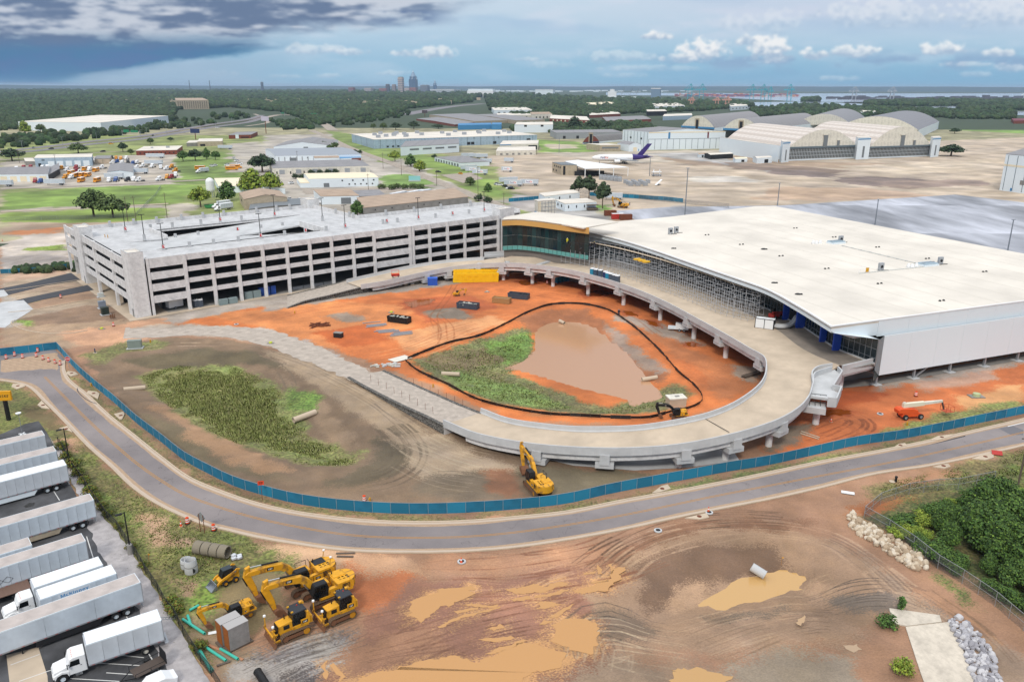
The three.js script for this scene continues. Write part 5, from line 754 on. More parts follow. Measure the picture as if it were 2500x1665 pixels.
function dozer(label,pos,turn,k){
const t=thing('bulldozer',label,'bulldozer',pos,turn);t.scale.setScalar(k);
track(t,3.5,.98,.62,1.05);track(t,3.5,.98,.62,-1.05);
const body=part('body',[plate([[-1.7,.6],[1.5,.6],[1.75,1.2],[1.7,1.95],[.2,2.1],[-1.7,2.0]],1.25,0,.05),B(1.9,.35,1.9,-.75,1.05,0)],YEL,t);
part('hood_vent',B(.7,.5,.03,.85,1.35,-.645),M.dark,body);part('radiator_guard',B(.1,1.2,1.15,1.78,.7,0),M.black,body);part('exhaust',CY(.07,.07,.6,.7,2.05,.3,8),M.black,body);part('side_panel',B(1.1,.75,.05,-1.3,1.3,-.98),YEL,body);decal(body,catTex,.7,.38,-1.25,1.68,-1.01,Math.PI);
part('fuel_tank',[B(.7,.9,1.6,-1.85,1.1,0),plate([[-2.0,2.0],[-1.5,2.0],[-1.55,2.75],[-1.75,2.75]],.3,-.75)],YEL,body);
const c=part('cab',plate([[-1.5,1.4],[.1,1.4],[.1,2.0],[-.1,3.0],[-1.35,3.05],[-1.5,2.2]],1.5,0,.05),M.black,t);
part('cab_roof',plate([[-1.6,3.03],[.1,2.98],[.1,3.1],[-1.5,3.18]],1.75,0,.04),mat(0x23272e,.5),c);part('side_window',plate([[-1.3,2.05],[-.65,1.95],[-.65,2.9],[-1.25,2.92]],.02,-.765,0),M.glassCar,c);part('door_window',plate([[-.55,1.6],[0,1.6],[-.05,2.2],[-.2,2.88],[-.55,2.9]],.02,-.765,0),M.glassCar,c);part('windscreen',beam(V(.13,2.05,0),V(-.04,2.95,0),1.2,.02),M.glassCar,c);part('work_light',[B(.25,.16,.2,.05,3.1,-.6),B(.25,.16,.2,.05,3.1,.6)],M.yellow,c);part('air_filter',B(.5,.3,.4,-1.5,3.1,.5),YEL,c);part('beacon',CY(.1,.06,.16,-.9,3.15,.3,8),M.red,c);
const bl=part('blade',[bladeGeo(3.3)],M.mud,t);
part('blade_top',B(.12,.25,3.3,2.62,1.05,0),YEL,bl);
for(const z of[-1.05,1.05])part('push_arm',beam(V(.4,.5,z*.75),V(2.55,.45,z),.18,.22),YEL,t);
part('c_frame',[beam(V(1.7,.9,-.4),V(2.5,.95,-.5),.14,.14),beam(V(1.7,.9,.4),V(2.5,.95,.5),.14,.14),B(.5,.4,1,2.3,.55,0)],YEL,t);
for(const z of[-1.25,1.25]){const m=part('antenna_mast',[rod(V(2.6,1.2,z),V(2.6,2.7,z),.06),B(.16,.5,.16,2.6,1.2,z)],YEL,bl);part('receiver',CY(.17,.15,.16,2.6,2.7,z,12),M.white,m);}
return t;
function bladeGeo(w){const a=[],b=[];for(let i=0;i<=8;i++){const y=.05+i/8*1.05,x=2.75-Math.sin(i/8*Math.PI)*.22;a.push([x,y]);b.unshift([x-.08,y]);}return plate(a.concat(b),w,0,0);}
}
function skidSteer(label,pos,turn){
const t=thing('skid_steer_loader',label,'loader',pos,turn);
const b=part('body',[plate([[-1.5,.45],[1.1,.35],[1.2,.8],[.6,1.1],[-.9,1.3],[-1.5,1.5]],1.1,0,.05)],YEL,t);
part('engine_cover',plate([[-1.55,1.1],[-.75,1.1],[-.8,1.85],[-1.5,1.6]],1.05,0,.04),M.black,b);
const c=part('cab',plate([[-.75,1.1],[.75,.9],[.85,1.3],[.55,2.05],[-.7,2.1]],1.0,0,.05),M.black,t);part('cab_roof',B(1.3,.06,.95,-.08,2.1,0),mat(0x2a3338,.35),c);part('side_screen',plate([[-.6,1.3],[.55,1.2],[.4,1.95],[-.6,1.95]],.02,-.53,0),M.dark,c);
for(const z of[-.72,.72]){part('lift_arm',[plate([[-1.6,1.75],[-1.2,1.95],[-.9,1.75],[1.2,1.05],[1.75,.55],[1.65,.35],[1.1,.8],[-1.2,1.45]],.16,z,.02)],YEL,t);decal(t,catTex,.3,.2,-.9,1.62,z>0?z+.1:z-.1,z>0?0:Math.PI);for(const x of[-.85,.55])wheel(t,x,.42,z*1.12,.42,.3,YEL);}
part('bucket',[plate([[1.75,.85],[1.85,.85],[1.75,.15],[2.6,.06],[2.6,0],[1.68,.05]],1.8,0,0),plate([[1.75,.8],[1.75,.1],[2.5,.06]],.04,-.88,0),plate([[1.75,.8],[1.75,.1],[2.5,.06]],.04,.88,0)],M.steel,t);
return t;
}
const yawOf=(u0,v0,u1,v1,h=0)=>{const a=G(u0,v0,h),b=G(u1,v1,h);return Math.atan2(-(b.z-a.z),b.x-a.x);};
{
const yd=yawOf(752,1536,690,1562);
const cy=(x,y)=>[300+x*.2774,1230+y*.2774];
const at2=(x,y,h=0)=>G(...cy(x,y),h);
excavator('large yellow excavator, front one of the pair parked with raised booms',at2(1775,850),yd,1.05,{hatch:YEL});
excavator('large yellow excavator behind its twin, with black hatch and two white antennas',at2(1610,735),yd,1.05,{hatch:mat(0x15171c,.5),masts:1});
excavator('small yellow excavator with black cab beside the two grey boxes',at2(1015,1000),yd+.05,.64,{rear:0});
dozer('yellow bulldozer, nearer one, blade towards the gravel',at2(1490,1140),yd,1.05);
dozer('yellow bulldozer behind the other, beside the large excavators',at2(1900,1000),yd,1.02);
skidSteer('yellow skid steer loader with black cab on the grass by the concrete pipes',at2(915,690),yd+.1);
for(const[x,y,l]of[[1010,1245,'front one of two tall grey boxes with orange ends on pallets'],[945,1200,'rear one of two tall grey boxes with orange ends on pallets']]){const p=at2(x,y),t=thing('equipment_box',l,'box',p,yd+.12,'grey boxes on pallets');part('pallet',[B(3.2,.1,1.4,0,.1,0),B(3.2,.1,.1,0,0,-.6),B(3.2,.1,.1,0,0,0),B(3.2,.1,.1,0,0,.6)],M.woodOld,t);part('box',B(2.5,2.9,1.35,0,.22,0),mat(0x8d8a88,.7,0,{key:'gb',map:scaled(T_STREAK,3)}),t);part('lid',B(2.55,.05,1.4,0,3.12,0),mat(0xa5a2a0,.7),t);part('end_board',B(.05,2.8,1.3,1.28,.25,0),mat(0xa75d1e,.8,0,{key:'eb',map:scaled(T_GRAIN,1)}),t);}
const cp2=thing('concrete_pipe_row','row of four weathered concrete pipe sections lying in the grass','concrete pipe');{const a=at2(640,430),b=at2(930,480);for(let i=0;i<4;i++){const p=a.clone().lerp(b,i/4+.02),q=a.clone().lerp(b,(i+1)/4-.01),d=q.clone().sub(p).normalize();const g=new THREE.LatheGeometry([[.72,0],[.95,0],[.98,.2],[.95,.4],[.95,p.distanceTo(q)],[.72,p.distanceTo(q)],[.72,0]].map(([x,y])=>new THREE.Vector2(x,y)),22);g.applyQuaternion(new THREE.Quaternion().setFromUnitVectors(V(0,1,0),d));g.translate(p.x,.93,p.z);part('pipe_section',g,mat(0x857c6c,.95,0,{key:'cps',map:scaled(T_MOT,2)}),cp2);}}
const ring=(x,y,l,hh,r)=>{const t=thing('concrete_ring',l,'concrete ring',at2(x,y));part('shell',new THREE.LatheGeometry([[r*.8,0],[r,0],[r,hh*.5],[r*.92,hh],[r*.72,hh],[r*.72,hh*.55],[r*.8,0]].map(([a,b])=>new THREE.Vector2(a,b)),24),M.concNew,t);part('joint_band',CY(r*1.02,r*1.02,.12,0,hh*.52,0,24),M.concDark,t);part('pipe_opening',CY(.36,.36,.1,r*.55,hh*.3,r*.74,16,'z'),M.dark,t);};
ring(600,600,'tall white concrete manhole ring standing in the grass',1.9,.85);ring(560,555,'shorter white concrete ring leaning behind the tall one',1.25,.8);
const bag=thing('bagged_pallet','crumpled clear plastic wrapped pallet near the pipe row','pallet',at2(1000,480),.3);part('pallet',B(1.5,.12,1.1),M.woodOld,bag);for(let i=0;i<5;i++)part('bag',B(.6,.22,.5,-.4+(i%2)*.75,.12+(i>3?.2:0),-.25+((i>>1)%2)*.5,.2*i),mat(0xc9ccd2,.25),bag);
const tail=thing('pipe_offcut','white litter sheet lying beside the small excavator','sheet',at2(790,1135),.3);part('sheet',B(1.1,.04,.5),M.white,tail);
const far=excavator('pale yellow excavator with raised boom digging just inside the teal fence',G(1312,1196),0,1.0,{rear:0});far.rotation.y=yawOf(1322,1205,1290,1170);
const m2=excavator('small yellow excavator with black boom working behind the roadway parapet',G(1655,1020),Math.PI*1.04,.62,{rear:0});m2.traverse((q)=>{if(q.name==='boom'||q.name==='stick')q.material=M.black;});
excavator('tiny yellow excavator alone on the orange clay, arm stretched right',G(1115,722),.2,.42,{rear:0});
const bl=thing('boom_lift','orange boom lift with cream arm and basket on the red clay','boom lift',G(2222,1020),0);
{const a=G(2192,1012),b=G(2255,1008);bl.rotation.y=Math.atan2(-(b.z-a.z),b.x-a.x);part('chassis',plate([[-2.1,.6],[2,.55],[2.1,.9],[1.2,1.3],[-2,1.5]],1.6,0,.06),M.orange,bl);part('turret',plate([[-3,1.4],[1.2,1.3],[1.0,1.8],[-.2,2.2],[-2.8,2.3],[-3.1,2]],1.7,0,.08),M.orange,bl);part('boom',[plate([[-1.8,2.4],[6.6,3.0],[6.6,3.4],[-1.8,3.1]],.5,0,.03)],M.cream,bl);part('boom_sleeve',plate([[-1.9,2.3],[2.6,2.6],[2.6,3.35],[-1.9,3.2]],.66,0,.03),mat(0xdad3bd,.6),bl);part('pivot',B(.5,2,.5,-1.6,1.4,0),M.cream,bl);for(const x of[-1.6,1.7])for(const z of[-1,1])wheel(bl,x,.55,z,.55,.42,M.galv);part('jib',[beam(V(6.6,3.2,0),V(7.3,1.4,0),.25,.25)],mat(0x4a3a36,.7),bl);part('basket',[[-.9,0],[.9,0],[-.9,1.1],[.9,1.1]].flatMap(([z,y])=>[beam(V(7.2,1+y,z),V(9,1+y,z),.06,.06)]).concat([0,1.1].flatMap((y)=>[beam(V(7.2,1+y,-.9),V(7.2,1+y,.9),.06,.06),beam(V(9,1+y,-.9),V(9,1+y,.9),.06,.06)]),[7.2,8.1,9].flatMap((x)=>[-.9,.9].map((z)=>beam(V(x,1,z),V(x,2.1,z),.06,.06))),[B(1.8,.06,1.8,8.1,.95,0)]),mat(0xb2512c,.7),bl);}
}
// ---------- the trailer lot at the lower left ----------
{
const lotM=mat(0x5b5b5e,.92,0,{key:'lot',map:scaled(tex(512,(x,y,i,j)=>clamp8(200+190*(tfb(x,y,4,6,41)-.5)+24*(NT[(i*79+j*1047)&65535]-.5))),16)});
struct('parking_lot',sheet(pl([-300,1060,0,1060,60,1035,92,1028,112,1055,130,1090,150,1150,180,1200,210,1270,240,1330,290,1400,340,1470,380,1560,420,1640,440,1700,440,1800,-500,1800]),.01),lotM);
const grv=mat(0xbcb6b6,.95,0,{key:'lg',map:scaled(T_GRAIN,4),bumpMap:scaled(T_BUMP,.8),bumpScale:.03});
const e=straight(pl([118,1062,136,1090,150,1100,176,1150,198,1180,226,1226,260,1272,282,1294,302,1325,332,1366,352,1402,382,1446,404,1490,422,1510,444,1552,466,1590,486,1620,520,1680,560,1760,450,1760,420,1665,395,1610,366,1560,330,1480,290,1420,240,1345,215,1290,195,1220,165,1160,135,1100]),1);
struct('gravel_strip',sheet(e.map((p)=>V(p.x+(fbm(p.x,p.z,3)-.5)*.8,0,p.z+(fbm(p.z,p.x,3)-.5)*.8)),.02),grv);
struct('concrete_pad',sheet(pl([14,1600,92,1580,114,1650,120,1720,30,1740]),.018),M.concTan);
const wl=mat(0xc8c7c4,.8);for(const[a,b,c,d]of[[24,1624,95,1598],[45,1664,136,1632],[290,1600,350,1606],[235,1619,350,1626],[258,1643,330,1648],[170,1657,290,1664],[210,1310,226,1362],[302,1495,316,1522],[130,1200,144,1222],[352,1580,400,1660]])struct('bay_line',sheet(offsetLine(G(a,b),G(c,d),.06),.026),wl);
function offsetLine(a,b,w){const d=b.clone().sub(a).normalize(),n=V(-d.z*w,0,d.x*w);return[a.clone().add(n),b.clone().add(n),b.clone().sub(n),a.clone().sub(n)];}
for(const q of[[56,1236,70,1228,84,1228,80,1236,62,1240]])struct('oil_stain',sheet(straight(pl(q),.5),.022),mat(0x2a2724,.4));
const sideM=[mat(0xcad4de,.45,0,{key:'ts',map:scaled(T_MOT,5)}),mat(0xcdd3da,.4,0,{key:'ts2',map:scaled(T_MOT,7)})],roofM=mat(0xbdb2ac,.7,0,{key:'tr',map:scaled(T_MOT,3)}),roofW=mat(0xe4e4e6,.6);
function boxBody(t,L,y0,y1,w,n,o){
for(const z of[-1,1])for(let i=0;i<n;i++)part('side_panel',B(L/n-.025,y1-y0-.3,.05,L/n*(i+.5),y0+.15,z*(w/2-.03)),sideM[o.m||0],t);
part('roof',B(L-.1,.04,w-.1,L/2,y1-.04,0),o.roof||roofM,t);part('roof_rail',[B(L,.16,.06,L/2,y1-.15,w/2-.03),B(L,.16,.06,L/2,y1-.15,-w/2+.03),B(.06,.16,w-.1,.03,y1-.15,0)],M.panelWhite,t);
part('bottom_rail',[B(L,.18,.07,L/2,y0-.03,w/2-.03),B(L,.18,.07,L/2,y0-.03,-w/2+.03)],M.galv,t);part('floor',B(L-.1,.2,w-.12,L/2,y0-.06,0),M.dark,t);
part('front_wall',plate([[L-.08,y0],[L+.02,y0],[L+.05,y1-.3],[L-.06,y1]],w-.14,0,.03),sideM[1],t);part('rear_door',B(.06,y1-y0-.2,w/2-.08,.04,y0+.02,w/4),M.panelWhite,t);part('rear_door',B(.06,y1-y0-.2,w/2-.08,.04,y0+.02,-w/4),M.panelWhite,t);part('rear_frame',[B(.1,y1-y0,.1,0,y0,w/2-.05),B(.1,y1-y0,.1,0,y0,-w/2+.05),B(.12,.14,w,0,y0-.1,0)],M.galv,t);
const rf=[];for(let x=.6;x<L;x+=1.15)rf.push(B(.32,.05,.012,x,y0+.02,w/2+.012),B(.32,.05,.012,x,y0+.02,-w/2-.012));part('reflector_strip',rf,M.red,t);
}
function trailer(label,u,v,turn,o){
const L=o.L||16.1,w=2.56,H=4.08,p=G(u,v,H),t=thing('semi_trailer',label,'trailer',null,turn);
const d=V(Math.cos(turn),0,-Math.sin(turn)),nrm=V(-d.z,0,d.x);if(nrm.z>0)nrm.multiplyScalar(-1);
t.position.set(p.x+nrm.x*w/2,0,p.z+nrm.z*w/2);
boxBody(t,L,1.2,H,w,o.n||13,o);
for(const x of[2.0,3.3])for(const z of[-1.02,1.02])wheel(t,x,.5,z,.5,.46,M.panelWhite);
part('bogie',B(2.8,.5,.9,2.6,.55,0),M.black,t);part('mud_flap',[B(.03,.7,.55,1.2,.25,1),B(.03,.7,.55,1.2,.25,-1)],M.rubber,t);part('bumper',B(.12,.12,2.3,.1,.5,0),M.galv,t);
for(const z of[-.8,.8])part('landing_leg',B(.16,1.1,.16,L-2.8,.05,z),M.dark,t);
if(o.skirt)part('side_skirt',[plate([[4.6,1.15],[12,1.15],[12,.35],[5.2,.35]],.03,1.2,0),plate([[4.6,1.15],[12,1.15],[12,.35],[5.2,.35]],.03,-1.2,0)],o.skirt,t);
if(o.extra)o.extra(t,L);
return t;
}
const Y=yawOf(342,1421.5,0,1543.6,4.08),near=(t)=>1;
const markM=globalThis.signText('McKinney',512,128,'#c9cfd6','#1577b3','bold 96px sans-serif');
trailer('white trailer farthest up the lot, behind two others',107.5,1062,Y,{m:1});
trailer('white trailer with tan grey roof, second from the top of the lot',136,1101,Y,{});
trailer('bright white trailer with white roof and visible wheels, third in the lot',161,1135,Y,{m:1,roof:roofW,skirt:M.panelWhite});
trailer('white trailer with beige side skirt, nearest the mesh fence hedge',227.5,1220.5,Y,{skirt:M.tanWall});
trailer('white trailer with dirty roof of which only the rear shows at the left edge',76,1330.5,Y,{L:13});
trailer('white panelled trailer with two outlined diamonds on its side',208,1320.7,Y,{n:14,extra:(t)=>{for(const x of[9.5,10.6]){const q=[[0,.45],[.6,0],[0,-.45],[-.6,0]];const g=q.map(([a,b],i)=>{const[c,d]=q[(i+1)%4];return beam(V(x+a,2.1+b,1.3),V(x+c,2.1+d,1.3),.03,.03);});const m=part('diamond_mark',g,M.dark,t);m.position.z=Math.sin(Y)>-9?0:0;const m2=part('diamond_mark',g.map((k)=>k.clone().translate(0,0,-2.6)),M.dark,t);}}});
const tm=trailer('white trailer with blue lettering high on its side',283,1400,Y,{L:8.6,n:7,roof:roofW,extra:(t)=>{for(const s of[-1,1])decal(t,markM,3.6,.75,4.9,3.55,s*1.29,s>0?0:Math.PI);}});
trailer('long white trailer with red reflector dashes, second nearest the camera',342,1421.5,Y,{L:16.2,n:3,skirt:mat(0x17181c,.8)});
function boxTruck(label,u,v,turn,o={}){
const H=3.95,L=7.9,w=2.5,p=G(u,v,H),t=thing('box_truck',label,'truck',null,turn),d=V(Math.cos(turn),0,-Math.sin(turn)),nr=V(-d.z,0,d.x);if(nr.z>0)nr.multiplyScalar(-1);
t.position.set(p.x+nr.x*w/2,0,p.z+nr.z*w/2);
boxBody(t,L,1.15,H,w,5,{roof:roofW,m:1});
part('chassis',[B(11.2,.22,.2,5.4,.72,.4),B(11.2,.22,.2,5.4,.72,-.4)],M.black,t);part('skirt_rail',B(5.5,.18,.05,3.6,.9,1.2),M.tanWall,t);
for(const z of[-1,1])wheel(t,2.1,.48,z,.48,.5,M.cream);
const c=part('cab',plate([[L+.25,.75],[L+1.95,.75],[L+2.05,1.7],[L+1.75,2.6],[L+1.45,2.75],[L+.3,2.72]],2.15,0,.07),M.white,t);
part('hood',[plate([[L+1.9,.75],[L+2.1,1.1],[L+2.7,1.25],[L+3.2,.95],[L+3.55,.75],[L+3.55,1.1],[L+3.35,1.5],[L+2.0,1.78]],1.95,0,.08)],M.white,t);
part('windscreen',beam(V(L+2.09,1.78,0),V(L+1.8,2.58,0),1.9,.02),M.glassCar,c);for(const s of[-1,1]){part('side_window',plate([[L+.85,1.75],[L+1.9,1.75],[L+1.72,2.4],[L+.85,2.45]],.02,s*1.085,0),M.glassCar,c);part('mirror',[B(.1,.5,.22,L+2.1,1.8,s*1.35),beam(V(L+1.9,2.1,s*1.08),V(L+2.1,2.1,s*1.3),.05,.05)],M.black,c);part('door_handle',B(.16,.05,.03,L+.75,1.6,s*1.09),M.black,c);part('headlight',B(.1,.22,.4,L+3.42,1.0,s*.75),M.chrome,t);wheel(t,L+2.7,.5,s*.98,.5,.32,M.panelWhite);part('step',B(.7,.3,.2,L+1.1,.4,s*.98),M.chrome,t);part('fender',plate([[L+2.05,.62],[L+2.2,1.05],[L+2.7,1.18],[L+3.2,1.0],[L+3.45,.6],[L+3.5,1.1],[L+2.7,1.4],[L+2.0,1.2]],.28,s*.97,.03),M.white,t);}
part('grille',B(.06,.45,1.0,L+3.56,.85,0),M.galv,t);part('bumper',B(.25,.3,2.1,L+3.5,.42,0),o.bump||M.black,t);
for(let i=0;i<5;i++)part('roof_lamp',B(.1,.05,.1,L+1.5,2.78,-.7+i*.35),M.orange,c);
part('rear_step',B(.4,.1,2.2,-.25,.55,0),M.galv,t);
return t;
}
boxTruck('white box truck parked at the bottom of the lot, cab towards lower left',393,1514.5,yawOf(393,1514.5,212,1574,3.95));
const bt=boxTruck('white box truck half hidden between the trailers, cab at the left edge',250,1379,Y);decal(bt,globalThis.signText('PENSKE',256,64,'#e6e8ea','#1d2a6b','italic bold 50px sans-serif'),1.3,.32,10.7,1.6,0,Math.PI/2,0,-1.15);
const fb=thing('flatbed_trailer','flatbed trailer with weathered wooden deck at the left edge behind the white truck','trailer',G(20,1462),Y);for(let i=0;i<6;i++)part('plank',B(9,.08,.38,2,1.15,-1+i*.4),mat(0x7d6255,.9,0,{key:'fb',map:scaled(T_GRAIN,2,.3)}),fb);part('frame',[B(9,.25,.15,2,.9,-.6),B(9,.25,.15,2,.9,.6)],M.black,fb);
const ut=thing('utility_trailer','small black utility trailer with wooden deck and mesh ramp by the box truck','trailer',G(362,1640),Y+.1);for(let i=0;i<7;i++)part('plank',B(3.4,.05,.24,0,.62,-.78+i*.26),mat(0x5c5049,.95,0,{key:'ut',map:scaled(T_GRAIN,1,.2)}),ut);part('rail',[-.95,.95].flatMap((z)=>[beam(V(-1.7,1.1,z),V(1.7,1.1,z),.05,.05),...[-1.7,0,1.7].map((x)=>beam(V(x,.6,z),V(x,1.1,z),.05,.05))]),M.black,ut);part('ramp_gate',B(.06,1.5,1.8,-1.75,.6,0),M.dark,ut);part('tongue',[beam(V(1.7,.6,-.8),V(3,.5,0),.08,.08),beam(V(1.7,.6,.8),V(3,.5,0),.08,.08)],M.black,ut);for(const z of[-1.1,1.1]){wheel(ut,-.3,.34,z,.34,.2,M.white);part('mudguard',B(.9,.05,.25,-.3,.7,z),M.black,ut);}
const car=thing('parked_car','white roof of a car cut off at the bottom edge by the utility trailer','car',G(380,1682),Y);part('body',plate([[-2,.35],[2,.35],[2.1,.8],[1.1,.95],[.6,1.4],[-.9,1.42],[-1.7,1],[-2.1,.9]],1.75,0,.08),M.white,car);part('windscreen',beam(V(1.1,.98,0),V(.62,1.38,0),1.5,.03),M.glassCar,car);for(const x of[-1.3,1.3])for(const z of[-.8,.8])wheel(car,x,.32,z,.32,.2);
const ld=thing('ladder','aluminium ladder lying on the gravel at the back of the box truck','ladder',G(405,1508),.1);part('rail',[beam(V(-1.3,.08,0),V(1.3,.08,0),.06,.06),beam(V(-1.3,.08,.45),V(1.3,.08,.45),.06,.06)],M.galv,ld);for(let i=0;i<7;i++)part('rung',B(.05,.05,.45,-1.1+i*.36,.06,.22),M.galv,ld);
let lp=null;
for(const[u,v,tp,l,foot]of[[169,1131,1046,'dark lot lamp post at the corner above the trailers',0],[318,1352,1251,'dark lot lamp post on a concrete footing by the mesh fence',1]]){
const h=HT(u,v,tp);const t=lp=thing('street_lamp',l,'street lamp',G(u,v),Y);part('pole',CY(.11,.08,h,0,0,0,10),M.black,t);const hd=part('lamp_head',B(.85,.14,.38,.75,h-.15,0),M.dark,t);part('arm',beam(V(0,h-.1,0),V(.5,h-.08,0),.08,.08),M.black,t);part('lens',B(.6,.03,.3,.75,h-.19,0),mat(0xb9bcc0,.3),hd);if(foot)part('footing',CY(.42,.4,1.5,0,0,0,16),M.concDark,t);
}
const sg=thing('pole_sign','yellow sign with black italic lettering on a thick black pole at the left edge','sign',G(20,1025),0);{const h=HT(20,1025,977),h2=HT(20,1025,955);part('pole',CY(.42,.42,h,0,0,0,16),M.black,sg);const pn=part('sign_panel',B(3.8,h2-h,.5,-.55,h,0,.0),mat(0xd99a0e,.5),sg);decal(pn,globalThis.signText('PENSKE',512,160,'#e0a00f','#15120c','italic bold 116px sans-serif'),3.5,1.1,-.55,(h+h2)/2,.262,0);pn.rotation.y=.12;}
const ds=thing('antenna_dish','white flat dish on a thin mast in the lot behind the trailers','antenna',G(53,1060));part('mast',CY(.05,.05,HT(53,1060,1010),0,0,0,8),M.galv,ds);part('dish',CY(.45,.5,.16,0,HT(53,1060,1010),0,14),M.white,ds);part('base',[B(1.4,.12,.2),B(.2,.12,1.4)],M.white,ds);
}
// ---------- buildings behind: sheds, hangars, offices ----------
const MM={w:M.panelWhite,c:M.cream,t:M.tanWall,b:M.blueWall,k:M.brick,g:M.roofGrey,W:M.roofWhite,T:M.roofTan,d:M.dark,G:M.galv,s:M.steel,C:M.concTan,B:mat(0x3f7fae,.6),R:mat(0x5d6b74,.7),P:mat(0xe0d3b8,.8),n:M.concDark,D:mat(0x6f7478,.6),m:mat(0x6b1e2c,.6)};
function bld(name,label,[ua,va,ub,vb,uc,vc],top,wall,roof,o={}){
const h0=o.h0||0,A=G(ua,va,h0),Bp=G(ub,vb,h0),C=G(uc,vc,h0),D=A.clone().add(C).sub(Bp),H=HT(ub,vb,top,h0),t=thing(name,label,o.cat||'building',Bp);
t.position.y=0;const L=(p)=>V(p.x-Bp.x,0,p.z-Bp.z),a=L(A),b=L(Bp),c=L(C),d=L(D),y0=h0-.2,y1=h0+H;
const q=[a,b,c,d],face=(p,r)=>ribbon([V(p.x,y0,p.z),V(r.x,y0,r.z)],[V(p.x,y1,p.z),V(r.x,y1,r.z)]);
const wallG=[face(a,b),face(b,c),face(c,d),face(d,a)];
const pk=o.peak||0;
if(pk){
const[p,r,s,w]=o.ridge==='z'?[b,c,d,a]:[a,b,c,d],m1=p.clone().lerp(r,.5).setY(y1+pk),m2=s.clone().lerp(w,.5).setY(y1+pk),Y=(v,e=0)=>V(v.x,y1+e,v.z);
wallG.push(bufg([p.x,y1,p.z,r.x,y1,r.z,m1.x,m1.y,m1.z,s.x,y1,s.z,w.x,y1,w.z,m2.x,m2.y,m2.z],[0,0,1,0,.5,1,0,0,1,0,.5,1]));
const ex=(v,k)=>v.clone().add(k),dir=m1.clone().sub(m2).setY(0).normalize().multiplyScalar(.3),nd=dir.clone().negate(),e=.06;
part('roof',[ribbon([ex(Y(p,e),dir),ex(m1.clone().setY(y1+pk+e),dir)],[ex(Y(w,e),nd),ex(m2.clone().setY(y1+pk+e),nd)]),ribbon([ex(m1.clone().setY(y1+pk+e),dir),ex(Y(r,e),dir)],[ex(m2.clone().setY(y1+pk+e),nd),ex(Y(s,e),nd)])],MM[roof],t);
}else part('roof',prism(q.map((p)=>p.clone().multiplyScalar(1).add(q[0].clone().add(q[2]).multiplyScalar(.5).sub(p).normalize().multiplyScalar(-.15))),y1,y1+.25),MM[roof],t);
part('wall',wallG,MM[wall],t);
for(const[f,s0,s1,k0,k1,m,nm]of o.op||[]){const[p,r]=f==='L'?[a,b]:[b,c],x0=p.clone().lerp(r,s0),x1=p.clone().lerp(r,s1);x0.y=x1.y=0;const n=V(-(r.z-p.z),0,r.x-p.x).normalize().multiplyScalar(.06);if(n.z<0)n.negate();x0.add(n);x1.add(n);part(nm||(k0<.06?'door':'window'),sweep([x0,x1],[[-.05,y0+.2+k0*H],[.05,y0+.2+k0*H],[.05,y0+.2+k1*H],[-.05,y0+.2+k1*H]]),MM[m||'d'],t);}
for(const[s0,s1,w,e]of o.units||[]){const p=b.clone().lerp(c,s0).add(a.clone().sub(b).multiplyScalar(s1));part('rooftop_unit',B(w,e||w*.6,w*.6,p.x,y1+.25,p.z,.2),MM.G,t);}
if(o.extra)o.extra(t,{a,b,c,d,y1,H});
return t;
}
const row=(f,n,s0,s1,w,k0,k1,m,nm)=>Array.from({length:n},(_,i)=>{const s=s0+(s1-s0)*(n>1?i/(n-1):0);return[f,s,s+w,k0,k1,m,nm];});
bld('workshop','pale blue truck workshop with five white roller doors, left of the yellow buses',[95,398,86,407.5,225,404.5],386,'b','W',{peak:.5,op:[...row('R',5,.22,.84,.11,.02,.62,'w'),['R',.05,.1,.02,.4,'d'],['R',.12,.17,.7,.8,'d']]});
bld('canopy_shed','small white carport joined to the left end of the pale blue workshop',[58,396,62,404,86,404],394,'n','W');
bld('storage_shed','long white shed with five doors below a pale roof at the far left yard',[-40,425,-60,445,118,443],427,'w','g',{peak:.8,op:row('R',5,.34,.88,.09,.02,.75,'P')});
bld('open_shed','open dark truck shelter at the right end of the long white shed',[118,425,118,442,146,425],428,'d','g');
bld('yard_office','white yard office with a striped grey roof among the parked trucks',[270,414,262,435,325,435],420,'w','g',{peak:1.2,ridge:'z'});
bld('brick_warehouse','low brown brick warehouse with pale flat roof beyond the truck yard',[352,368,332,379,432,377],368,'k','W',{units:[[.3,.5,2],[.7,.5,3]],op:row('R',9,.08,.9,.03,.3,.6)});
bld('storage_bunker','tan walled storage bays beside the pale blue workshop',[236,392,231,400,269,399],388,'t','g',{op:[['R',.05,.45,.05,.9,'C'],['R',.55,.95,.05,.9,'C']]});
bld('office_building','tan low office with flat white roof by the highway slip road',[486,350,482,357.5,543,356],346,'t','W',{op:[['R',.1,.3,.05,.5]]});bld('office_wing','grey low wing joined to the left of the tan office',[462,352,455,358,482,357],349,'n','W');
bld('brick_office','small red brick office with pale centre block near the ramp',[578,331,558,339,612,338],330,'k','g',{op:[['R',.3,.45,.05,1.25,'w','stair_tower'],['R',.55,.9,.2,.5]]});
bld('arched_warehouse','white warehouse with low grey gable roof and one centre door',[700,352,668,366,806,363],357.5,'w','g',{peak:4,ridge:'z',op:[['R',.52,.6,.03,.7,'D']]});
bld('long_warehouse','long white metal warehouse with one grey roller door',[648,378,673,397.5,882,393],381,'w','G',{peak:1.6,op:[['R',.16,.24,.02,.7,'D'],...row('R',8,.03,.5,.012,.05,.85,'G','wall_strip'),['R',.36,.372,.6,.72]]});
bld('warehouse_annex','low white annex in front of the long white warehouse',[765,391,768,400,829,398.5],386,'w','T');
bld('blue_roof_office','small office with bright blue roof edge at the end of the long warehouse',[820,386,829,397,882,394],387,'w','B',{peak:.8,op:[['R',.55,.98,.02,.9,'k','brick_wall'],['R',.1,.2,.3,.6]]});
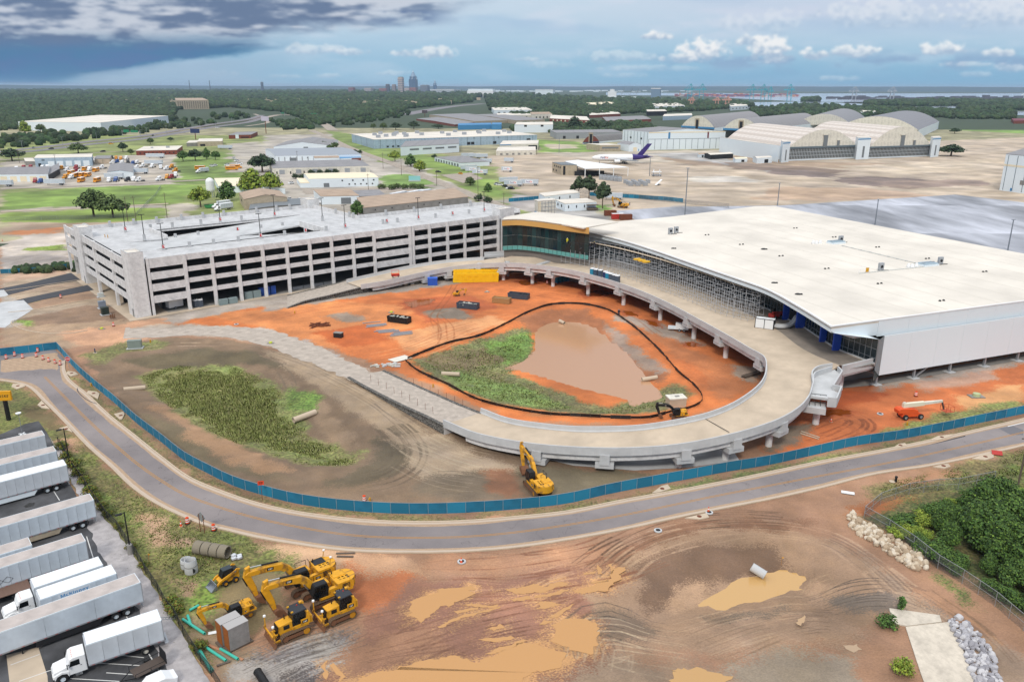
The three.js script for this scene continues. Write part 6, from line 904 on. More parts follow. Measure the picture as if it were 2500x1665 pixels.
bld('cream_shed','long cream shed with grey roof and row of pale doors',[652,408,667,426,903,419.5],411,'c','g',{peak:1,op:[...row('R',6,.06,.9,.055,.02,.72,'G'),...row('R',5,.03,.58,.012,.02,.45)]});
bld('two_storey_block','white two storey block with cream roof and small dark windows',[742,443,756,458,924,454],437,'w','P',{peak:.8,op:[['R',.2,.28,.02,.48,'D'],...row('R',4,.46,.92,.022,.66,.82),...row('R',5,.56,.9,.02,.22,.38)]});
bld('lean_to','low white lean to on the left of the two storey block',[724,446,733,458,756,458],447,'w','P');
bld('broad_roof_hall','broad white hall with large cream roof behind the big leafy tree',[523,448,534,469,696,473],455,'w','P',{peak:.8,ridge:'z'});
bld('tan_gable_house','tan building with brown gable roof just behind the garage',[585,494,597,512,702,506],487,'t','T',{peak:2,ridge:'z',op:[['L',.4,.55,.45,.65]]});
bld('grey_roof_block','low block with dark grey roof touching the back of the garage',[612,507,608,524,735,512],511,'n','D',{peak:.6,ridge:'z'});
bld('roller_door_shed','pale shed with brown roof and two roller doors behind the garage',[766,482,784,499.5,877,497],480,'w','T',{op:[['R',.05,.3,.02,.8,'w'],['R',.52,.78,.02,.8,'D'],['R',.88,.97,.02,.5,'G']]});
bld('carport','open carport with grey roof right of the roller door shed',[862,482,877,497,943,494],480,'d','g');
bld('tan_roof_warehouse','long grey warehouse with flat tan roof right behind the garage wing',[872,502,887,529,1143,500],508,'n','T',{op:row('R',5,.1,.7,.01,.6,.72)});
bld('distribution_warehouse','huge pale blue warehouse with white roof and many rooftop units',[859,347,913,363,1311,349],341,'b','W',{op:[...row('R',12,.035,.97,.002,.02,.99,'R','panel_joint'),['R',.19,.215,.05,.55,'d'],...row('R',3,.07,.13,.012,.1,.28),['R',.545,.565,.08,.4,'d'],['R',.57,.59,.08,.4,'d'],['R',.71,.73,.08,.4,'d'],['R',.78,.8,.12,.4,'d'],['R',.93,.955,.4,.6,'d'],['R',.585,.592,.8,.88],['R',.74,.747,.8,.88],...row('L',3,.2,.7,.006,.02,.99,'R','panel_joint')],units:[.06,.12,.18,.22,.24,.35,.48,.6,.72,.8,.9].flatMap((s,i)=>[[s,.25+(i%3)*.1,5],[s+.03,.62+(i%2)*.18,5]])});
bld('loading_dock_building','weathered white loading dock building in front of the pale blue warehouse',[990,364,978,380,1121,371],359,'w','g',{op:row('R',4,.15,.8,.15,.55,.75,'D','canopy')});
bld('grey_roof_depot','long white depot with grey roof and row of loading doors',[1061,393,1123.5,408,1195,404],398,'w','g',{op:[...row('L',9,.04,.88,.06,.02,.7,'D')]});
bld('freight_shed','long low cream freight shed beside the parked white trailers',[1216,370,1211,380,1308,378],369,'c','W',{op:row('R',6,.1,.85,.06,.1,.5,'n')});
bld('freight_office','cream freight office with white roof and blue edge under the pale blue warehouse',[1228,358,1220,368,1313,366],353,'c','W',{op:[['R',.75,.98,.05,.8,'d'],['R',0,.3,.85,1,'B','fascia']]});
bld('cargo_office','two storey grey cargo office beside the white canopy',[1348,420,1371,427.5,1408,427.5],403,'t','D',{op:[...row('L',4,.2,.8,.1,.65,.82),...row('L',2,.1,.4,.1,.2,.4),['R',.1,.25,.02,.9,'d']]});
{const c=thing('cargo_canopy','broad white freight canopy on posts in front of the cargo jet','canopy'),q=pl([1379,393.5,1411,390,1534,408,1429,411.5],6.5);part('roof',[prism(q,6.2,6.5)],M.white,c);part('back_wall',ribbon([q[0],q[1]].map((p)=>V(p.x,0,p.z)),[q[0],q[1]]),M.dark,c);for(const[s,e]of[[3,0],[3,.5],[2,0],[2,.34],[2,.67],[1,0]]){const p=q[s].clone().lerp(q[(s+1)%4],e);part('post',B(.5,6.2,.5,p.x,0,p.z),M.white,c);}part('freight_dock',B(22,3,8,q[2].x-28,0,q[2].z-6,-.1),M.dark,c);}
bld('tan_block','small tan flat roofed building with long window band near the jet',[1432,364.5,1466,368.5,1515,368],354.5,'t','W',{op:[['R',.08,.9,.4,.7,'D']]});
bld('metal_gable_shed','pale metal gable shed with white door left of the big white hangar',[1507,365.5,1536,370,1565,369],353.5,'w','g',{peak:2.5,ridge:'z',op:[['R',.35,.65,.02,.6,'P'],['R',.78,.83,.02,.35,'B']]});
bld('long_grey_shed','long grey flat shed behind the brick arched hangar',[1343,332,1358,339.5,1519,337],324.5,'G','g',{op:row('R',3,.1,.5,.04,.02,.5)});
bld('stepped_white_block','white windowless block with stepped blue edged parapet',[1262,316,1256,324,1350,323],305,'w','W',{op:[['R',.25,.32,.75,1.02,'d'],['R',.68,.75,.75,1.02,'d'],['R',0,.25,.97,1.03,'B','coping']]});
bld('blue_tank_wall','bright blue flat building behind the white warehouse roof',[1120,312,1118,317,1200,315],306,'B','B');bld('blue_tower_block','bright blue square block at the right end of the blue building',[1202,311,1200,316,1224,316],304,'B','B');
bld('big_white_hangar','tall white aircraft hangar with panelled sliding doors and grey roof',[1519,358,1582.5,366,1769,362.5],322.5,'w','g',{peak:3,ridge:'z',op:[...row('R',13,0,.96,.004,.02,.6,'R','door_joint'),...row('L',8,.08,.95,.01,.02,.98,'R','panel_joint'),['R',.25,.275,.62,.98,'B','banner'],['R',.76,.78,.62,.98,'m','banner'],['R',0,.99,.59,.61,'R','door_head'],['R',0,.99,.94,1.0,'P','fascia'],['L',.3,.36,.55,.65],['L',.7,.76,.55,.65]]});
bld('right_edge_hangar','tall pale blue hangar with stripes at the right edge of the apron',[2500,438,2441.5,464,2640,492],376,'w','g',{op:[...row('R',8,.04,.9,.006,.02,.98,'R','panel_joint'),['R',.25,.31,.22,.34,'n','vent'],['R',.14,.16,.02,.1,'B'],['R',0,1,.68,.73,'P','stripe']]});
bld('site_office_trailer','front pale grey site office trailer with white roof and wooden porch',[1357,506,1379,516,1456,511.5],498,'w','W',{op:[...row('R',3,.1,.6,.03,.4,.75),...row('L',2,.2,.6,.1,.4,.75)],extra:(t,{b,c})=>{const p=b.clone().lerp(c,.86);part('porch',[B(6,1,3,p.x,.3,p.z+1.6,.1),B(6.4,.12,3.4,p.x,2.9,p.z+1.6,.1)],M.woodOld,t);}});
bld('site_office_trailer','rear pale site office trailer with white roof',[1316,489,1330,497,1415,487],480,'w','W',{op:row('R',3,.1,.7,.03,.4,.75)});
bld('hoist_tower','boxy cream and white tower wrapped in scaffolding on the low roof',[1305,525,1313,529,1356,525],492,'c','W',{h0:14,op:[...row('R',6,.04,.94,.015,0,1,'G','scaffold_pole'),...[.1,.35,.6,.85].map((k)=>['R',0,1,k,k+.02,'G','scaffold_rail']),['R',0,.16,.1,.98,'P','cream_panel'],['L',.1,.9,0,.3,'B','blue_board']]});
function arch(label,L,Rr,dep,eave,apex,m,doors){
const a=G(...L),b=G(...Rr),D=G(...dep).sub(a),H0=HT(L[0],L[1],eave),mid=a.clone().lerp(b,.5),mp=PX(mid),H1=HT(mp[0],mp[1],apex),t=thing('arched_hangar',label,'hangar',a),n=22,f=[],top=[];
for(let i=0;i<=n;i++){const s=i/n,p=b.clone().sub(a).multiplyScalar(s);p.y=H0+(H1-H0)*(1-Math.pow(Math.abs(2*s-1),2.1));top.push(p);f.push(V(p.x,H0,p.z));}
const k=(p)=>p.clone().add(V(D.x,0,D.z));
for(let i=0;i<n;i++)part('roof_sheet',ribbon([top[i],top[i+1]],[k(top[i]),k(top[i+1])]),i%2?m:(m===archW?archW2:m),t);
part('gable_wall',ribbon(f,top),M.cream,t);part('back_gable',ribbon(f.map(k),top.map(k)),M.roofGrey,t);
const e=b.clone().sub(a);e.y=0;part('side_wall',[ribbon([V(0,-.1,0),V(D.x,-.1,D.z)],[V(0,H0,0),V(D.x,H0,D.z)]),ribbon([e,e.clone().add(V(D.x,-.1,D.z))],[e.clone().setY(H0),e.clone().add(V(D.x,H0,D.z))])],M.panelWhite,t);
if(doors){
part('door_track',sweep([V(0,0,.3),e.clone().add(V(0,0,.3))],[[-.3,H0*.88],[.3,H0*.88],[.3,H0*1.0],[-.3,H0*1.0]]),MM.R,t);
part('door_back',ribbon([V(0,0,-.4),e.clone().add(V(0,0,-.4))],[V(0,H0,-.4),e.clone().add(V(0,H0,-.4))]),M.panelWhite,t);
for(let i=0;i<44;i++){const p=e.clone().multiplyScalar((i+.1)/44),q=e.clone().multiplyScalar((i+.82)/44);for(const[y0,y1]of[[.12,.34],[.37,.6],[.63,.86]])part('door_pane',ribbon([p.clone().setY(H0*y0),q.clone().setY(H0*y0)],[p.clone().setY(H0*y1),q.clone().setY(H0*y1)]),mat(0x4c4d4d,.3),t);}
for(const[s,w,h]of[[.52,4.5,11],[.72,2.6,6]]){const p=e.clone().multiplyScalar(s);part('tail_slot',B(w,h,.6,p.x,H0-1,p.z+.5,Math.atan2(-e.z,e.x)),MM.D,t);part('slot_frame',B(w*1.6,h*.12,.8,p.x,H0+h-1.4,p.z+.5,Math.atan2(-e.z,e.x)),M.cream,t);}
}else if(m===M.roofGrey){const p=e.clone().multiplyScalar(.48);part('tail_slot',B(4,11,.6,p.x,H0-2,p.z+.6,Math.atan2(-e.z,e.x)),M.dark,t);part('slot_frame',B(7,13,.4,p.x,H0-2.4,p.z+.3,Math.atan2(-e.z,e.x)),M.tanWall,t);part('door_track',sweep([V(0,0,.3),e.clone().add(V(0,0,.3))],[[-.3,H0*.9],[.3,H0*.9],[.3,H0*1.05],[-.3,H0*1.05]]),MM.B,t);}
return t;
}
const archW=mat(0xd9cfc6,.85,0,{key:'aw',map:scaled(T_STREAK,9)}),archW2=mat(0xc6bab0,.85,0,{key:'aw2',map:scaled(T_STREAK,7)});
arch('far grey arched hangar, rear left, with plain end',[1936,330],[2075,326],[2000,306],306,278,mat(0x8a8a8e,.85,0,{key:'ag',map:scaled(T_STREAK,9)}),0);
arch('broad grey arched hangar right behind the white pair',[2040,336],[2240,340],[2130,312],314,284,mat(0x85858a,.85,0,{key:'ag2',map:scaled(T_STREAK,9)}),0);
arch('grey roofed hangar with cream arched end and dark slot, left one',[1662,338],[1742,344],[1790,318],308,282.5,M.roofGrey,0);
arch('grey roofed hangar with cream arched end and dark slot, right one',[1764,345],[1853,350],[1920,322],314,289,M.roofGrey,0);
arch('white arched hangar with gridded glass doors, left of the near pair',[1925,393],[2087,386.5],[1775,366],359,316,archW,1);
arch('white arched hangar with gridded glass doors, right of the near pair',[2121,387.5],[2268,381.5],[1960,362],358,309.5,archW,1);
arch('small brick arched hangar with grey roof and white window panes',[1422.5,352],[1463,349.5],[1500,345],348,331,M.roofGrey,0).children.forEach((c)=>{if(c.name==='gable_wall')c.material=M.brick;});
for(const[l,a,top]of[['leftmost white pier tower at the near hangar front',[1903,394,1908,397,1926,395],346],['white pier tower between the two near hangars',[2084,386,2090,389.5,2121,388],336],['white pier tower at the right end of the near hangars',[2267,381,2272,384,2292,382],336]])bld('hangar_tower',l,a,top,'w','W',{cat:'tower',op:[['R',.45,.6,.08,.6,'D'],['R',0,1,.9,.95,'B','band']]});
bld('hangar_side_block','white side block with pipes and small windows left of the near hangars',[1756,370,1840,384,1900,396],346,'w','W',{op:[...row('R',3,.2,.7,.05,.5,.62),...row('L',4,.2,.8,.02,.05,.85,'d','downpipe')]});
for(const[l,a,top,r]of[['small shed with rusty roof left of the hangar sheds',[1703,382,1706,385,1722,384],377,'T'],['open shed with white roof in front of the near hangars',[1720,385,1735,389,1790,386],378,'W'],['lean to with pale roof and open sides below the hangars',[1790,393,1796,396,1825,395],388,'P'],['white garage with a dark door below the hangars',[1838,395,1848,399,1885,397],386,'W']])bld('small_shed',l,a,top,r==='W'&&top===378?'d':'w',r,{peak:.8,op:[['R',.5,.75,.02,.7,'d']]});
for(const[n,l,a,top,w,r,o]of[
['pale_big_box','huge pale grey warehouse beyond the highway, its long wall facing left',[46,318,247,321,411,300],299.5,'w','W'],['apartment_block','tan eight storey apartment block standing alone in the forest',[428,258,431,267,510,266],245,'t','T',{op:[.1,.22,.34,.46,.58,.7,.82].flatMap((k)=>row('R',14,.04,.92,.03,k,k+.06,'d'))}],
['store_shed_roof','long dark roofed brick freight shed beyond the white warehouse, nearest',[1016,294,1110,309,1165,303],304,'k','g',{peak:1}],['store_shed_roof','long dark roofed brick freight shed beyond the white warehouse, second row',[1048,286,1160,304,1260,299],296,'t','g',{peak:1}],['store_shed_roof','long dark roofed freight shed to the right of the second row',[1150,287,1260,303,1330,300],294,'t','g',{peak:1}],
['cream_school','cream low complex with dark windows left of the brick sheds',[1212,284,1216,290,1300,288],282,'c','W',{op:row('R',6,.1,.8,.05,.3,.6)}],['cream_school','cream low block in front with dark garage doors',[1294,284,1298,290,1348,289],279,'c','T',{op:row('R',5,.2,.9,.06,.1,.5)}],['white_depot','white flat depot left of the trees, far back',[1200,272,1206,280,1300,279],269,'w','W',{op:row('R',6,.1,.8,.06,.2,.6,'D')}],
['brick_plant','red brick plant with white roof edge right of the cream blocks',[1345,287,1342,296,1440,301],289,'k','W',{op:row('R',9,.08,.9,.03,.2,.7,'P')}],['brick_plant','grey roofed brick plant with stepped white roof lines',[1470,292,1480,302,1590,297],295,'k','g',{peak:1}],['white_roof_plant','white roofed plant among the brick ones',[1435,278,1440,288,1515,284],281,'k','W'],['grey_block','grey blue flat building left of the cream arched hangars',[1622,288,1618,294,1690,291],284,'b','W'],
['pavilion','dark open pavilion with thin white roof between the trees',[1578,278,1580,283,1628,282],272,'d','W'],['hip_roof_school','large cream hip roofed building far beyond the brick plants',[1420,258,1440,264,1505,260],256,'c','P',{peak:3}],['white_school','white long building with flat roofs beyond the pavilion',[1592,262,1600,271,1672,268],260,'w','W',{op:row('R',8,.05,.9,.04,.3,.6,'D')}],['white_house','white flat building near the water right of the port',[1780,262,1784,270,1826,267],260,'w','W',{op:row('R',5,.1,.9,.06,.3,.6,'D')}],['white_low_hall','low white hall among trees behind the grey hangars',[2064,276,2068,282,2140,279],275,'w','W'],['red_barn','small dark red roofed barn at the far right edge of the field',[2470,296,2476,302,2530,301],295,'k','m']])bld(n,l,a,top,w,r,o||{});
// ---------- trees, reeds, shrubs ----------
const palette=(a)=>{const n=16,d=new Uint8Array(n*n*4),q=rngOf(a.length*31+a[0][0]);for(let i=0;i<n*n;i++){const c=a[Math.floor(q()*a.length)],k=.75+.5*q();d[4*i]=clamp8(c[0]*k);d[4*i+1]=clamp8(c[1]*k);d[4*i+2]=clamp8(c[2]*k);d[4*i+3]=255;}const t=new THREE.DataTexture(d,n,n);t.colorSpace=THREE.SRGBColorSpace;t.magFilter=THREE.LinearFilter;t.wrapS=t.wrapT=THREE.RepeatWrapping;t.needsUpdate=true;return new THREE.MeshStandardMaterial({map:t,roughness:.85,side:THREE.DoubleSide});};
const LEAF={oak:palette([[74,92,46],[58,76,40],[90,106,52]]),mid:palette([[66,96,40],[84,112,46],[52,80,36]]),lime:palette([[120,136,44],[96,122,40],[142,150,56]]),dark:palette([[50,68,40],[60,80,46],[40,58,38]]),wood:palette([[50,80,30],[74,106,38],[36,58,26],[98,122,46]]),pine:palette([[48,66,38],[62,78,42],[40,54,34]]),reed:palette([[140,156,76],[160,168,92],[118,132,62],[160,150,104],[138,142,88]]),grass:palette([[122,142,66],[140,152,76],[128,124,74],[110,128,58]]),hedge:palette([[84,104,36],[110,120,40],[128,92,40],[70,92,34]])};
const BARK=mat(0x5a4a3c,.95);
function crown(lobes,n,size,q){
const P=[],U=[],N=[],tot=lobes.reduce((s,l)=>s+l[3]*l[3],0);
for(const[cx,cy,cz,r,fl]of lobes)for(let i=0,m=n*r*r/tot;i<m;i++){
const a=q()*6.283,b=Math.acos(2*q()-1),rad=r*Math.pow(q(),.36)*(.82+.36*vn(a*1.6+cx*3,b*2+cy)),dx=Math.sin(b)*Math.cos(a),dy=Math.cos(b),dz=Math.sin(b)*Math.sin(a);
const x=cx+dx*rad,y=cy+dy*rad*fl,z=cz+dz*rad,s=size*(.6+.8*q());
const t=V(q()-.5,(q()-.5)*.7,q()-.5).normalize(),w=V(dx+(q()-.5)*1.1,dy+.35+(q()-.5)*.9,dz+(q()-.5)*1.1).normalize(),u=t.cross(w).normalize(),v=w.clone().cross(u),tu=q(),tv=q();
const c=[[-1,-.6],[.9,-.7],[1,.6],[-.7,.8]].map(([e,f])=>[x+(u.x*e+v.x*f)*s,y+(u.y*e+v.y*f)*s,z+(u.z*e+v.z*f)*s]);
for(const k of[0,1,2,0,2,3]){P.push(...c[k]);U.push(tu,tv);N.push(w.x,w.y,w.z);}
}
const g=new THREE.BufferGeometry();g.setAttribute('position',new THREE.Float32BufferAttribute(P,3));g.setAttribute('normal',new THREE.Float32BufferAttribute(N,3));g.setAttribute('uv',new THREE.Float32BufferAttribute(U,2));return g;
}
function trunk(h,r,lobes,q){const g=[CY(r*1.25,r*.7,h,0,0,0,8)];for(const l of lobes.slice(0,7))g.push(rod(V(0,h*(.55+.35*q()),0),V(l[0]*.8,l[1]-l[3]*.2,l[2]*.8),r*.32,5));return g;}
const KIND={};
function lobesOf(kind,q){
const L=[];const ring=(n,y,R0,r,fl)=>{for(let i=0;i<n;i++){const a=i/n*6.28+q()*.8;L.push([Math.cos(a)*R0*(.8+.4*q()),y+(q()-.5)*r*.6,Math.sin(a)*R0*(.8+.4*q()),r*(.75+.5*q()),fl]);}};
if(kind==='pine'){ring(3,.5,.12,.14,.6);ring(4,.64,.14,.16,.7);ring(3,.78,.1,.14,.8);L.push([0,.92,0,.1,1]);}else if(kind==='tall'){ring(4,.35,.16,.2,1);ring(4,.58,.14,.2,1);ring(3,.78,.08,.15,1.1);L.push([0,.92,0,.1,1]);}else if(kind==='bush'){ring(5,.35,.34,.34,.8);ring(3,.6,.2,.3,.9);}else{ring(6,.5,.36,.24,.72);ring(5,.68,.22,.24,.75);L.push([0,.82,0,.2,.8]);ring(3,.42,.2,.2,.6);}
return L;
}
function tree(label,u,v,vt,kind,leaf,o={}){
const h=o.h||HT(u,v,vt),k=kind+leaf+(o.dense||'')+(o.v||0),p=G(u,v),w=o.w||1;
let t=KIND[k];
if(!t){
const q=rngOf(k.length*97+k.charCodeAt(0)+k.charCodeAt(k.length-1)*7),H=10,lb=lobesOf(kind,q).map(([x,y,z,r,f])=>[x*H,y*H,z*H,r*H,f]);
t=KIND[k]=thing(o.name||(kind==='bush'?'shrub':'tree'),label,kind==='bush'?'shrub':'tree',p,q()*6);part('trunk',trunk(kind==='bush'?2:kind==='pine'?9:6,kind==='pine'?.16:.3,lb,q),BARK,t);part('crown',crown(lb,o.dense||1100,o.leaf||.42,q),LEAF[leaf],t);if(o.group)t.userData.group=o.group;
}else t=dup(t,p,u*1.7+v,label,o.group);
if(!o.group)delete t.userData.group;
t.scale.set(h/10*w,h/10,h/10*w);return t;
}
for(const[l,...a]of[['tall spreading dark tree on a bare trunk, left of the pair in the field',228,529,457,'round','oak'],['broad dark tree right of the pair in the field, branches low',275,530,472,'round','oak',{w:1.25,v:1}],['yellow green leafy tree on the planted island behind the garage',489,505,452,'round','lime',{w:.95}],['green upright tree in front of the broad cream roofed hall',556,490,440,'tall','mid',{w:1.3}],['large light green tree before the cream roof, the taller left half',615,470,410,'tall','lime',{w:1.6,v:2}],['large light green tree before the cream roof, right half',660,472,416,'round','lime',{v:2}],['massive very dark oak behind the broad cream roof',640,420,373,'round','dark',{w:1.35}],['dark pair of trees on the lawn left of the buses',476,392,362,'round','dark',{w:1.2}],['light green tree at the left of the dark lawn pair',446,394,366,'round','mid'],['slim green tree right of the dark lawn pair',504,388,360,'tall','mid'],['small green tree on the lawn, farthest right',525,390,367,'round','mid'],['round dark oak beside the slip road at the far left',28,393,360,'round','dark',{w:1.5}],['wide dark oak under the highway behind the pale blue workshop',190,374,346,'round','oak',{w:1.5,v:1}],['dark rounded tree left of the brick warehouse',299,370,346,'round','dark'],['small dark tree beside the brick warehouse',319,378,362,'round','oak'],['small rounded tree by the highway embankment',366,352,335,'round','oak'],['low dark tree pair on the embankment',416,345,334,'round','dark',{w:1.5}],['yellow green tree before the pale big warehouse',60,326,295,'tall','lime',{w:1.5}],['round tree before the pale big warehouse',98,324,301,'round','oak'],['light green tree at the junction by the weathered dock building',964,394,366,'round','lime'],['dark green tree right of the junction tree',1003,406,375,'tall','mid',{w:1.4}],['yellowish tree on the verge by the main street',1024,418,390,'tall','lime',{w:1.6,v:1}],['tall loblolly pine left of the group of three',1413,480,430,'pine','pine',{w:1.1}],['tall pine in the middle of the group of three',1438,487,428,'pine','pine',{w:1.1}],['single pine on the lawn beside the site office',1471,509,444,'pine','pine',{w:1.1}],['small pine sapling left of the group of three',1397,477,450,'pine','pine'],['young green tree by the parked cars and street',1192,468,446,'tall','mid',{w:1.4}],['bare grey leafed tree beside the street bend',1148,453,430,'round','oak'],['wide dark oak at the right end of the near hangars',2323,381,350,'round','dark',{w:2}],['lone dark tree at the edge of the airfield',2332,326,311,'round','dark',{w:1.7}],['dark tree in front of the brick plant, left',1402,318,284,'tall','dark',{w:1.6}],['dark tree in front of the brick plant, right',1446,319,289,'round','dark',{w:1.1}],['dark round tree before the grey roofed plant',1484,316,295,'round','dark'],['oak in the row left of the white warehouse, first',912,314,300,'round','oak'],['oak in the row left of the white warehouse, second',935,316,298,'round','oak'],['oak in the row left of the white warehouse, third',966,317,297,'round','dark',{w:1.5}],['big spreading oak in front of the brick freight sheds',1010,315,294,'round','dark',{w:1.4}],['dark shrub mass at the foot of the freight sheds',1070,314,302,'round','dark',{w:2.4}]])tree(l,...a);
[[[931,461],[955,463],[970,460],[988,462],[1008,460],[1026,461]],[[720,436],[737,437],[760,426],[780,426],[799,425],[818,424]],[[775,352],[790,358],[805,366],[818,360]],[[850,374],[866,374],[878,375]],[[1060,386],[1150,450],[1168,490],[1190,495]]].forEach((r,k)=>r.forEach(([u,v],i)=>tree(['shrub before the parked white trucks, ','shrub before the cream shed, ','bush behind the arched warehouse, ','dark bush by the blue roofed office, ','dark bush along the main street, '][k]+ORD[i]+' from left',u,v,0,'bush',k===1||k>2?'dark':'oak',{h:k===2?7:4.2,dense:500,leaf:.6,w:1.15})));
tree('small leafy sapling in the mud beside the concrete slab',2207,1645,0,'bush','lime',{h:2.2,dense:600,leaf:.5,v:3});tree('dark weeds at the head of the concrete slab',2165,1530,0,'bush','mid',{h:2,dense:500,leaf:.6,v:3});tree('thin green sapling above the concrete slab',2201,1488,0,'tall','mid',{h:1.9,dense:300,leaf:.6,v:4});tree('leafy weed tree behind the garage wall',872,527,0,'tall','mid',{h:8,w:1.3});
{const q=rngOf(5),edge=pl([2170,1300,2240,1265,2310,1235,2420,1212,2560,1215,2750,1260,2750,1560,2500,1505,2400,1440,2330,1395,2250,1345]);const xs=edge.map((p)=>p.x),zs=edge.map((p)=>p.z);let n=0;const put=[];
for(let i=0;i<2600&&n<95;i++){const x=mix(Math.min(...xs),Math.max(...xs),q()),z=mix(Math.min(...zs),Math.max(...zs),q());if(!inside(edge,x,z))continue;const e=edgeDist(edge,x,z),s=PX(V(x,0,z));if(s[0]>2720||put.some(([a,b,r])=>(a-x)**2+(b-z)**2<r*r))continue;const big=e>3.5;put.push([x,z,big?3.4:1.5]);const h=big?3+4.2*q():1.2+1.4*q();n++;tree(big?'leafy green tree in the dense wood behind the chain link fence':'low green shrub at the edge of the wood along the chain link fence',s[0],s[1],0,big?(q()<.5?'round':'tall'):'bush',q()<.2&&!big?'lime':'wood',{h,w:big?1.05:1.4,dense:big?5200:1800,leaf:big?.2:.34,v:Math.floor(q()*2),group:big?'trees of the wood by the chain link fence':'shrubs at the edge of the wood'});}
}
{let i=0;for(const[u,v,h]of[[150,1095,1.6],[160,1118,1.5],[176,1140,2],[190,1160,1.6],[205,1180,1.6],[218,1205,1.8],[232,1222,1.5],[248,1242,1.4],[262,1258,1.2],[288,1288,1.1],[320,1340,1.2],[350,1385,1.1],[420,1480,1.7],[428,1496,1.6],[485,1585,1.4]])tree('low reddish green hedge bush at the mesh fence, '+ORD[i++]+' from the top',u,v,0,'bush','hedge',{h,w:1.3,dense:900,leaf:.45,name:'hedge_bush',v:5});}
function blades(name,label,poly,n,h,w,leafM,seed,ok=()=>true){
const q=rngOf(seed),p=pl(poly),xs=p.map((a)=>a.x),zs=p.map((a)=>a.z),P=[],U=[],N=[];
for(let i=0;i<n;i++){
const x=mix(Math.min(...xs),Math.max(...xs),q()),z=mix(Math.min(...zs),Math.max(...zs),q());if(!inside(p,x,z))continue;
const d=edgeDist(p,x,z),c=fbm(x/4+seed,z/4,3);if(c<.36+.2*q()-(d>4?.2:0)||!ok(x,z))continue;
const y=hgt(x,z),k=h*(.45+.8*q())*(.5+c)*Math.min(1,.3+d/7),tu=q(),tv=q(),nb=3;
for(let b=0;b<nb;b++){const a=q()*6.28,ww=w*(.7+.6*q()),lx=(q()-.5)*k*.7,lz=(q()-.5)*k*.7,bx=x+(q()-.5)*.5,bz=z+(q()-.5)*.5;P.push(bx-Math.cos(a)*ww,y,bz-Math.sin(a)*ww,bx+Math.cos(a)*ww,y,bz+Math.sin(a)*ww,bx+lx,y+k,bz+lz);for(let m=0;m<3;m++){U.push(tu,tv);N.push((q()-.5)*.5,1,(q()-.5)*.5);}}
}
const g=new THREE.BufferGeometry();g.setAttribute('position',new THREE.Float32BufferAttribute(P,3));g.setAttribute('normal',new THREE.Float32BufferAttribute(N,3));g.setAttribute('uv',new THREE.Float32BufferAttribute(U,2));
return tag(stuff(part(name,g,LEAF[leafM],scene)),label,'grass');
}
blades('reeds','tall green reeds filling the wet swale inside the fence',[340,905,430,880,560,880,660,925,720,985,760,1060,890,1100,870,1130,740,1130,560,1070,440,1010,370,950],80000,.5,.05,'reed',11);
blades('grass','rough green grass round the muddy pond',[1000,880,1170,825,1290,790,1310,850,1240,900,1480,985,1640,930,1690,960,1640,1000,1400,1012,1180,975,1080,935],22000,.24,.07,'grass',12,(x,z)=>!inside(BASINS[0].water,x,z));
blades('grass','weedy green grass on the slope above the trailer lot',[135,1060,212,1096,318,1194,425,1260,557,1302,640,1330,560,1400,560,1480,500,1500,430,1480,330,1340,240,1220,170,1120],26000,.2,.07,'grass',13);
blades('grass','grass strip between the teal fence and the road',[170,905,330,1046,460,1144,625,1216,1000,1266,1380,1240,1880,1142,2500,1014,2500,1022,1880,1150,1380,1250,1000,1274,620,1226,450,1155,320,1060,165,915],18000,.18,.07,'grass',14);
blades('grass','weeds growing through the pale gravel of the trailer lot',[228,1240,262,1275,335,1370,405,1495,445,1560,470,1600,400,1600,350,1500,290,1400,240,1320],2600,.22,.08,'grass',16);
blades('grass','patchy grass and weeds below the road at the right',[2100,1190,2300,1150,2500,1095,2620,1070,2620,1200,2420,1180,2260,1205,2160,1218],14000,.24,.08,'grass',15);
// ---------- streets and the highway ----------
{
const rd=mat(0x8c878a,.93,0,{key:'hw',map:scaled(T_GRAIN,20)}),cr=mat(0xb3a698,.92,0,{key:'cr2',map:scaled(T_GRAIN,15)});
const way=(name,a,w,m,y)=>struct(name,((p)=>ribbon(offset(p,-w/2).map((q)=>q.setY(y)),offset(p,w/2).map((q)=>q.setY(y))))(smooth(pl(a),12)),m);
const hw=[-80,388,0,377,120,364,220,352,330,341,430,325,520,310,600,299,640,288];way('highway',hw,15,rd,.1);way('highway',hw.map((x,i)=>i%2?x-7:x),15,rd,.1);way('median_wall',hw.map((x,i)=>i%2?x-3.6:x),1.6,M.mud,.5);
way('main_street',[760,318,800,335,845,357,890,375,960,400,1040,432,1110,460,1180,487,1240,510],9,cr,.06);way('ramp_road',[640,288,690,280,745,285,790,303,812,318],16,cr,.2);way('slip_road',[620,278,640,286,650,300,600,308],8,cr,.07);
way('street',[0,461,130,456,300,449,480,440,520,438],7,cr,.06);way('street',[0,517,200,508,410,497],3.5,M.concTan,.06);way('street',[-60,396,60,386,200,375,330,367,420,358],5,cr,.05);way('highway',[985,280,1060,266,1120,258,1180,253],40,rd,.1);way('street',[1060,452,930,460,740,470],7,cr,.05);
struct('parking_yard',sheet(pl([735,461,924,459,1020,463,1000,468,930,470,745,474]),.04),cr);struct('parking_yard',sheet(pl([1075,427,1150,421,1180,436,1130,447]),.04),cr);
const ap=pl([1560,540,1500,515,1640,505,1901,502,2034,494,2193,484,2334,475,2500,494,2900,545,2900,800,2400,640]);struct('new_apron',sheet(ap,.02),mat(0xc3c5ce,.6,0,{key:'nap',map:scaled(tex(512,(x,y)=>clamp8(205+150*(tfb(x,y*.25,8,5,61)-.5)-(x*16%1<.03||y*16%1<.03?14:0))),90)}));
}
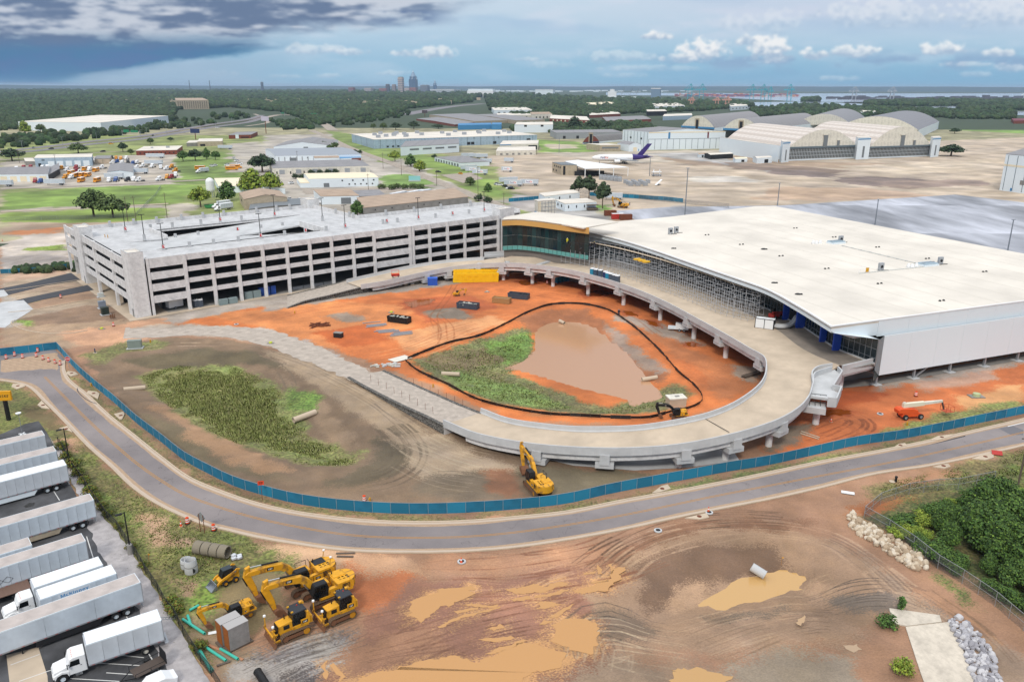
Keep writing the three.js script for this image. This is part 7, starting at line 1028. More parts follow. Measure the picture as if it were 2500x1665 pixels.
// ---------- far land: woods, water, shore, city, port ----------
{
const blob=(seed)=>{const g=new THREE.IcosahedronGeometry(1,2),p=g.attributes.position;for(let i=0;i<p.count;i++){const x=p.getX(i),y=p.getY(i),z=p.getZ(i),k=.72+.6*fbm(x*2.3+seed*9+20,y*2.3+z*1.9+30,3);p.setXYZ(i,x*k,y*k*.85,z*k);}g.computeVertexNormals();return g;};
const m=new THREE.MeshStandardMaterial({color:0xffffff,roughness:.95,map:LEAF.dark.map});
function wood(label,n,polys,seed,k=1){
const q=rngOf(seed),o=[],mt=new THREE.Matrix4(),e=new THREE.Euler();
for(const[a,sh]of polys){const P=[];for(let i=0;i<a.length;i+=2)P.push({x:a[i],z:a[i+1]});const xs=P.map((p)=>p.x),zs=P.map((p)=>p.z);for(let i=0;i<n*sh;i++){const u=mix(Math.min(...xs),Math.max(...xs),q()),v=mix(Math.min(...zs),Math.max(...zs),q());if(!inside(P,u,v))continue;const p=G(u,v),d=-p.z,s=Math.max(5.5,Math.min(24,d*.0042))*(.7+.6*q())*k;o.push([p,s,q()]);}}
for(let c=0;c<2;c++){const part2=o.filter((_,i)=>i%2===c),im=new THREE.InstancedMesh(blob(c+seed),m,part2.length);part2.forEach(([p,s,r],i)=>{mt.makeRotationFromEuler(e.set(0,r*6.3,0));mt.scale(V(s*.62,s*.72,s*.62));mt.setPosition(p.x,s*.42,p.z);im.setMatrixAt(i,mt);const b=.4+.65*((r*7.7)%1);im.setColorAt(i,new THREE.Color(b*(.86+.5*((r*3.3)%1)),b*1.12,b*.96));});im.name=numbered('forest');shade(im);scene.add(im);tag(stuff(im),label,'forest');}
}
wood('dark green forest that stretches to the horizon behind the highway',9000,[[[-150,222,1010,222,1180,232,1150,250,1000,266,860,292,780,305,690,274,560,262,430,268,420,290,250,296,-150,312],2.2],[[-150,308,40,304,45,316,-150,330],.06]],1);
wood('dark belt of trees between the highway and the pale big warehouse',900,[[[-60,345,80,330,250,322,340,300,560,282,616,276,610,290,500,306,330,328,180,345,-60,372],1]],2,1.25);wood('dark trees along the foot of the freeway ramp',700,[[[690,276,780,268,990,270,1000,285,860,305,800,310],.5],[[680,300,760,300,765,316,690,318],.12],[[660,296,740,296,760,312,690,318],.1]],3);
wood('green wood in front of the port and shipyards',2600,[[[1180,232,1400,240,1720,250,1820,252,1840,262,1700,272,1560,276,1400,288,1250,285,1200,272],1.5],[[1830,268,1960,258,2060,262,2200,268,2330,272,2480,276,2480,292,2330,290,2210,284,2080,284,1850,285],.8],[[2110,252,2300,249,2520,250,2520,258,2300,260,2120,258],.4],[[1960,246,2000,244,2000,248,1960,249],.04],[[1245,312,1290,304,1300,318,1255,322],.03],[[1300,308,1560,300,1600,312,1600,322,1340,324],.22],[[2340,264,2520,264,2520,269,2340,270],.12]],4);
wood('low bushes of the swampy left bank behind the teal screen',60,[[[20,658,190,648,190,664,30,668],1]],6,.35);
const wat=mat(0xaab0be,.12);for(const a of[[1480,226,1900,228,3000,228,3000,247,2300,247,2100,250,1960,248,1830,242,1700,234,1480,232],[1780,256,1830,250,1960,248,2080,252,2140,256,2010,262,1880,266,1800,264],[2180,262,2330,259,3000,260,3000,268,2400,268,2260,270],[2330,276,2420,272,3000,272,3000,282,2420,281]])struct('water',sheet(pl(a),.3),wat);
{const P=[],I=[],U=[],n=160;for(let i=0;i<=n;i++){const a=(-52+104*i/n)*Math.PI/180,r=15500;for(const[k,y]of[[0,-1],[900,1],[2600,.72]]){const h=k===0?0:(44+34*fbm(i*.16,3,3)+18*sm(60,120,i))*y;P.push(Math.sin(a)*(r+k),h,-Math.cos(a)*(r+k));U.push(i,k);}if(i){const c=i*3;for(const d of[0,1])I.push(c+d-3,c+d,c+d-2,c+d,c+d+1,c+d-2);}}struct('hills',bufg(P,U,I),mat(0x1d3a44,.95));}
const tw=(name,label,u,vb,vt,w,m2,d,f)=>{const z=d,p0=G(u,300);const dir=p0.clone().setY(0).normalize(),b=dir.multiplyScalar(z/-dir.z*1).setZ(-z);const s=PX(V(b.x,0,b.z)),pos=V(b.x,0,b.z),k=s[2]/FPX;let lo=0,hi=600;for(let i=0;i<30;i++){const mm=(lo+hi)/2;if(PX(V(pos.x,mm,pos.z))[1]>vt)lo=mm;else hi=mm;}const t=thing(name,label,'building',pos,-.25);f(t,w*k,lo,m2);return t;};
const plain=(t,w,h,m2)=>{part('wall',B(w,h,w*.9),m2,t);part('roof',B(w*.7,h*.04,w*.6,0,h,0),M.concDark,t);for(let i=1;i<9;i++)part('window_band',B(w+.4,h*.035,w*.9+.4,0,h*i/9.6,0),mat(0x59677a,.3),t);};
const spire=(t,w,h,m2)=>{part('wall',[B(w,h*.62,w),B(w*.82,h*.1,w*.82,0,h*.62,0)],m2,t);for(let i=0;i<5;i++)for(const z of[-1,1])part('window_strip',B(w*.09,h*.58,.6,-w*.4+i*w*.2,h*.03,z*w*.5),mat(0x49607c,.25),t);const c=part('crown',[CY(w*.5,w*.12,h*.2,0,h*.7,0,8)],mat(0x7d92a8,.4),t);for(const a of[0,1.57,3.14,4.71])part('fin',rod(V(Math.cos(a)*w*.52,h*.6,Math.sin(a)*w*.52),V(0,h*.93,0),w*.04,5),M.panelWhite,c);part('mast',CY(w*.03,w*.01,h*.14,0,h*.86,0,6),M.galv,t);};
tw('skyscraper','tallest blue glass tower with pointed crown and mast on the skyline',1012,222,169,16.5,mat(0x5d7390,.3),6500,spire);tw('skyscraper','slim blue tower with open pointed crown at the right of the skyline',1064,222,192,7,mat(0x5d7390,.3),6500,spire);tw('skyscraper','pale square tower left of the tallest one',982,221,189,12,mat(0xb8a9a4,.6),6500,plain);
for(const[l,u,vt,w,c]of[['dark office block left of the pale tower',950,206,8,0x5c5a66],['stepped tan tower between the dark block and pale tower',965,206.5,8,0x9a8d8c],['rounded twin grey block right of the tallest tower',1040,208,18,0x7c8190],['red brick block at the foot of the tallest tower',1012,214,16,0xa0665e],['red brick block on the left of the skyline',940,216,18,0x9c605a],['pale block far left of the skyline',904,215,18,0xb9aeb0],['small red block at the left end of the skyline',863,214,13,0x8e5b5c],['pale low block below the pale tower',997,215,12,0xc2b0aa],['dark narrow tower alone on the left horizon',647,201,5,0x5d6677],['white ship repair hall right of the skyline',1090,218,60,0xc9ccd0]])tw('city_block',l,u,222,vt,w,mat(c,.7),6450,plain);
tw('white_stadium','long white hall right of the skyline towers',1176,226,217,66,M.white,5200,(t,w,h)=>{part('wall',B(w,h*.8,60),M.white,t);part('roof',B(w*.94,h*.2,50,0,h*.8,0),M.panelWhite,t);});for(const[l,u,vt]of[['left dark chimney on the far left horizon',472,197],['right dark chimney on the far left horizon',521,197.5]])tw('chimney',l,u,214,vt,2,M.dark,9000,(t,w,h)=>{part('stack',CY(w*.6,w*.45,h,0,0,0,10),mat(0x4a4f5c,.8),t);part('rim',CY(w*.5,w*.5,4,0,h,0,10),M.dark,t);});
tw('shipyard_hall','big blue grey ship hall with white roof by the port',1598,234,217,22,mat(0x71879e,.6),4300,(t,w,h)=>{part('wall',B(w,h,50),mat(0x71879e,.6),t);part('roof',B(w+2,4,52,0,h,0),M.white,t);});tw('shipyard_hall','long low white shipyard hall beyond the woods',1330,226,219,44,M.white,5200,(t,w,h)=>{part('wall',B(w,h,60),M.panelWhite,t);part('roof',B(w+2,2,62,0,h,0),M.white,t);});
tw('moored_ship','white moored ship with upper works at the shipyard',1512,234,222,100,M.white,4300,(t,w,h)=>{part('hull',plate([[-w/2,0],[w/2,0],[w*.53,h*.35],[-w/2,h*.35]],26),M.panelWhite,t);part('bridge',[B(w*.2,h*.6,20,-w*.2,h*.35,0),B(w*.1,h*.3,16,-w*.2,h*.9,0)],M.white,t);for(const x of[0,.2,.35])part('deck_crane',rod(V(w*x,h*.3,0),V(w*x+20,h*1.3,0),1.2),M.steel,t);});
const TEAL2=mat(0x3f9fb0,.6),crane=(m2)=>(t,w,h)=>{const a=w*.32;for(const x of[-a,a])for(const z of[-a,a])part('leg',B(2.4,h*.62,2.4,x,0,z),m2,t);part('portal_beam',[B(w,3,3,0,h*.3,-a),B(w,3,3,0,h*.3,a),B(3,3,w*.7,-a,h*.6,0),B(3,3,w*.7,a,h*.6,0)],m2,t);part('boom',[B(w*1.9,4,4,-w*.1,h*.62,0)],m2,t);part('apex_frame',[rod(V(-a,h*.62,0),V(a*.4,h,0),1.5),rod(V(a,h*.62,0),V(a*.4,h,0),1.5),rod(V(a*.4,h,0),V(w*.8,h*.64,0),1),rod(V(a*.4,h,0),V(-w,h*.64,0),1)],m2,t);part('machine_house',B(w*.4,6,7,a,h*.66,0),m2,t);};
[[1680,204,14,'first'],[1708,204,14,'second'],[1830,205,13,'third'],[1857,205,13,'fourth'],[1874,211,10,'fifth'],[1921,205,14,'sixth']].forEach(([u,vt,w,n])=>tw('gantry_crane','tall turquoise ship to shore crane at the port, '+n+' from left',u,236,vt,w,TEAL2,4200,crane(TEAL2)));[[1686,236,9,'first'],[1747,236,10,'second'],[1772,235,12,'third']].forEach(([u,vt,w,n])=>{const o=mat(0xb98a7c,.7);tw('yard_crane','low salmon red yard crane at the port, '+n+' from left',u,246,vt,w,o,2750,crane(o));});[[2078,211,13,'left'],[2170,211,12,'right']].forEach(([u,vt,w,n])=>tw('ship_loader',n+' grey ship unloader on the bulk pier across the water',u,236,vt,w,M.galv,4400,crane(M.galv)));tw('water_tower','white and grey loading tower at the right end of the bulk pier',2494,240,223,10,M.galv,4000,crane(M.panelWhite));
{const q=rngOf(8),cols=[0x9a4a44,0x8a5560,0x4b5f86,0xb87a5a,0x7a4f6a,0xb0a8a8].map((c)=>mat(c,.7));cols.forEach((c,i)=>{const g=[];for(let k=0;k<55;k++){const u=1650+300*q(),p=G(u,231+5*q()),n=1+Math.floor(q()*5);g.push(B(13+25*q(),2.6*n,6,p.x,0,p.z));}tag(stuff(part('shipping_containers',g,c,scene)),['dull red','mauve','slate blue','orange','purple','pale grey'][i]+' shipping containers stacked at the port','containers');});const g=[];for(let k=0;k<90;k++){const p=G(2020+480*q(),237+6*q());g.push(B(30+60*q(),3+9*q()*q()*2,12,p.x,0,p.z));}tag(stuff(part('bulk_pier',g,mat(0x4d4a52,.9),scene)),'dark coal piers and conveyors across the water','pier');const bg=[];for(let i=0;i<4;i++)bg.push(B(60,4,14,G(2080,251).x+i*64,.2,G(2080,251).z+i*3));const br=thing('barge_row','row of dark moored barges on the near water','barges');bg.forEach((b)=>part('barge',b,mat(0x3d4047,.8),br));}
{const q=rngOf(21),g=[];for(let i=0;i<130;i++){const u=560+1150*q(),p=G(u,222.5+3*q());g.push(B(25+60*q(),6+10*q(),20,p.x,4,p.z));}tag(stuff(part('far_roofs',g,M.panelWhite,scene)),'scattered pale roofs too far to tell apart, along the horizon','roofs');const r2=[];for(let i=0;i<60;i++){const p=G(300+900*q(),230+30*q());r2.push(B(12+10*q(),11,12,p.x,3,p.z));}tag(stuff(part('far_roofs',r2,M.concTan,scene)),'pale house roofs showing between the trees of the forest','roofs');}
}
// ---------- scaffold along the glass front ----------
{
const t=thing('scaffolding','tall grey steel scaffolding along the curved glass front of the terminal','scaffolding'),SM=mat(0xb4b6ba,.55,.2),P=smooth(pl3([1826,786,6.3,1767,771,6.3,1700,744,6.3,1640,720,6.3,1558,690,6.3,1460,660,6.3,1370,640,6.3]),2.1),rows=[7.2,4.8,2.4,0],N=P.length,led=[],H=7.6;
const L=rows.map((o)=>offset(P,o));let n=0;
L.forEach((l,k)=>{for(let i=0;i<N;i++){if(n++<300){const p=part('standard',WHs(H-k*.9),SM,t);p.position.copy(l[i]);}}for(let h=0;h<5-k;h++)for(let i=0;i+1<N;i++)led.push(rod(l[i].clone().setY(6.8+h*1.8),l[i+1].clone().setY(6.8+h*1.8),.05,4));});
for(let i=0;i<N;i+=2)for(let h=0;h<4;h++){led.push(rod(L[0][i].clone().setY(6.8+h*1.8),L[3][i].clone().setY(6.8+h*1.8),.045,4));if(i+1<N&&i%4===0)led.push(rod(L[1][i].clone().setY(6.8+h*1.8),L[1][i+1].clone().setY(8.6+h*1.8),.03,4));}
stuff(part('ledger',led,SM,t));
for(let i=0;i+1<N;i++)part('deck_board',sweep([L[0][i].clone().setY(13.1),L[0][i+1].clone().setY(13.1)],[[-.8,0],[.3,0],[.3,.07],[-.8,.07]]),M.concTan,t);
function WHs(h){return WH['s'+h]||(WH['s'+h]=CY(.055,.055,h,0,0,0,5));}
const tarp=thing('tarpaulin','yellow sheeting laid on the top boards of the scaffold','sheeting'),y=P[Math.floor(N*.55)];for(let i=0;i<3;i++)part('sheet',B(2.2,.4,1.2,P[Math.floor(N*.52)+i].x,13.2,P[Math.floor(N*.52)+i].z,.5),mat(0xd8a81c,.6),tarp);
}
// ---------- things that lie about the site ----------
const put=(name,label,cat,u,v,turn,f,h=0)=>{const t=thing(name,label,cat,G(u,v,h),turn);f(t);return t;};
const dumpster=(m,fill)=>(t)=>{part('shell',[plate([[-3.2,0],[3.2,0],[3.2,1.7],[-3.4,1.7]],.08,1.15,0),plate([[-3.2,0],[3.2,0],[3.2,1.7],[-3.4,1.7]],.08,-1.15,0),B(.08,1.7,2.3,3.2),B(.08,1.7,2.3,-3.25),B(6.4,.15,2.3)],m,t);for(let i=0;i<7;i++)for(const z of[-1.22,1.22])part('rib',B(.14,1.6,.08,-2.7+i*.9,.05,z),m,t);part('rubble',Array.from({length:26},(_,i)=>B(.9*R()+.2,.3,.5,rr(-2.7,2.7),.9+.4*R(),rr(-.8,.8),R()*3)),fill,t);};
const NV=mat(0x3b4552,.6),LT=mat(0xb6b2a8,.9);
put('dumpster','open slate dumpster full of pale rubble on the clay','dumpster',1143,752,-.35,dumpster(NV,LT));put('dumpster','slate dumpster nearest the roadway, right of the timber box','dumpster',1267,728,-.35,dumpster(NV,M.dark));put('dumpster','black dumpster with white scraps near the steel stacks','dumpster',975,786,-.42,dumpster(M.black,LT));
put('timber_form','pale timber formwork box between the two slate dumpsters','formwork',1225,739,-.35,(t)=>{for(const z of[-1,1])for(let i=0;i<4;i++)part('plank',B(5.6,.4,.1,0,.02+i*.42,z),M.wood,t);for(const x of[-2.8,2.8])for(let i=0;i<4;i++)part('plank',B(.1,.4,1.9,x,.02+i*.42,0),M.wood,t);part('liner',B(5.4,.2,1.8,0,1,0),M.cream,t);});
{const t=thing('yellow_bag_stack','bright yellow stack of wrapped insulation packs under the raised roadway','stack'),q=rngOf(3),m=mat(0xe8b800,.55),a=G(1110,689),b=G(1212,687);for(let i=0;i<17;i++)for(let j=0;j<3;j++)for(let k=0;k<(j?4:3);k++){const p=a.clone().lerp(b,i/16);part('pack',B(1.0+.2*q(),1.0,1.2,p.x+.2*q(),k*1.02+.02,p.z-j*1.5+.3*q(),.2*q()),m,t);}}
let toilet=null;const toilets=(list,lab,h)=>list.forEach(([u,v,c],i)=>{const l=lab+ORD[i]+' from left';let t;if(!toilet){toilet=t=thing('portable_toilet',l,'portable toilet',G(u,v,h),-.6);part('cabin',B(1.15,2.1,1.15),M.navy,t);part('roof',[B(1.2,.14,1.2,0,2.1,0),B(.9,.1,.9,0,2.24,0)],M.white,t);part('door',B(.75,1.9,.04,0,.1,.6),M.blue,t);part('vent_pipe',CY(.06,.06,.5,.4,2.2,-.4,8),M.white,t);}else{t=dup(toilet,G(u,v,h),-.6,l);}if(c)t.traverse((o)=>{if(o.name==='cabin'||o.name==='door')o.material=mat(c,.6);});});
toilets([[1446,672,0x1f7f9e],[1455,674,0x3b4a5e],[1466,676,0x3b4a5e],[1478,680,0x23305c],[1484,683,0x1f7f9e],[1492,685,0x4a5360],[1500,688,0x4a5360],[1508,690,0x4a5360]],'portable toilet with white roof on the raised deck, ',6.3);toilets([[1360,690],[1367,689],[1374,687],[1381,686],[1388,685]],'navy portable toilet in the shade under the roadway, ',0);toilets([[477,750,0x4a5360],[489,749,0x4a5360]],'grey portable toilet in the ground floor of the garage, ',0);
put('cargo_trailer','white enclosed cargo trailer parked in the first bay of the garage','trailer',426,752,.9,(t)=>{part('body',B(4.4,2.1,2.1,0,.55,0),M.white,t);part('rear_door',B(.05,1.9,1.9,-2.23,.6,0),M.panelWhite,t);for(const z of[-1.1,1.1])wheel(t,-.4,.35,z,.35,.22);part('tongue',beam(V(2.2,.5,0),V(3.4,.5,0),.1,.1),M.black,t);});
{const gp=(name,l,u,v,n,m,w,hh)=>put(name,l,'stack',u,v,GT,(t)=>{for(let i=0;i<n;i++)for(let k=0;k<hh;k++)part('bundle',B(w,.42,1.1,i*(w+.3),k*.45,0),m,t);});gp('block_stack','grey green stacked blocks in the garage bay, long low pile',545,744,2,mat(0x7f8f90,.8),2.6,4);gp('block_stack','grey green stacked blocks beside the blue wrapped ones',606,729,2,mat(0x7f8f90,.8),2.4,5);gp('wrapped_stack','bright blue wrapped stacks in the ground floor of the garage',638,722,3,M.blue,1.6,6);gp('steel_stack','pale steel studs stacked in the ground floor of the garage',725,705,4,M.galv,3.4,2);gp('brick_pallet','tan pallets of brick under the sloping roadway end',1000,694,4,M.tanWall,2,3);}
put('tool_crate','bright blue box beside the bridge pier near the yellow stack','crate',1056,695,.1,(t)=>{part('box',B(3.2,2.3,2.2),mat(0x1e4fae,.6),t);part('lid',B(3.3,.1,2.3,0,2.3,0),mat(0x2a5fc0,.6),t);});
[[915,793,4,'upper pale steel stud pile, left'],[942,806,5,'middle pale steel joist pile'],[978,812,5,'lower pale steel stud pile, right'],[905,788,1,'bent pale steel angle left of the piles']].forEach(([u,v,n,l])=>put('steel_pile',l+' on the clay','steel pile',u,v,.35,(t)=>{for(let i=0;i<n;i++)part('bar',B(5+R(),.18,.25,rr(-.6,.6),0,i*.6,rr(-.06,.06)),M.galv,t);}));
put('timber_pile','dark rusty heap of formwork timbers on the clay','timber pile',780,795,.35,(t)=>{for(let i=0;i<14;i++)part('timber',B(2.6+R()*2,.2,.2,rr(-1.5,1.5),rr(0,.5),rr(-1.6,1.6),rr(-.8,.8),0,rr(-.1,.2)),M.rust,t);});put('vault_box','small dark concrete vault box on pale sand','box',826,823,-.3,(t)=>{part('shell',B(2.3,1.2,1.3),M.dark,t);part('lid',B(2.4,.12,1.4,0,1.2,0),M.concDark,t);});put('board_stack','white boards stacked at the tip of the silt fence','boards',976,877,.75,(t)=>{for(let i=0;i<5;i++)part('board',B(5,.1,.6,0,.05+i*.02,-1.2+i*.62),M.cream,t);});put('valve_vault','pale concrete drain box beside the pond and black boomed excavator','drain box',1650,990,.2,(t)=>{part('shell',B(3.6,2.4,2.4,0,-.6,0),M.concTan,t);part('lid',B(3.8,.25,2.6,0,1.8,0),M.cream,t);part('hatch',B(.9,.06,.7,.2,2.05,0),M.concDark,t);});
put('light_tower','white towable compressor with black wheels under the roadway edge','compressor',1665,808,-.25,(t)=>{part('body',B(3.4,1.5,1.7,0,.6,0),M.white,t);part('hood',B(2.2,.7,1.2,-2.6,.5,0),M.panelWhite,t);for(const x of[-.6,.6])for(const z of[-.9,.9])wheel(t,x,.38,z,.38,.25);part('tongue',beam(V(1.6,.5,0),V(3,.45,0),.12,.12),M.black,t);});put('scissor_lift','red scissor lift standing on the sloping roadway','scissor lift',965,676,.3,(t)=>{part('base',B(2.6,.7,1.2,0,.3,0),M.red,t);part('rail',[[-1.2,-.6],[1.2,-.6],[-1.2,.6],[1.2,.6]].map(([x,z])=>B(.06,1.1,.06,x,1.1,z)).concat([B(2.5,.06,.06,0,2.2,.6),B(2.5,.06,.06,0,2.2,-.6),B(2.5,.06,1.2,0,1.05,0)]),M.orange,t);for(const x of[-.9,.9])for(const z of[-.6,.6])wheel(t,x,.25,z,.25,.18);},3.2);
put('container_unit','white chiller container with black frame on the forecourt','container',1868,800,-.5,(t)=>{part('body',B(4.4,2.3,2.2,0,.1,0),M.white,t);part('frame',[-2.2,0,2.2].flatMap((x)=>[-1.1,1.1].map((z)=>B(.14,2.5,.14,x,0,z))).concat([B(4.5,.12,.14,0,2.4,1.1),B(4.5,.12,.14,0,2.4,-1.1)]),M.black,t);part('grille',B(.06,1.9,1.7,2.23,.3,0),M.dark,t);},6.3);{const h=thing('air_duct','two fat pale flexible ducts from the container to the blue vestibule','duct');for(const k of[0,1.1])part('duct',new THREE.TubeGeometry(new THREE.CatmullRomCurve3([G(1882,792,7).add(V(0,0,k)),G(1905,795,6.9).add(V(0,0,k)),G(1930,790,7).add(V(0,0,k)),G(1945,772,8.4).add(V(0,0,k))]),14,.45,8),M.concNew,h);}put('forklift','red telehandler parked by the glass front near the white container','telehandler',1893,778,.6,(t)=>{part('body',B(3.4,.9,1.7,0,.6,0),M.red,t);part('cab',B(1,1.2,.8,-.3,1.5,-.5),M.black,t);part('boom',beam(V(-1.6,1.9,.3),V(2.8,1.4,.3),.4,.4),M.red,t);for(const x of[-1.1,1.1])for(const z of[-.85,.85])wheel(t,x,.5,z,.5,.3);},6.3);
{let i=0;for(const[u,v,l,m]of[[1490,526,'dark red shipping container behind the terminal roof, upper',M.rust],[1508,534,'white topped red container behind the terminal roof, middle',M.red],[1528,536,'rusty red container behind the terminal roof, right',M.rust]])put('shipping_container',l,'container',u,v,.15,(t)=>{part('body',B(6.1,2.6,2.4),m,t);part('roof',B(6,.06,2.3,0,2.6,0),i++===1?M.white:m,t);part('door',B(.06,2.4,1.1,3.08,.1,0),m,t);});}
// ---------- broken stone banks, the concrete spillway ----------
{const stones=[1,2,3,4].map((s)=>{const g=new THREE.IcosahedronGeometry(1,1),p=g.attributes.position;for(let i=0;i<p.count;i++){const x=p.getX(i),y=p.getY(i),z=p.getZ(i),k=.7+.55*vn(x*1.4+s*9+20,y*1.4+z*2.1+40);p.setXYZ(i,x*k*1.15,y*k*.8,z*k);}g.computeVertexNormals();return toCreasedNormals(g,.5);});
const bank=(label,poly,n,r0,r1,ms,seed)=>{const t=thing('riprap_bank',label,'rocks'),p=pl(poly),q=rngOf(seed),xs=p.map((a)=>a.x),zs=p.map((a)=>a.z);let k=0;for(let i=0;i<6000&&k<n;i++){const x=mix(Math.min(...xs),Math.max(...xs),q()),z=mix(Math.min(...zs),Math.max(...zs),q());if(!inside(p,x,z))continue;const o=shade(new THREE.Mesh(stones[k%4],ms[k%ms.length]));o.name='stone';const r=r0+(r1-r0)*q()*q();o.scale.setScalar(r);o.position.set(x,hgt(x,z)+r*(.3+.5*q()),z);o.rotation.set(q()*6,q()*6,q()*6);t.add(o);k++;}};
bank('bank of pale tan boulders along the chain link fence corner',[2068,1262,2085,1255,2110,1275,2150,1298,2200,1325,2245,1345,2265,1378,2275,1388,2235,1395,2200,1372,2150,1340,2100,1310,2075,1290],300,.24,.62,[mat(0xb9a993,.9),mat(0xa39079,.9),mat(0xc6baa8,.9)],31);bank('bank of broken grey stone beside the concrete spillway',[2318,1515,2345,1510,2385,1540,2420,1590,2440,1640,2460,1690,2390,1690,2360,1610,2330,1550],300,.22,.5,[mat(0xa6a4a8,.9),mat(0x8f8d92,.9),mat(0xbab8ba,.9)],32);
struct('spillway',[prism(pl([2172,1487,2295,1504,2300,1520,2215,1530,2182,1524]),-.2,.14),prism(pl([2212,1532,2318,1520,2345,1570,2380,1660,2400,1710,2270,1700,2250,1648]),-.2,.1)],mat(0xcfc4b4,.9,0,{key:'spw',map:scaled(T_STREAK,5)}));
const hr=mat(0xc2b5a8,.95,0,{key:'hr',map:scaled(T_GRAIN,7),bumpMap:scaled(T_BUMP,1.5),bumpScale:.02}),rag=(p,w)=>p.map((q,i)=>V(q.x+(fbm(q.x*.6,q.z*.6,3)-.5)*w,-.012,q.z+(fbm(q.z*.6,q.x*.6,3)-.5)*w)),A=smooth(pl([300,800,400,801,480,797,560,798,660,806,740,832,820,868,900,905]),.7),Bp=smooth(pl([300,826,400,822,480,818,560,824,640,841,720,872,800,905,880,938]),.7),n=170,pick=(a,i)=>a[Math.round(i/n*(a.length-1))];struct('haul_road',sheet([...rag(A,2.2),...rag(Bp,2.2).reverse()],-.012),hr);}
// ---------- poles ----------
{let pp=null;const poles=(list,lab,r,arms)=>list.forEach(([u,v,vt,w])=>{const h=HT(u,v,vt),t=thing(arms?'utility_pole':'light_mast',lab+w,'pole',G(u,v),R());part('pole',CY(r,r*.7,h,0,0,0,7),arms?M.woodOld:M.steel,t);if(arms)part('crossarm',B(2.2,.14,.14,0,h-.9,0),M.woodOld,t);else part('lamp_head',[B(1.6,.3,.5,0,h,0)],M.galv,t);});
poles([[2462,611,537,'at the right edge of the pale apron'],[2137,550,487,'in the middle beyond the white roof'],[1899,502,448,'nearest the peak of the white roof'],[1672,532,411,'tallest one, behind the terminal roof left'],[1586,430,384,'on the ramp right of the jet tail'],[1365,373,335,'by the long grey shed']],'grey floodlight mast, ',.28,0);poles([[312,548,480,'left of the two behind the garage'],[332,546,478,'right of the two behind the garage'],[407,532,470,'right end of the green field'],[980,428,384,'at the junction of the main street'],[1066,454,414,'beside the main street by the lawn'],[1167,483,405,'by the parked cars'],[1230,500,470,'near the teal screen'],[46,398,364,'at the far left slip road'],[136,410,376,'in front of the pale blue workshop'],[899,464,424,'before the two storey block'],[935,412,372,'at the street bend'],[726,400,368,'by the long warehouse']],'thin utility pole, ',.16,1);
const bb=(l,u,v,vt,vb,w,m)=>put('billboard',l,'billboard',u,v,-.2,(t)=>{const h=HT(u,v,vb),h2=HT(u,v,vt);part('post',CY(.5,.5,h,0,0,0,10),M.rust,t);part('panel',B(w,h2-h,.8,0,h,0),m,t);});bb('dark blue billboard beside the highway',477,341,314,325,12,M.navy);bb('red white and blue billboard on a rusty post',649,326,284,295,11,mat(0xb9b3c4,.6));bb('dark billboard edge on by the far freeway',1037,285,269,276,12,mat(0x4b3f44,.8));
for(const[l,u,v,w]of[['green highway sign gantry over the road at left',320,334,26],['green highway sign on the ramp',766,287,16],['small green highway sign left of the ramp',690,284,8]])put('highway_sign',l,'highway sign',u,v,-.2,(t)=>{part('post',[B(.4,8,.4,-w/2),B(.4,8,.4,w/2)],M.galv,t);part('beam',B(w,.5,.4,0,6.6,0),M.galv,t);part('sign_panel',B(w*.3,3.4,.2,-w*.25,5.5,.4),mat(0x1c7a56,.6),t);part('sign_panel',B(w*.4,3,.2,w*.2,5.5,.4),mat(0x1c7a56,.6),t);});
let sl=null;[[55,376],[153,364],[236,352],[358,336],[406,330],[449,325],[488,319],[526,315],[566,307],[608,301]].forEach(([u,v],i)=>{const l='slim grey street lamp along the highway, '+ORD[i]+' from the left';if(!sl){sl=thing('street_lamp',l,'street lamp',G(u,v-3));part('pole',CY(.2,.12,11,0,0,0,6),M.galv,sl);part('lamp_head',B(4,.2,.4,0,11,0),M.galv,sl);}else dup(sl,G(u,v-3),i,l);});}
put('white_tank','white round ended tank on legs beside the broad cream roofed hall','tank',515,482,0,(t)=>{part('vessel',new THREE.CapsuleGeometry(2.4,4.2,6,16).translate(0,7,0),M.white,t);for(const x of[-1.4,1.4])for(const z of[-1.4,1.4])part('leg',B(.3,4,.3,x,0,z),M.galv,t);});
put('refuse_skip','green refuse skip on the planted island behind the garage','skip',511,508,.2,(t)=>{part('tub',plate([[-2,.3],[2,.3],[2.6,1.8],[-2.6,1.8]],2.2,0,.05),M.green,t);part('rim',B(5.3,.15,2.3,0,1.75,0),M.green,t);part('lid',B(2.5,.08,2.1,-1.3,1.9,0),M.dark,t);});
put('lawn_sign','small pale blue sign standing on the lawn by the main street','sign',1012,443,.1,(t)=>{part('panel',B(8,3,.4,0,.8,0),mat(0x8fc4cc,.6),t);part('base',B(8.4,.8,.8),M.concNew,t);});
put('warning_board','red board lying tilted on the verge at the right','board',2435,1110,-.3,(t)=>{part('panel',B(1.7,.06,1,0,.35,0,0,.5),M.red,t);part('stand',B(1.4,.3,.1,0,.02,-.3),M.dark,t);});
put('white_board','white slab lying in the grass below the road at the right','board',2071,1204,-.35,(t)=>{part('slab',B(2,.12,.8,0,.02,0),M.white,t);part('edge',B(2,.06,.1,0,0,.42),M.concDark,t);});
put('standpipe','black capped standpipe on the bare verge below the road','standpipe',2188,1176,0,(t)=>{part('pipe',CY(.2,.2,.8,0,0,0,10),M.black,t);part('cap',CY(.26,.2,.2,0,.8,0,10),M.black,t);part('collar',CY(.5,.5,.06,-.6,0,0,14),M.concTan,t);});
put('utility_pole','wooden utility pole at the right edge beyond the wood','pole',2488,1182,0,(t)=>{part('pole',CY(.16,.12,9,0,0,0,8),M.woodOld,t);part('crossarm',B(2,.14,.14,0,8.2,0),M.woodOld,t);});
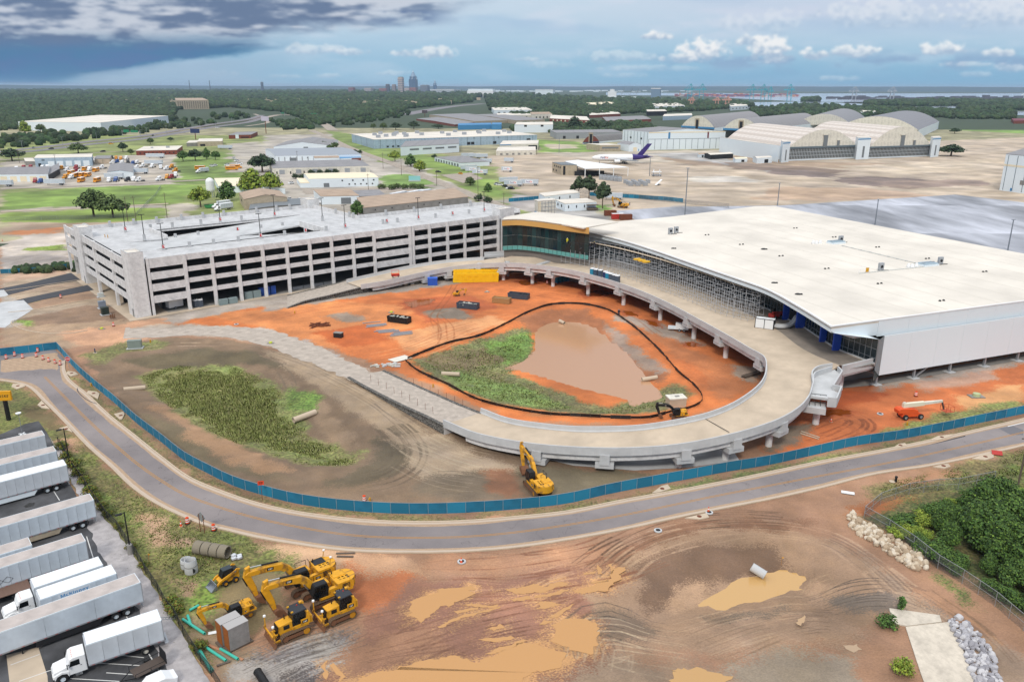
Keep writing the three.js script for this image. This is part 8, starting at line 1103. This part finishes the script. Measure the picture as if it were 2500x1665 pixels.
put('rubble_heap','heap of white and grey rubble where the haul road meets the silt fence','rubble',940,893,0,(t)=>{for(let i=0;i<22;i++)part('lump',B(rr(.4,1.6),rr(.1,.4),rr(.3,.9),rr(-3,3),0,rr(-1.2,1.2),R()*3),i%3?LT:M.concNew,t);});
put('lumber_stack','dark stack of lumber in the shade under the roadway curve','lumber',1830,916,.6,(t)=>{for(let i=0;i<9;i++)part('board',B(5,.16,.3,rr(-.3,.3),(i%3)*.17,(i/3|0)*.4),M.woodOld,t);});
put('pallet_row','row of pallets with grey masonry by the sloping roadway end','pallets',960,700,.5,(t)=>{for(let i=0;i<4;i++){part('pallet',B(1.5,.14,1.2,i*2.1,0,(i%2)*.5),M.wood,t);part('masonry',B(1.3,.9+.3*(i%3),1.1,i*2.1,.14,(i%2)*.5),i%2?M.concDark:M.tanWall,t);}});
{const q=rngOf(77);for(const[u0,v0,u1,v1,n,l]of[[905,930,1076,1020,9,'thin steel rods standing along the near edge of the gravel ramp'],[1010,940,1150,1000,7,'thin steel rods standing along the far edge of the gravel ramp']]){const t=thing('marker_rods',l,'rods');for(let i=0;i<n;i++){const p=G(mix(u0,u1,i/n),mix(v0,v1,i/n),mix(.4,2,i/n));part('rod',rod(p,p.clone().add(V(.1*(q()-.5),1.5,.1)),.035,5),M.rust,t);}}}
// ---------- parked vehicles in the yards, the cargo jet ----------
{
const find=(n,l)=>scene.children.find((o)=>o.name.startsWith(n)&&(!l||o.userData.label.includes(l))),truck0=find('box_truck','bottom of the lot'),trailer0=find('semi_trailer','second from the top');
const W='white box truck behind the garage, ';
[[768,0],[752,0]];[[976,484,'far left of the front row'],[990,481,'back row, second from left'],[1010,487,'front row, second from left'],[1026,487,'front row, third from left'],[1018,480,'back row, third from left'],[1054,485,'front row, middle, with plain box'],[1032,477,'rear row beside the gap'],[1050,476,'rear row, fifth from left'],[1066,478,'rear row, sixth from left'],[1076,482,'front row right of the middle'],[1088,485,'front row, second from right'],[1094,476,'rear row, second from right'],[1104,480,'right of the rear row'],[1111,484,'far right of the front row'],[560,504,'upper of two left of the tan gable house'],[566,510,'lower of two left of the tan gable house'],[508,420,'alone on the lawn beside the buses'],[815,493,'under the carport']].forEach(([u,v,l])=>dup(truck0,G(u,v),-.95,W+l,'white box trucks behind the garage').scale.setScalar(.92));
const fx=(()=>{const cv=document.createElement('canvas');cv.width=512;cv.height=192;const x=cv.getContext('2d');x.fillStyle='#e4e6ea';x.fillRect(0,0,512,192);x.font='bold 150px sans-serif';x.textBaseline='middle';x.fillStyle='#3a2a78';x.fillText('Fed',40,100);const w=x.measureText('Fed').width;x.fillStyle='#e0542a';x.fillText('Ex',40+w,100);const t=new THREE.CanvasTexture(cv);t.colorSpace=THREE.SRGBColorSpace;return new THREE.MeshStandardMaterial({map:t,roughness:.5});})();
const tl=(u,v,turn,l,k,logo)=>{const t=dup(trailer0,G(u,v),turn,l,'trailers parked in the yards');t.scale.set(k,1,1);if(logo)for(const s of[-1,1])decal(t,fx,5.2/k,1.9,8,2.6,s*1.32,s>0?0:Math.PI);return t;};
[[1172,421,.1,'white freight trailer with purple and orange lettering by the depot, left',.7,1],[1190,427,.1,'white freight trailer with purple and orange lettering by the depot, front',.7,1],[1275,455,.15,'white freight trailer with purple and orange lettering above the lawn, left',.75,1],[1314,453,.15,'white freight trailer with purple and orange lettering above the lawn, right',.75,1],[1250,420,.1,'white freight trailer with lettering behind the tractor units',.5,1],[1262,446,-.4,'white freight trailer second row above the lawn',.8,0],[1163,415,-.4,'white freight trailer backed to the depot',.8,0],[1155,384,-.3,'white trailer in the row at the freight shed, left',.7,0],[1172,385,-.3,'white trailer in the row at the freight shed, second',.7,0],[1190,386,-.3,'white trailer in the row at the freight shed, third',.7,0],[1200,399,.25,'white trailer alone right of the grey roofed depot',.6,0],[1253,397,.25,'short white trailer alone on the brown ramp',.5,0],[30,455,0,'long white trailer parked before the white shed at the left',1,0],[156,452,0,'low white tanker like trailer in front of the yard',.8,0],[396,403,0,'dark sided trailer in the truck yard, right',.9,0],[400,386,0,'white trailer with orange stripe in the truck yard',1,0],[300,437,0,'white trailer before the yard office',.8,0],[360,424,0,'white trailer behind the yard office',.7,0],[1520,488,.15,'pale painted construction trailer by the teal screen',.7,0],[566,364,0,'blue and white trailer on the big parking yard',.9,0]].forEach((a)=>tl(...a));
let bus=null;const BY=mat(0xd98e14,.5);[[181,433,'front row, left of the pair'],[200,431,'front row, right of the pair'],[213,431,'second in the middle row'],[197,444,'nearest the road, left'],[236,444,'nearest the road, right'],[233,419,'back row, right of the white truck'],[207,416,'back row, left'],[172,426,'left end of the middle row'],[490,414,'white roofed one on the lawn, left'],[565,415,'on the lawn by the big oak, front'],[575,411,'on the lawn by the big oak, rear']].forEach(([u,v,l],i)=>{const lb='yellow school bus, '+l,p=G(u,v),turn=i>7?.1:-1.45;if(!bus){bus=thing('school_bus',lb,'bus',p,turn,'yellow school buses');part('body',plate([[-4.5,.5],[3.2,.5],[3.2,2.7],[2.8,2.95],[-4.4,2.95]],2.4,0,.1),BY,bus);part('hood',plate([[3.2,.5],[4.7,.5],[4.7,1.2],[3.2,1.55]],2,0,.08),BY,bus);part('roof',B(7,.12,2.2,-.9,2.96,0),M.white,bus);part('windscreen',B(.05,.8,2,3.28,1.7,0),M.glassCar,bus);for(const z of[-1.23,1.23])for(let k=0;k<7;k++)part('window',B(.8,.65,.04,-3.6+k*.98,1.8,z),M.glassCar,bus);for(const x of[-2.6,3.7])for(const z of[-1.05,1.05])wheel(bus,x,.48,z,.48,.3);}else dup(bus,p,turn,lb);});
let car=null;const cols=[0xd8dadc,0x24262b,0x8d2b2a,0x7d848c,0xe3e4e6,0x2c4a74,0xd39a1c],mk=(u,v,turn,l,c,k=1)=>{let t;if(!car){car=t=thing('parked_car',l,'car',G(u,v),turn,'vehicles parked and driving in the yards');part('body',[plate([[-2.2,.3],[2.2,.3],[2.25,.75],[1.2,.95],[-2.2,1]],1.75,0,.06)],M.white,t);part('cabin',plate([[-1.7,.95],[1.1,.95],[.5,1.45],[-1.2,1.48]],1.5,0,.05),M.glassCar,t);part('roof',B(1.5,.05,1.4,-.4,1.5,0),M.white,t);for(const x of[-1.4,1.4])for(const z of[-.82,.82])wheel(t,x,.32,z,.32,.2);}else t=dup(car,G(u,v),turn,l);t.scale.setScalar(k);t.traverse((o)=>{if(o.name==='body'||o.name==='roof')o.material=mat(cols[c],.35);});return t;};
const named=['white car','black car','red car','grey car','bright white car','blue car','yellow car'];
[[1070,421,1,'alone on the depot lot'],[1124,425,6,'on the empty lot by the depot'],[1212,451,3,'in the row of parked cars, first'],[1219,453,0,'in the row of parked cars, second'],[1232,456,1,'in the row of parked cars, third'],[1241,461,0,'in the row of parked cars, fourth'],[1248,462,1,'in the row of parked cars, fifth'],[1247,461,5,'at the end of the parked row'],[710,449,0,'beside the two storey block'],[1022,480,4,'van between the box trucks'],[706,488,0,'pickup right of the tan gable house'],[730,490,4,'pickup beside the stair tower'],[834,396,5,'by the blue roofed office'],[80,362,3,'driving on the highway, left'],[124,364,1,'driving on the near lanes, left'],[270,352,6,'driving on the highway, middle'],[372,332,1,'driving on the highway, right'],[250,371,1,'on the slip road below the highway'],[530,313,0,'far along the highway'],[515,407,0,'white on the lawn, left of two'],[523,406,4,'white on the lawn, right of two'],[555,405,0,'white near the lawn edge'],[570,388,4,'first in the slanting white row'],[577,394,0,'second in the slanting white row'],[584,401,4,'third in the slanting white row'],[767,343,0,'beyond the arched warehouse']].forEach(([u,v,c,l],i)=>mk(u,v,i*2.1,named[c]+', '+l,c,i>12?1.15:1));
const q=rngOf(44);const yard=[[150,414],[165,418],[186,412],[218,417],[250,412],[160,436],[175,436],[188,421],[195,424],[58,413],[40,416],[75,412],[104,413],[115,412],[236,392],[247,391],[258,390],[272,388],[283,389],[295,390],[308,389],[276,400],[287,398],[299,400],[312,398],[325,402],[335,400],[266,444],[283,443],[314,443],[327,442],[341,443],[390,441],[335,412],[350,408],[372,409],[392,412],[408,415],[408,436],[420,436],[420,410],[430,420],[86,446],[100,447],[428,430],[366,400]];let tr=null;yard.forEach(([u,v],i)=>{const c=[0xe2e3e5,0xe2e3e5,0xdadcdf,0x8e2630,0xe2e3e5,0x2a2c31,0xc9881a,0x2b4f8a][Math.floor(q()*8)],nm={[0xe2e3e5]:'white',[0xdadcdf]:'pale',[0x8e2630]:'dark red',[0x2a2c31]:'black',[0xc9881a]:'orange yellow',[0x2b4f8a]:'blue'}[c],l=nm+' tractor truck in the crowded yard, '+ORD[i%20]+' in '+['the left','the middle','the right'][Math.floor(i/20)]+' group';let t;if(!tr){tr=t=thing('tractor_truck',l,'truck',G(u,v),0,'trucks in the crowded yard');part('cab',plate([[-.4,.8],[1.4,.8],[1.5,1.9],[1,2.9],[-.4,3.2]],2.3,0,.08),M.white,t);part('hood',plate([[1.4,.6],[3.2,.6],[3.2,1.4],[1.4,1.8]],1.9,0,.08),M.white,t);part('windscreen',beam(V(1.56,1.95,0),V(1.1,2.8,0),1.9,.03),M.glassCar,t);part('frame',B(6.2,.3,.9,-.2,.6,0),M.black,t);part('side_window',B(.7,.7,2.36,.7,1.9,0),M.glassCar,t);for(const x of[-2.6,-1.4,2.3])for(const z of[-1,1])wheel(t,x,.5,z,.5,.34);}else t=dup(tr,G(u,v),q()*6.3,l);t.rotation.y=-1.4+(q()-.5)*1.2;t.traverse((o)=>{if(o.name==='cab'||o.name==='hood')o.material=mat(c,.4);});});
const jet=thing('cargo_jet','white cargo jet with purple tail and orange lettering on the apron','airplane',G(1500,401),0);{const a=G(1446,394),b=G(1588,393);jet.rotation.y=Math.atan2(-(a.z-b.z),a.x-b.x);const PU=mat(0x35246e,.4),r=2.8,c=G(1515,399);jet.position.set(c.x,0,c.z);const prof=[[-26,.5],[-24,.9],[-17,2],[-10,r],[14,r],[19,2.6],[22.5,1.9],[24.6,.9],[25.2,.05]],lat=(p)=>new THREE.LatheGeometry(p.map(([x,y])=>new THREE.Vector2(y,x)),26).rotateZ(-Math.PI/2).translate(0,4.9,0);part('fuselage',lat(prof.slice(3)),M.white,jet);const tc=part('tail_cone',lat(prof.slice(0,4)).translate(0,.4,0),PU,jet);part('tail_fin',plate([[-14,7],[-19.5,7],[-27,16.5],[-23,16.5]],.6,0,.05),PU,jet);part('tailplane',[-1,1].map((s)=>prism([V(-19,0,s*.8),V(-23.5,0,s*.8),V(-26.5,0,s*8),V(-24.5,0,s*8)],6.2,6.6)),PU,jet);part('wing',[-1,1].map((s)=>prism([V(5,0,s*2),V(-4.5,0,s*2),V(-10,0,s*22),V(-8,0,s*22)],3.4,(i)=>i>1?4.3:4)),M.galv,jet);for(const s of[-1,1]){const e=part('engine',CY(1.5,1.25,5,5,2.6,s*8,18,'x'),M.white,jet);part('intake',CY(1.2,1.2,.2,7.5,2.6,s*8,16,'x'),M.dark,e);for(const x of[-3,-4.6])wheel(jet,x,.65,s*4.6,.65,1.2);part('gear_strut',rod(V(-3.8,.6,s*4.6),V(-3.8,4,s*4),.25),M.steel,jet);decal(jet,fx,8,3,15,5.3,s*2.88,s>0?0:Math.PI);decal(jet,(()=>{const k=fx.clone();k.color.set(0xb9a0e0);return k;})(),.01,.01,0,5,0);}wheel(jet,18.5,.5,0,.5,.7);part('cockpit_window',B(.9,.5,2.6,22.6,5.7,0),M.glassCar,jet);part('nose_gear',rod(V(18.5,.5,0),V(18.5,3,0),.18),M.steel,jet);}
const fb=thing('freight_container_stack','grey row of air freight containers on the ramp','containers');for(let i=0;i<12;i++){const p=G(1468+(i%6)*9,434+Math.floor(i/6)*4+(i%6)*1);part('container',plate([[-1.5,0],[1.5,0],[1.5,2],[.9,2.4],[-1.5,2.4]],2.2,0,.05).translate(p.x,0,p.z),M.galv,fb);}const fb2=thing('freight_container_stack','second grey cluster of air freight containers nearer the camera','containers');for(let i=0;i<10;i++){const p=G(1528+i*6,447+(i%3)*3);part('container',plate([[-1.5,0],[1.5,0],[1.5,2],[.9,2.4],[-1.5,2.4]],2.2,0,.05).translate(p.x,0,p.z),M.galv,fb2);}
put('air_stairs','white mobile passenger stairs on the ramp','stairs',1608,452,.9,(t)=>{part('ramp',beam(V(-4,.4,0),V(4,3.4,0),1.4,.2),M.white,t);part('frame',B(3,.5,1.4,0,.3,0),M.galv,t);for(const x of[-1,1])wheel(t,x,.3,.7,.3,.2);});put('cargo_loader','white aircraft cargo loader on the ramp right of the containers','loader',1603,430,.2,(t)=>{part('platform',B(7,.5,3,0,2.8,0),M.white,t);part('mast',[B(.5,5,.5,-2,0,-1),B(.5,5,.5,2,0,1)],M.white,t);part('chassis',B(7,.8,2.6,0,.5,0),M.galv,t);for(const x of[-2.6,2.6])for(const z of[-1.2,1.2])wheel(t,x,.45,z,.45,.3);});const e2=excavator('yellow excavator parked by the pale construction trailer and teal screen',G(1520,507),2.4,1,{rear:0});
const mc=new MarchingCubes(44,new THREE.MeshBasicMaterial(),false,false,60000),J=[[0,.2,0,.13,0,.42,0,.15],[0,.42,0,.1,0,.5,0,.055],[0,.56,0,.085,0,.6,0,.085],[-.08,.18,0,.085,-.1,-.25,.03,.065],[-.1,-.25,.03,.065,-.1,-.62,0,.05],[.08,.18,0,.085,.1,-.25,-.02,.065],[.1,-.25,-.02,.065,.1,-.62,0,.05],[-.1,-.64,.03,.05,-.1,-.64,.12,.045],[.1,-.64,.03,.05,.1,-.64,.12,.045],[-.18,.42,0,.06,-.24,.18,.02,.05],[-.24,.18,.02,.05,-.2,-.02,.14,.04],[.18,.42,0,.06,.24,.18,.02,.05],[.24,.18,.02,.05,.22,-.04,.1,.04]];
for(let k=0;k<44;k++)for(let j=0;j<44;j++)for(let i=0;i<44;i++){const x=i/22-1,y=j/22-1,z=k/22-1;let s=0;for(const[a,b,c,r,d,e,f,r2]of J){const dx=d-a,dy=e-b,dz=f-c,t=Math.max(0,Math.min(1,((x-a)*dx+(y-b)*dy+(z-c)*dz)/(dx*dx+dy*dy+dz*dz+1e-9)));s+=Math.exp(-26*(Math.hypot(x-a-t*dx,y-b-t*dy,z-c-t*dz)-mix(r,r2,t)));}mc.setCell?mc.field[i+j*44+k*1936]=Math.log(s+1e-12)/26:0;}
mc.isolation=0;mc.update();const bg=new THREE.BufferGeometry(),cnt=mc.count;bg.setAttribute('position',new THREE.BufferAttribute(mc.positionArray.slice(0,cnt*3),3));bg.setAttribute('normal',new THREE.BufferAttribute(mc.normalArray.slice(0,cnt*3),3));bg.setAttribute('uv',new THREE.BufferAttribute(new Float32Array(cnt*2),2));bg.scale(1.32,1.32,1.32);bg.translate(0,.91,0);
for(const[u,v,h,l,c,hat]of[[1725,664,13.2,'worker in orange vest standing on the scaffold boards',0xd8531a,0xe8e4da],[1441,606,HR,'worker in dark clothes on the white roof, left',0x23242a,0xe8e4da],[1451,604,HR,'worker in dark clothes on the white roof, right',0x23242a,0xd8b020],[1511,770,0,'worker in dark clothes standing outside the silt fence',0x2b2f3a,0x9a9a9a],[1538,501,0,'worker walking on the yard behind the terminal',0x3a3a44,0xe8e4da],[1385,594,13.2,'worker in yellow vest on the scaffold boards at left',0xc8c020,0xe8e4da]]){const t=thing('person',l,'person',G(u,v,h),u);part('body',bg,mat(c,.8),t);part('hard_hat',new THREE.SphereGeometry(.135,10,6,0,6.3,0,1.6).translate(0,1.7,0),mat(hat,.5),t);part('trousers',[CY(.12,.1,.78,-.13,.05,0,8),CY(.12,.1,.78,.13,.05,0,8)],mat(0x2c3346,.85),t);}
}
renderer.render(scene,camera);
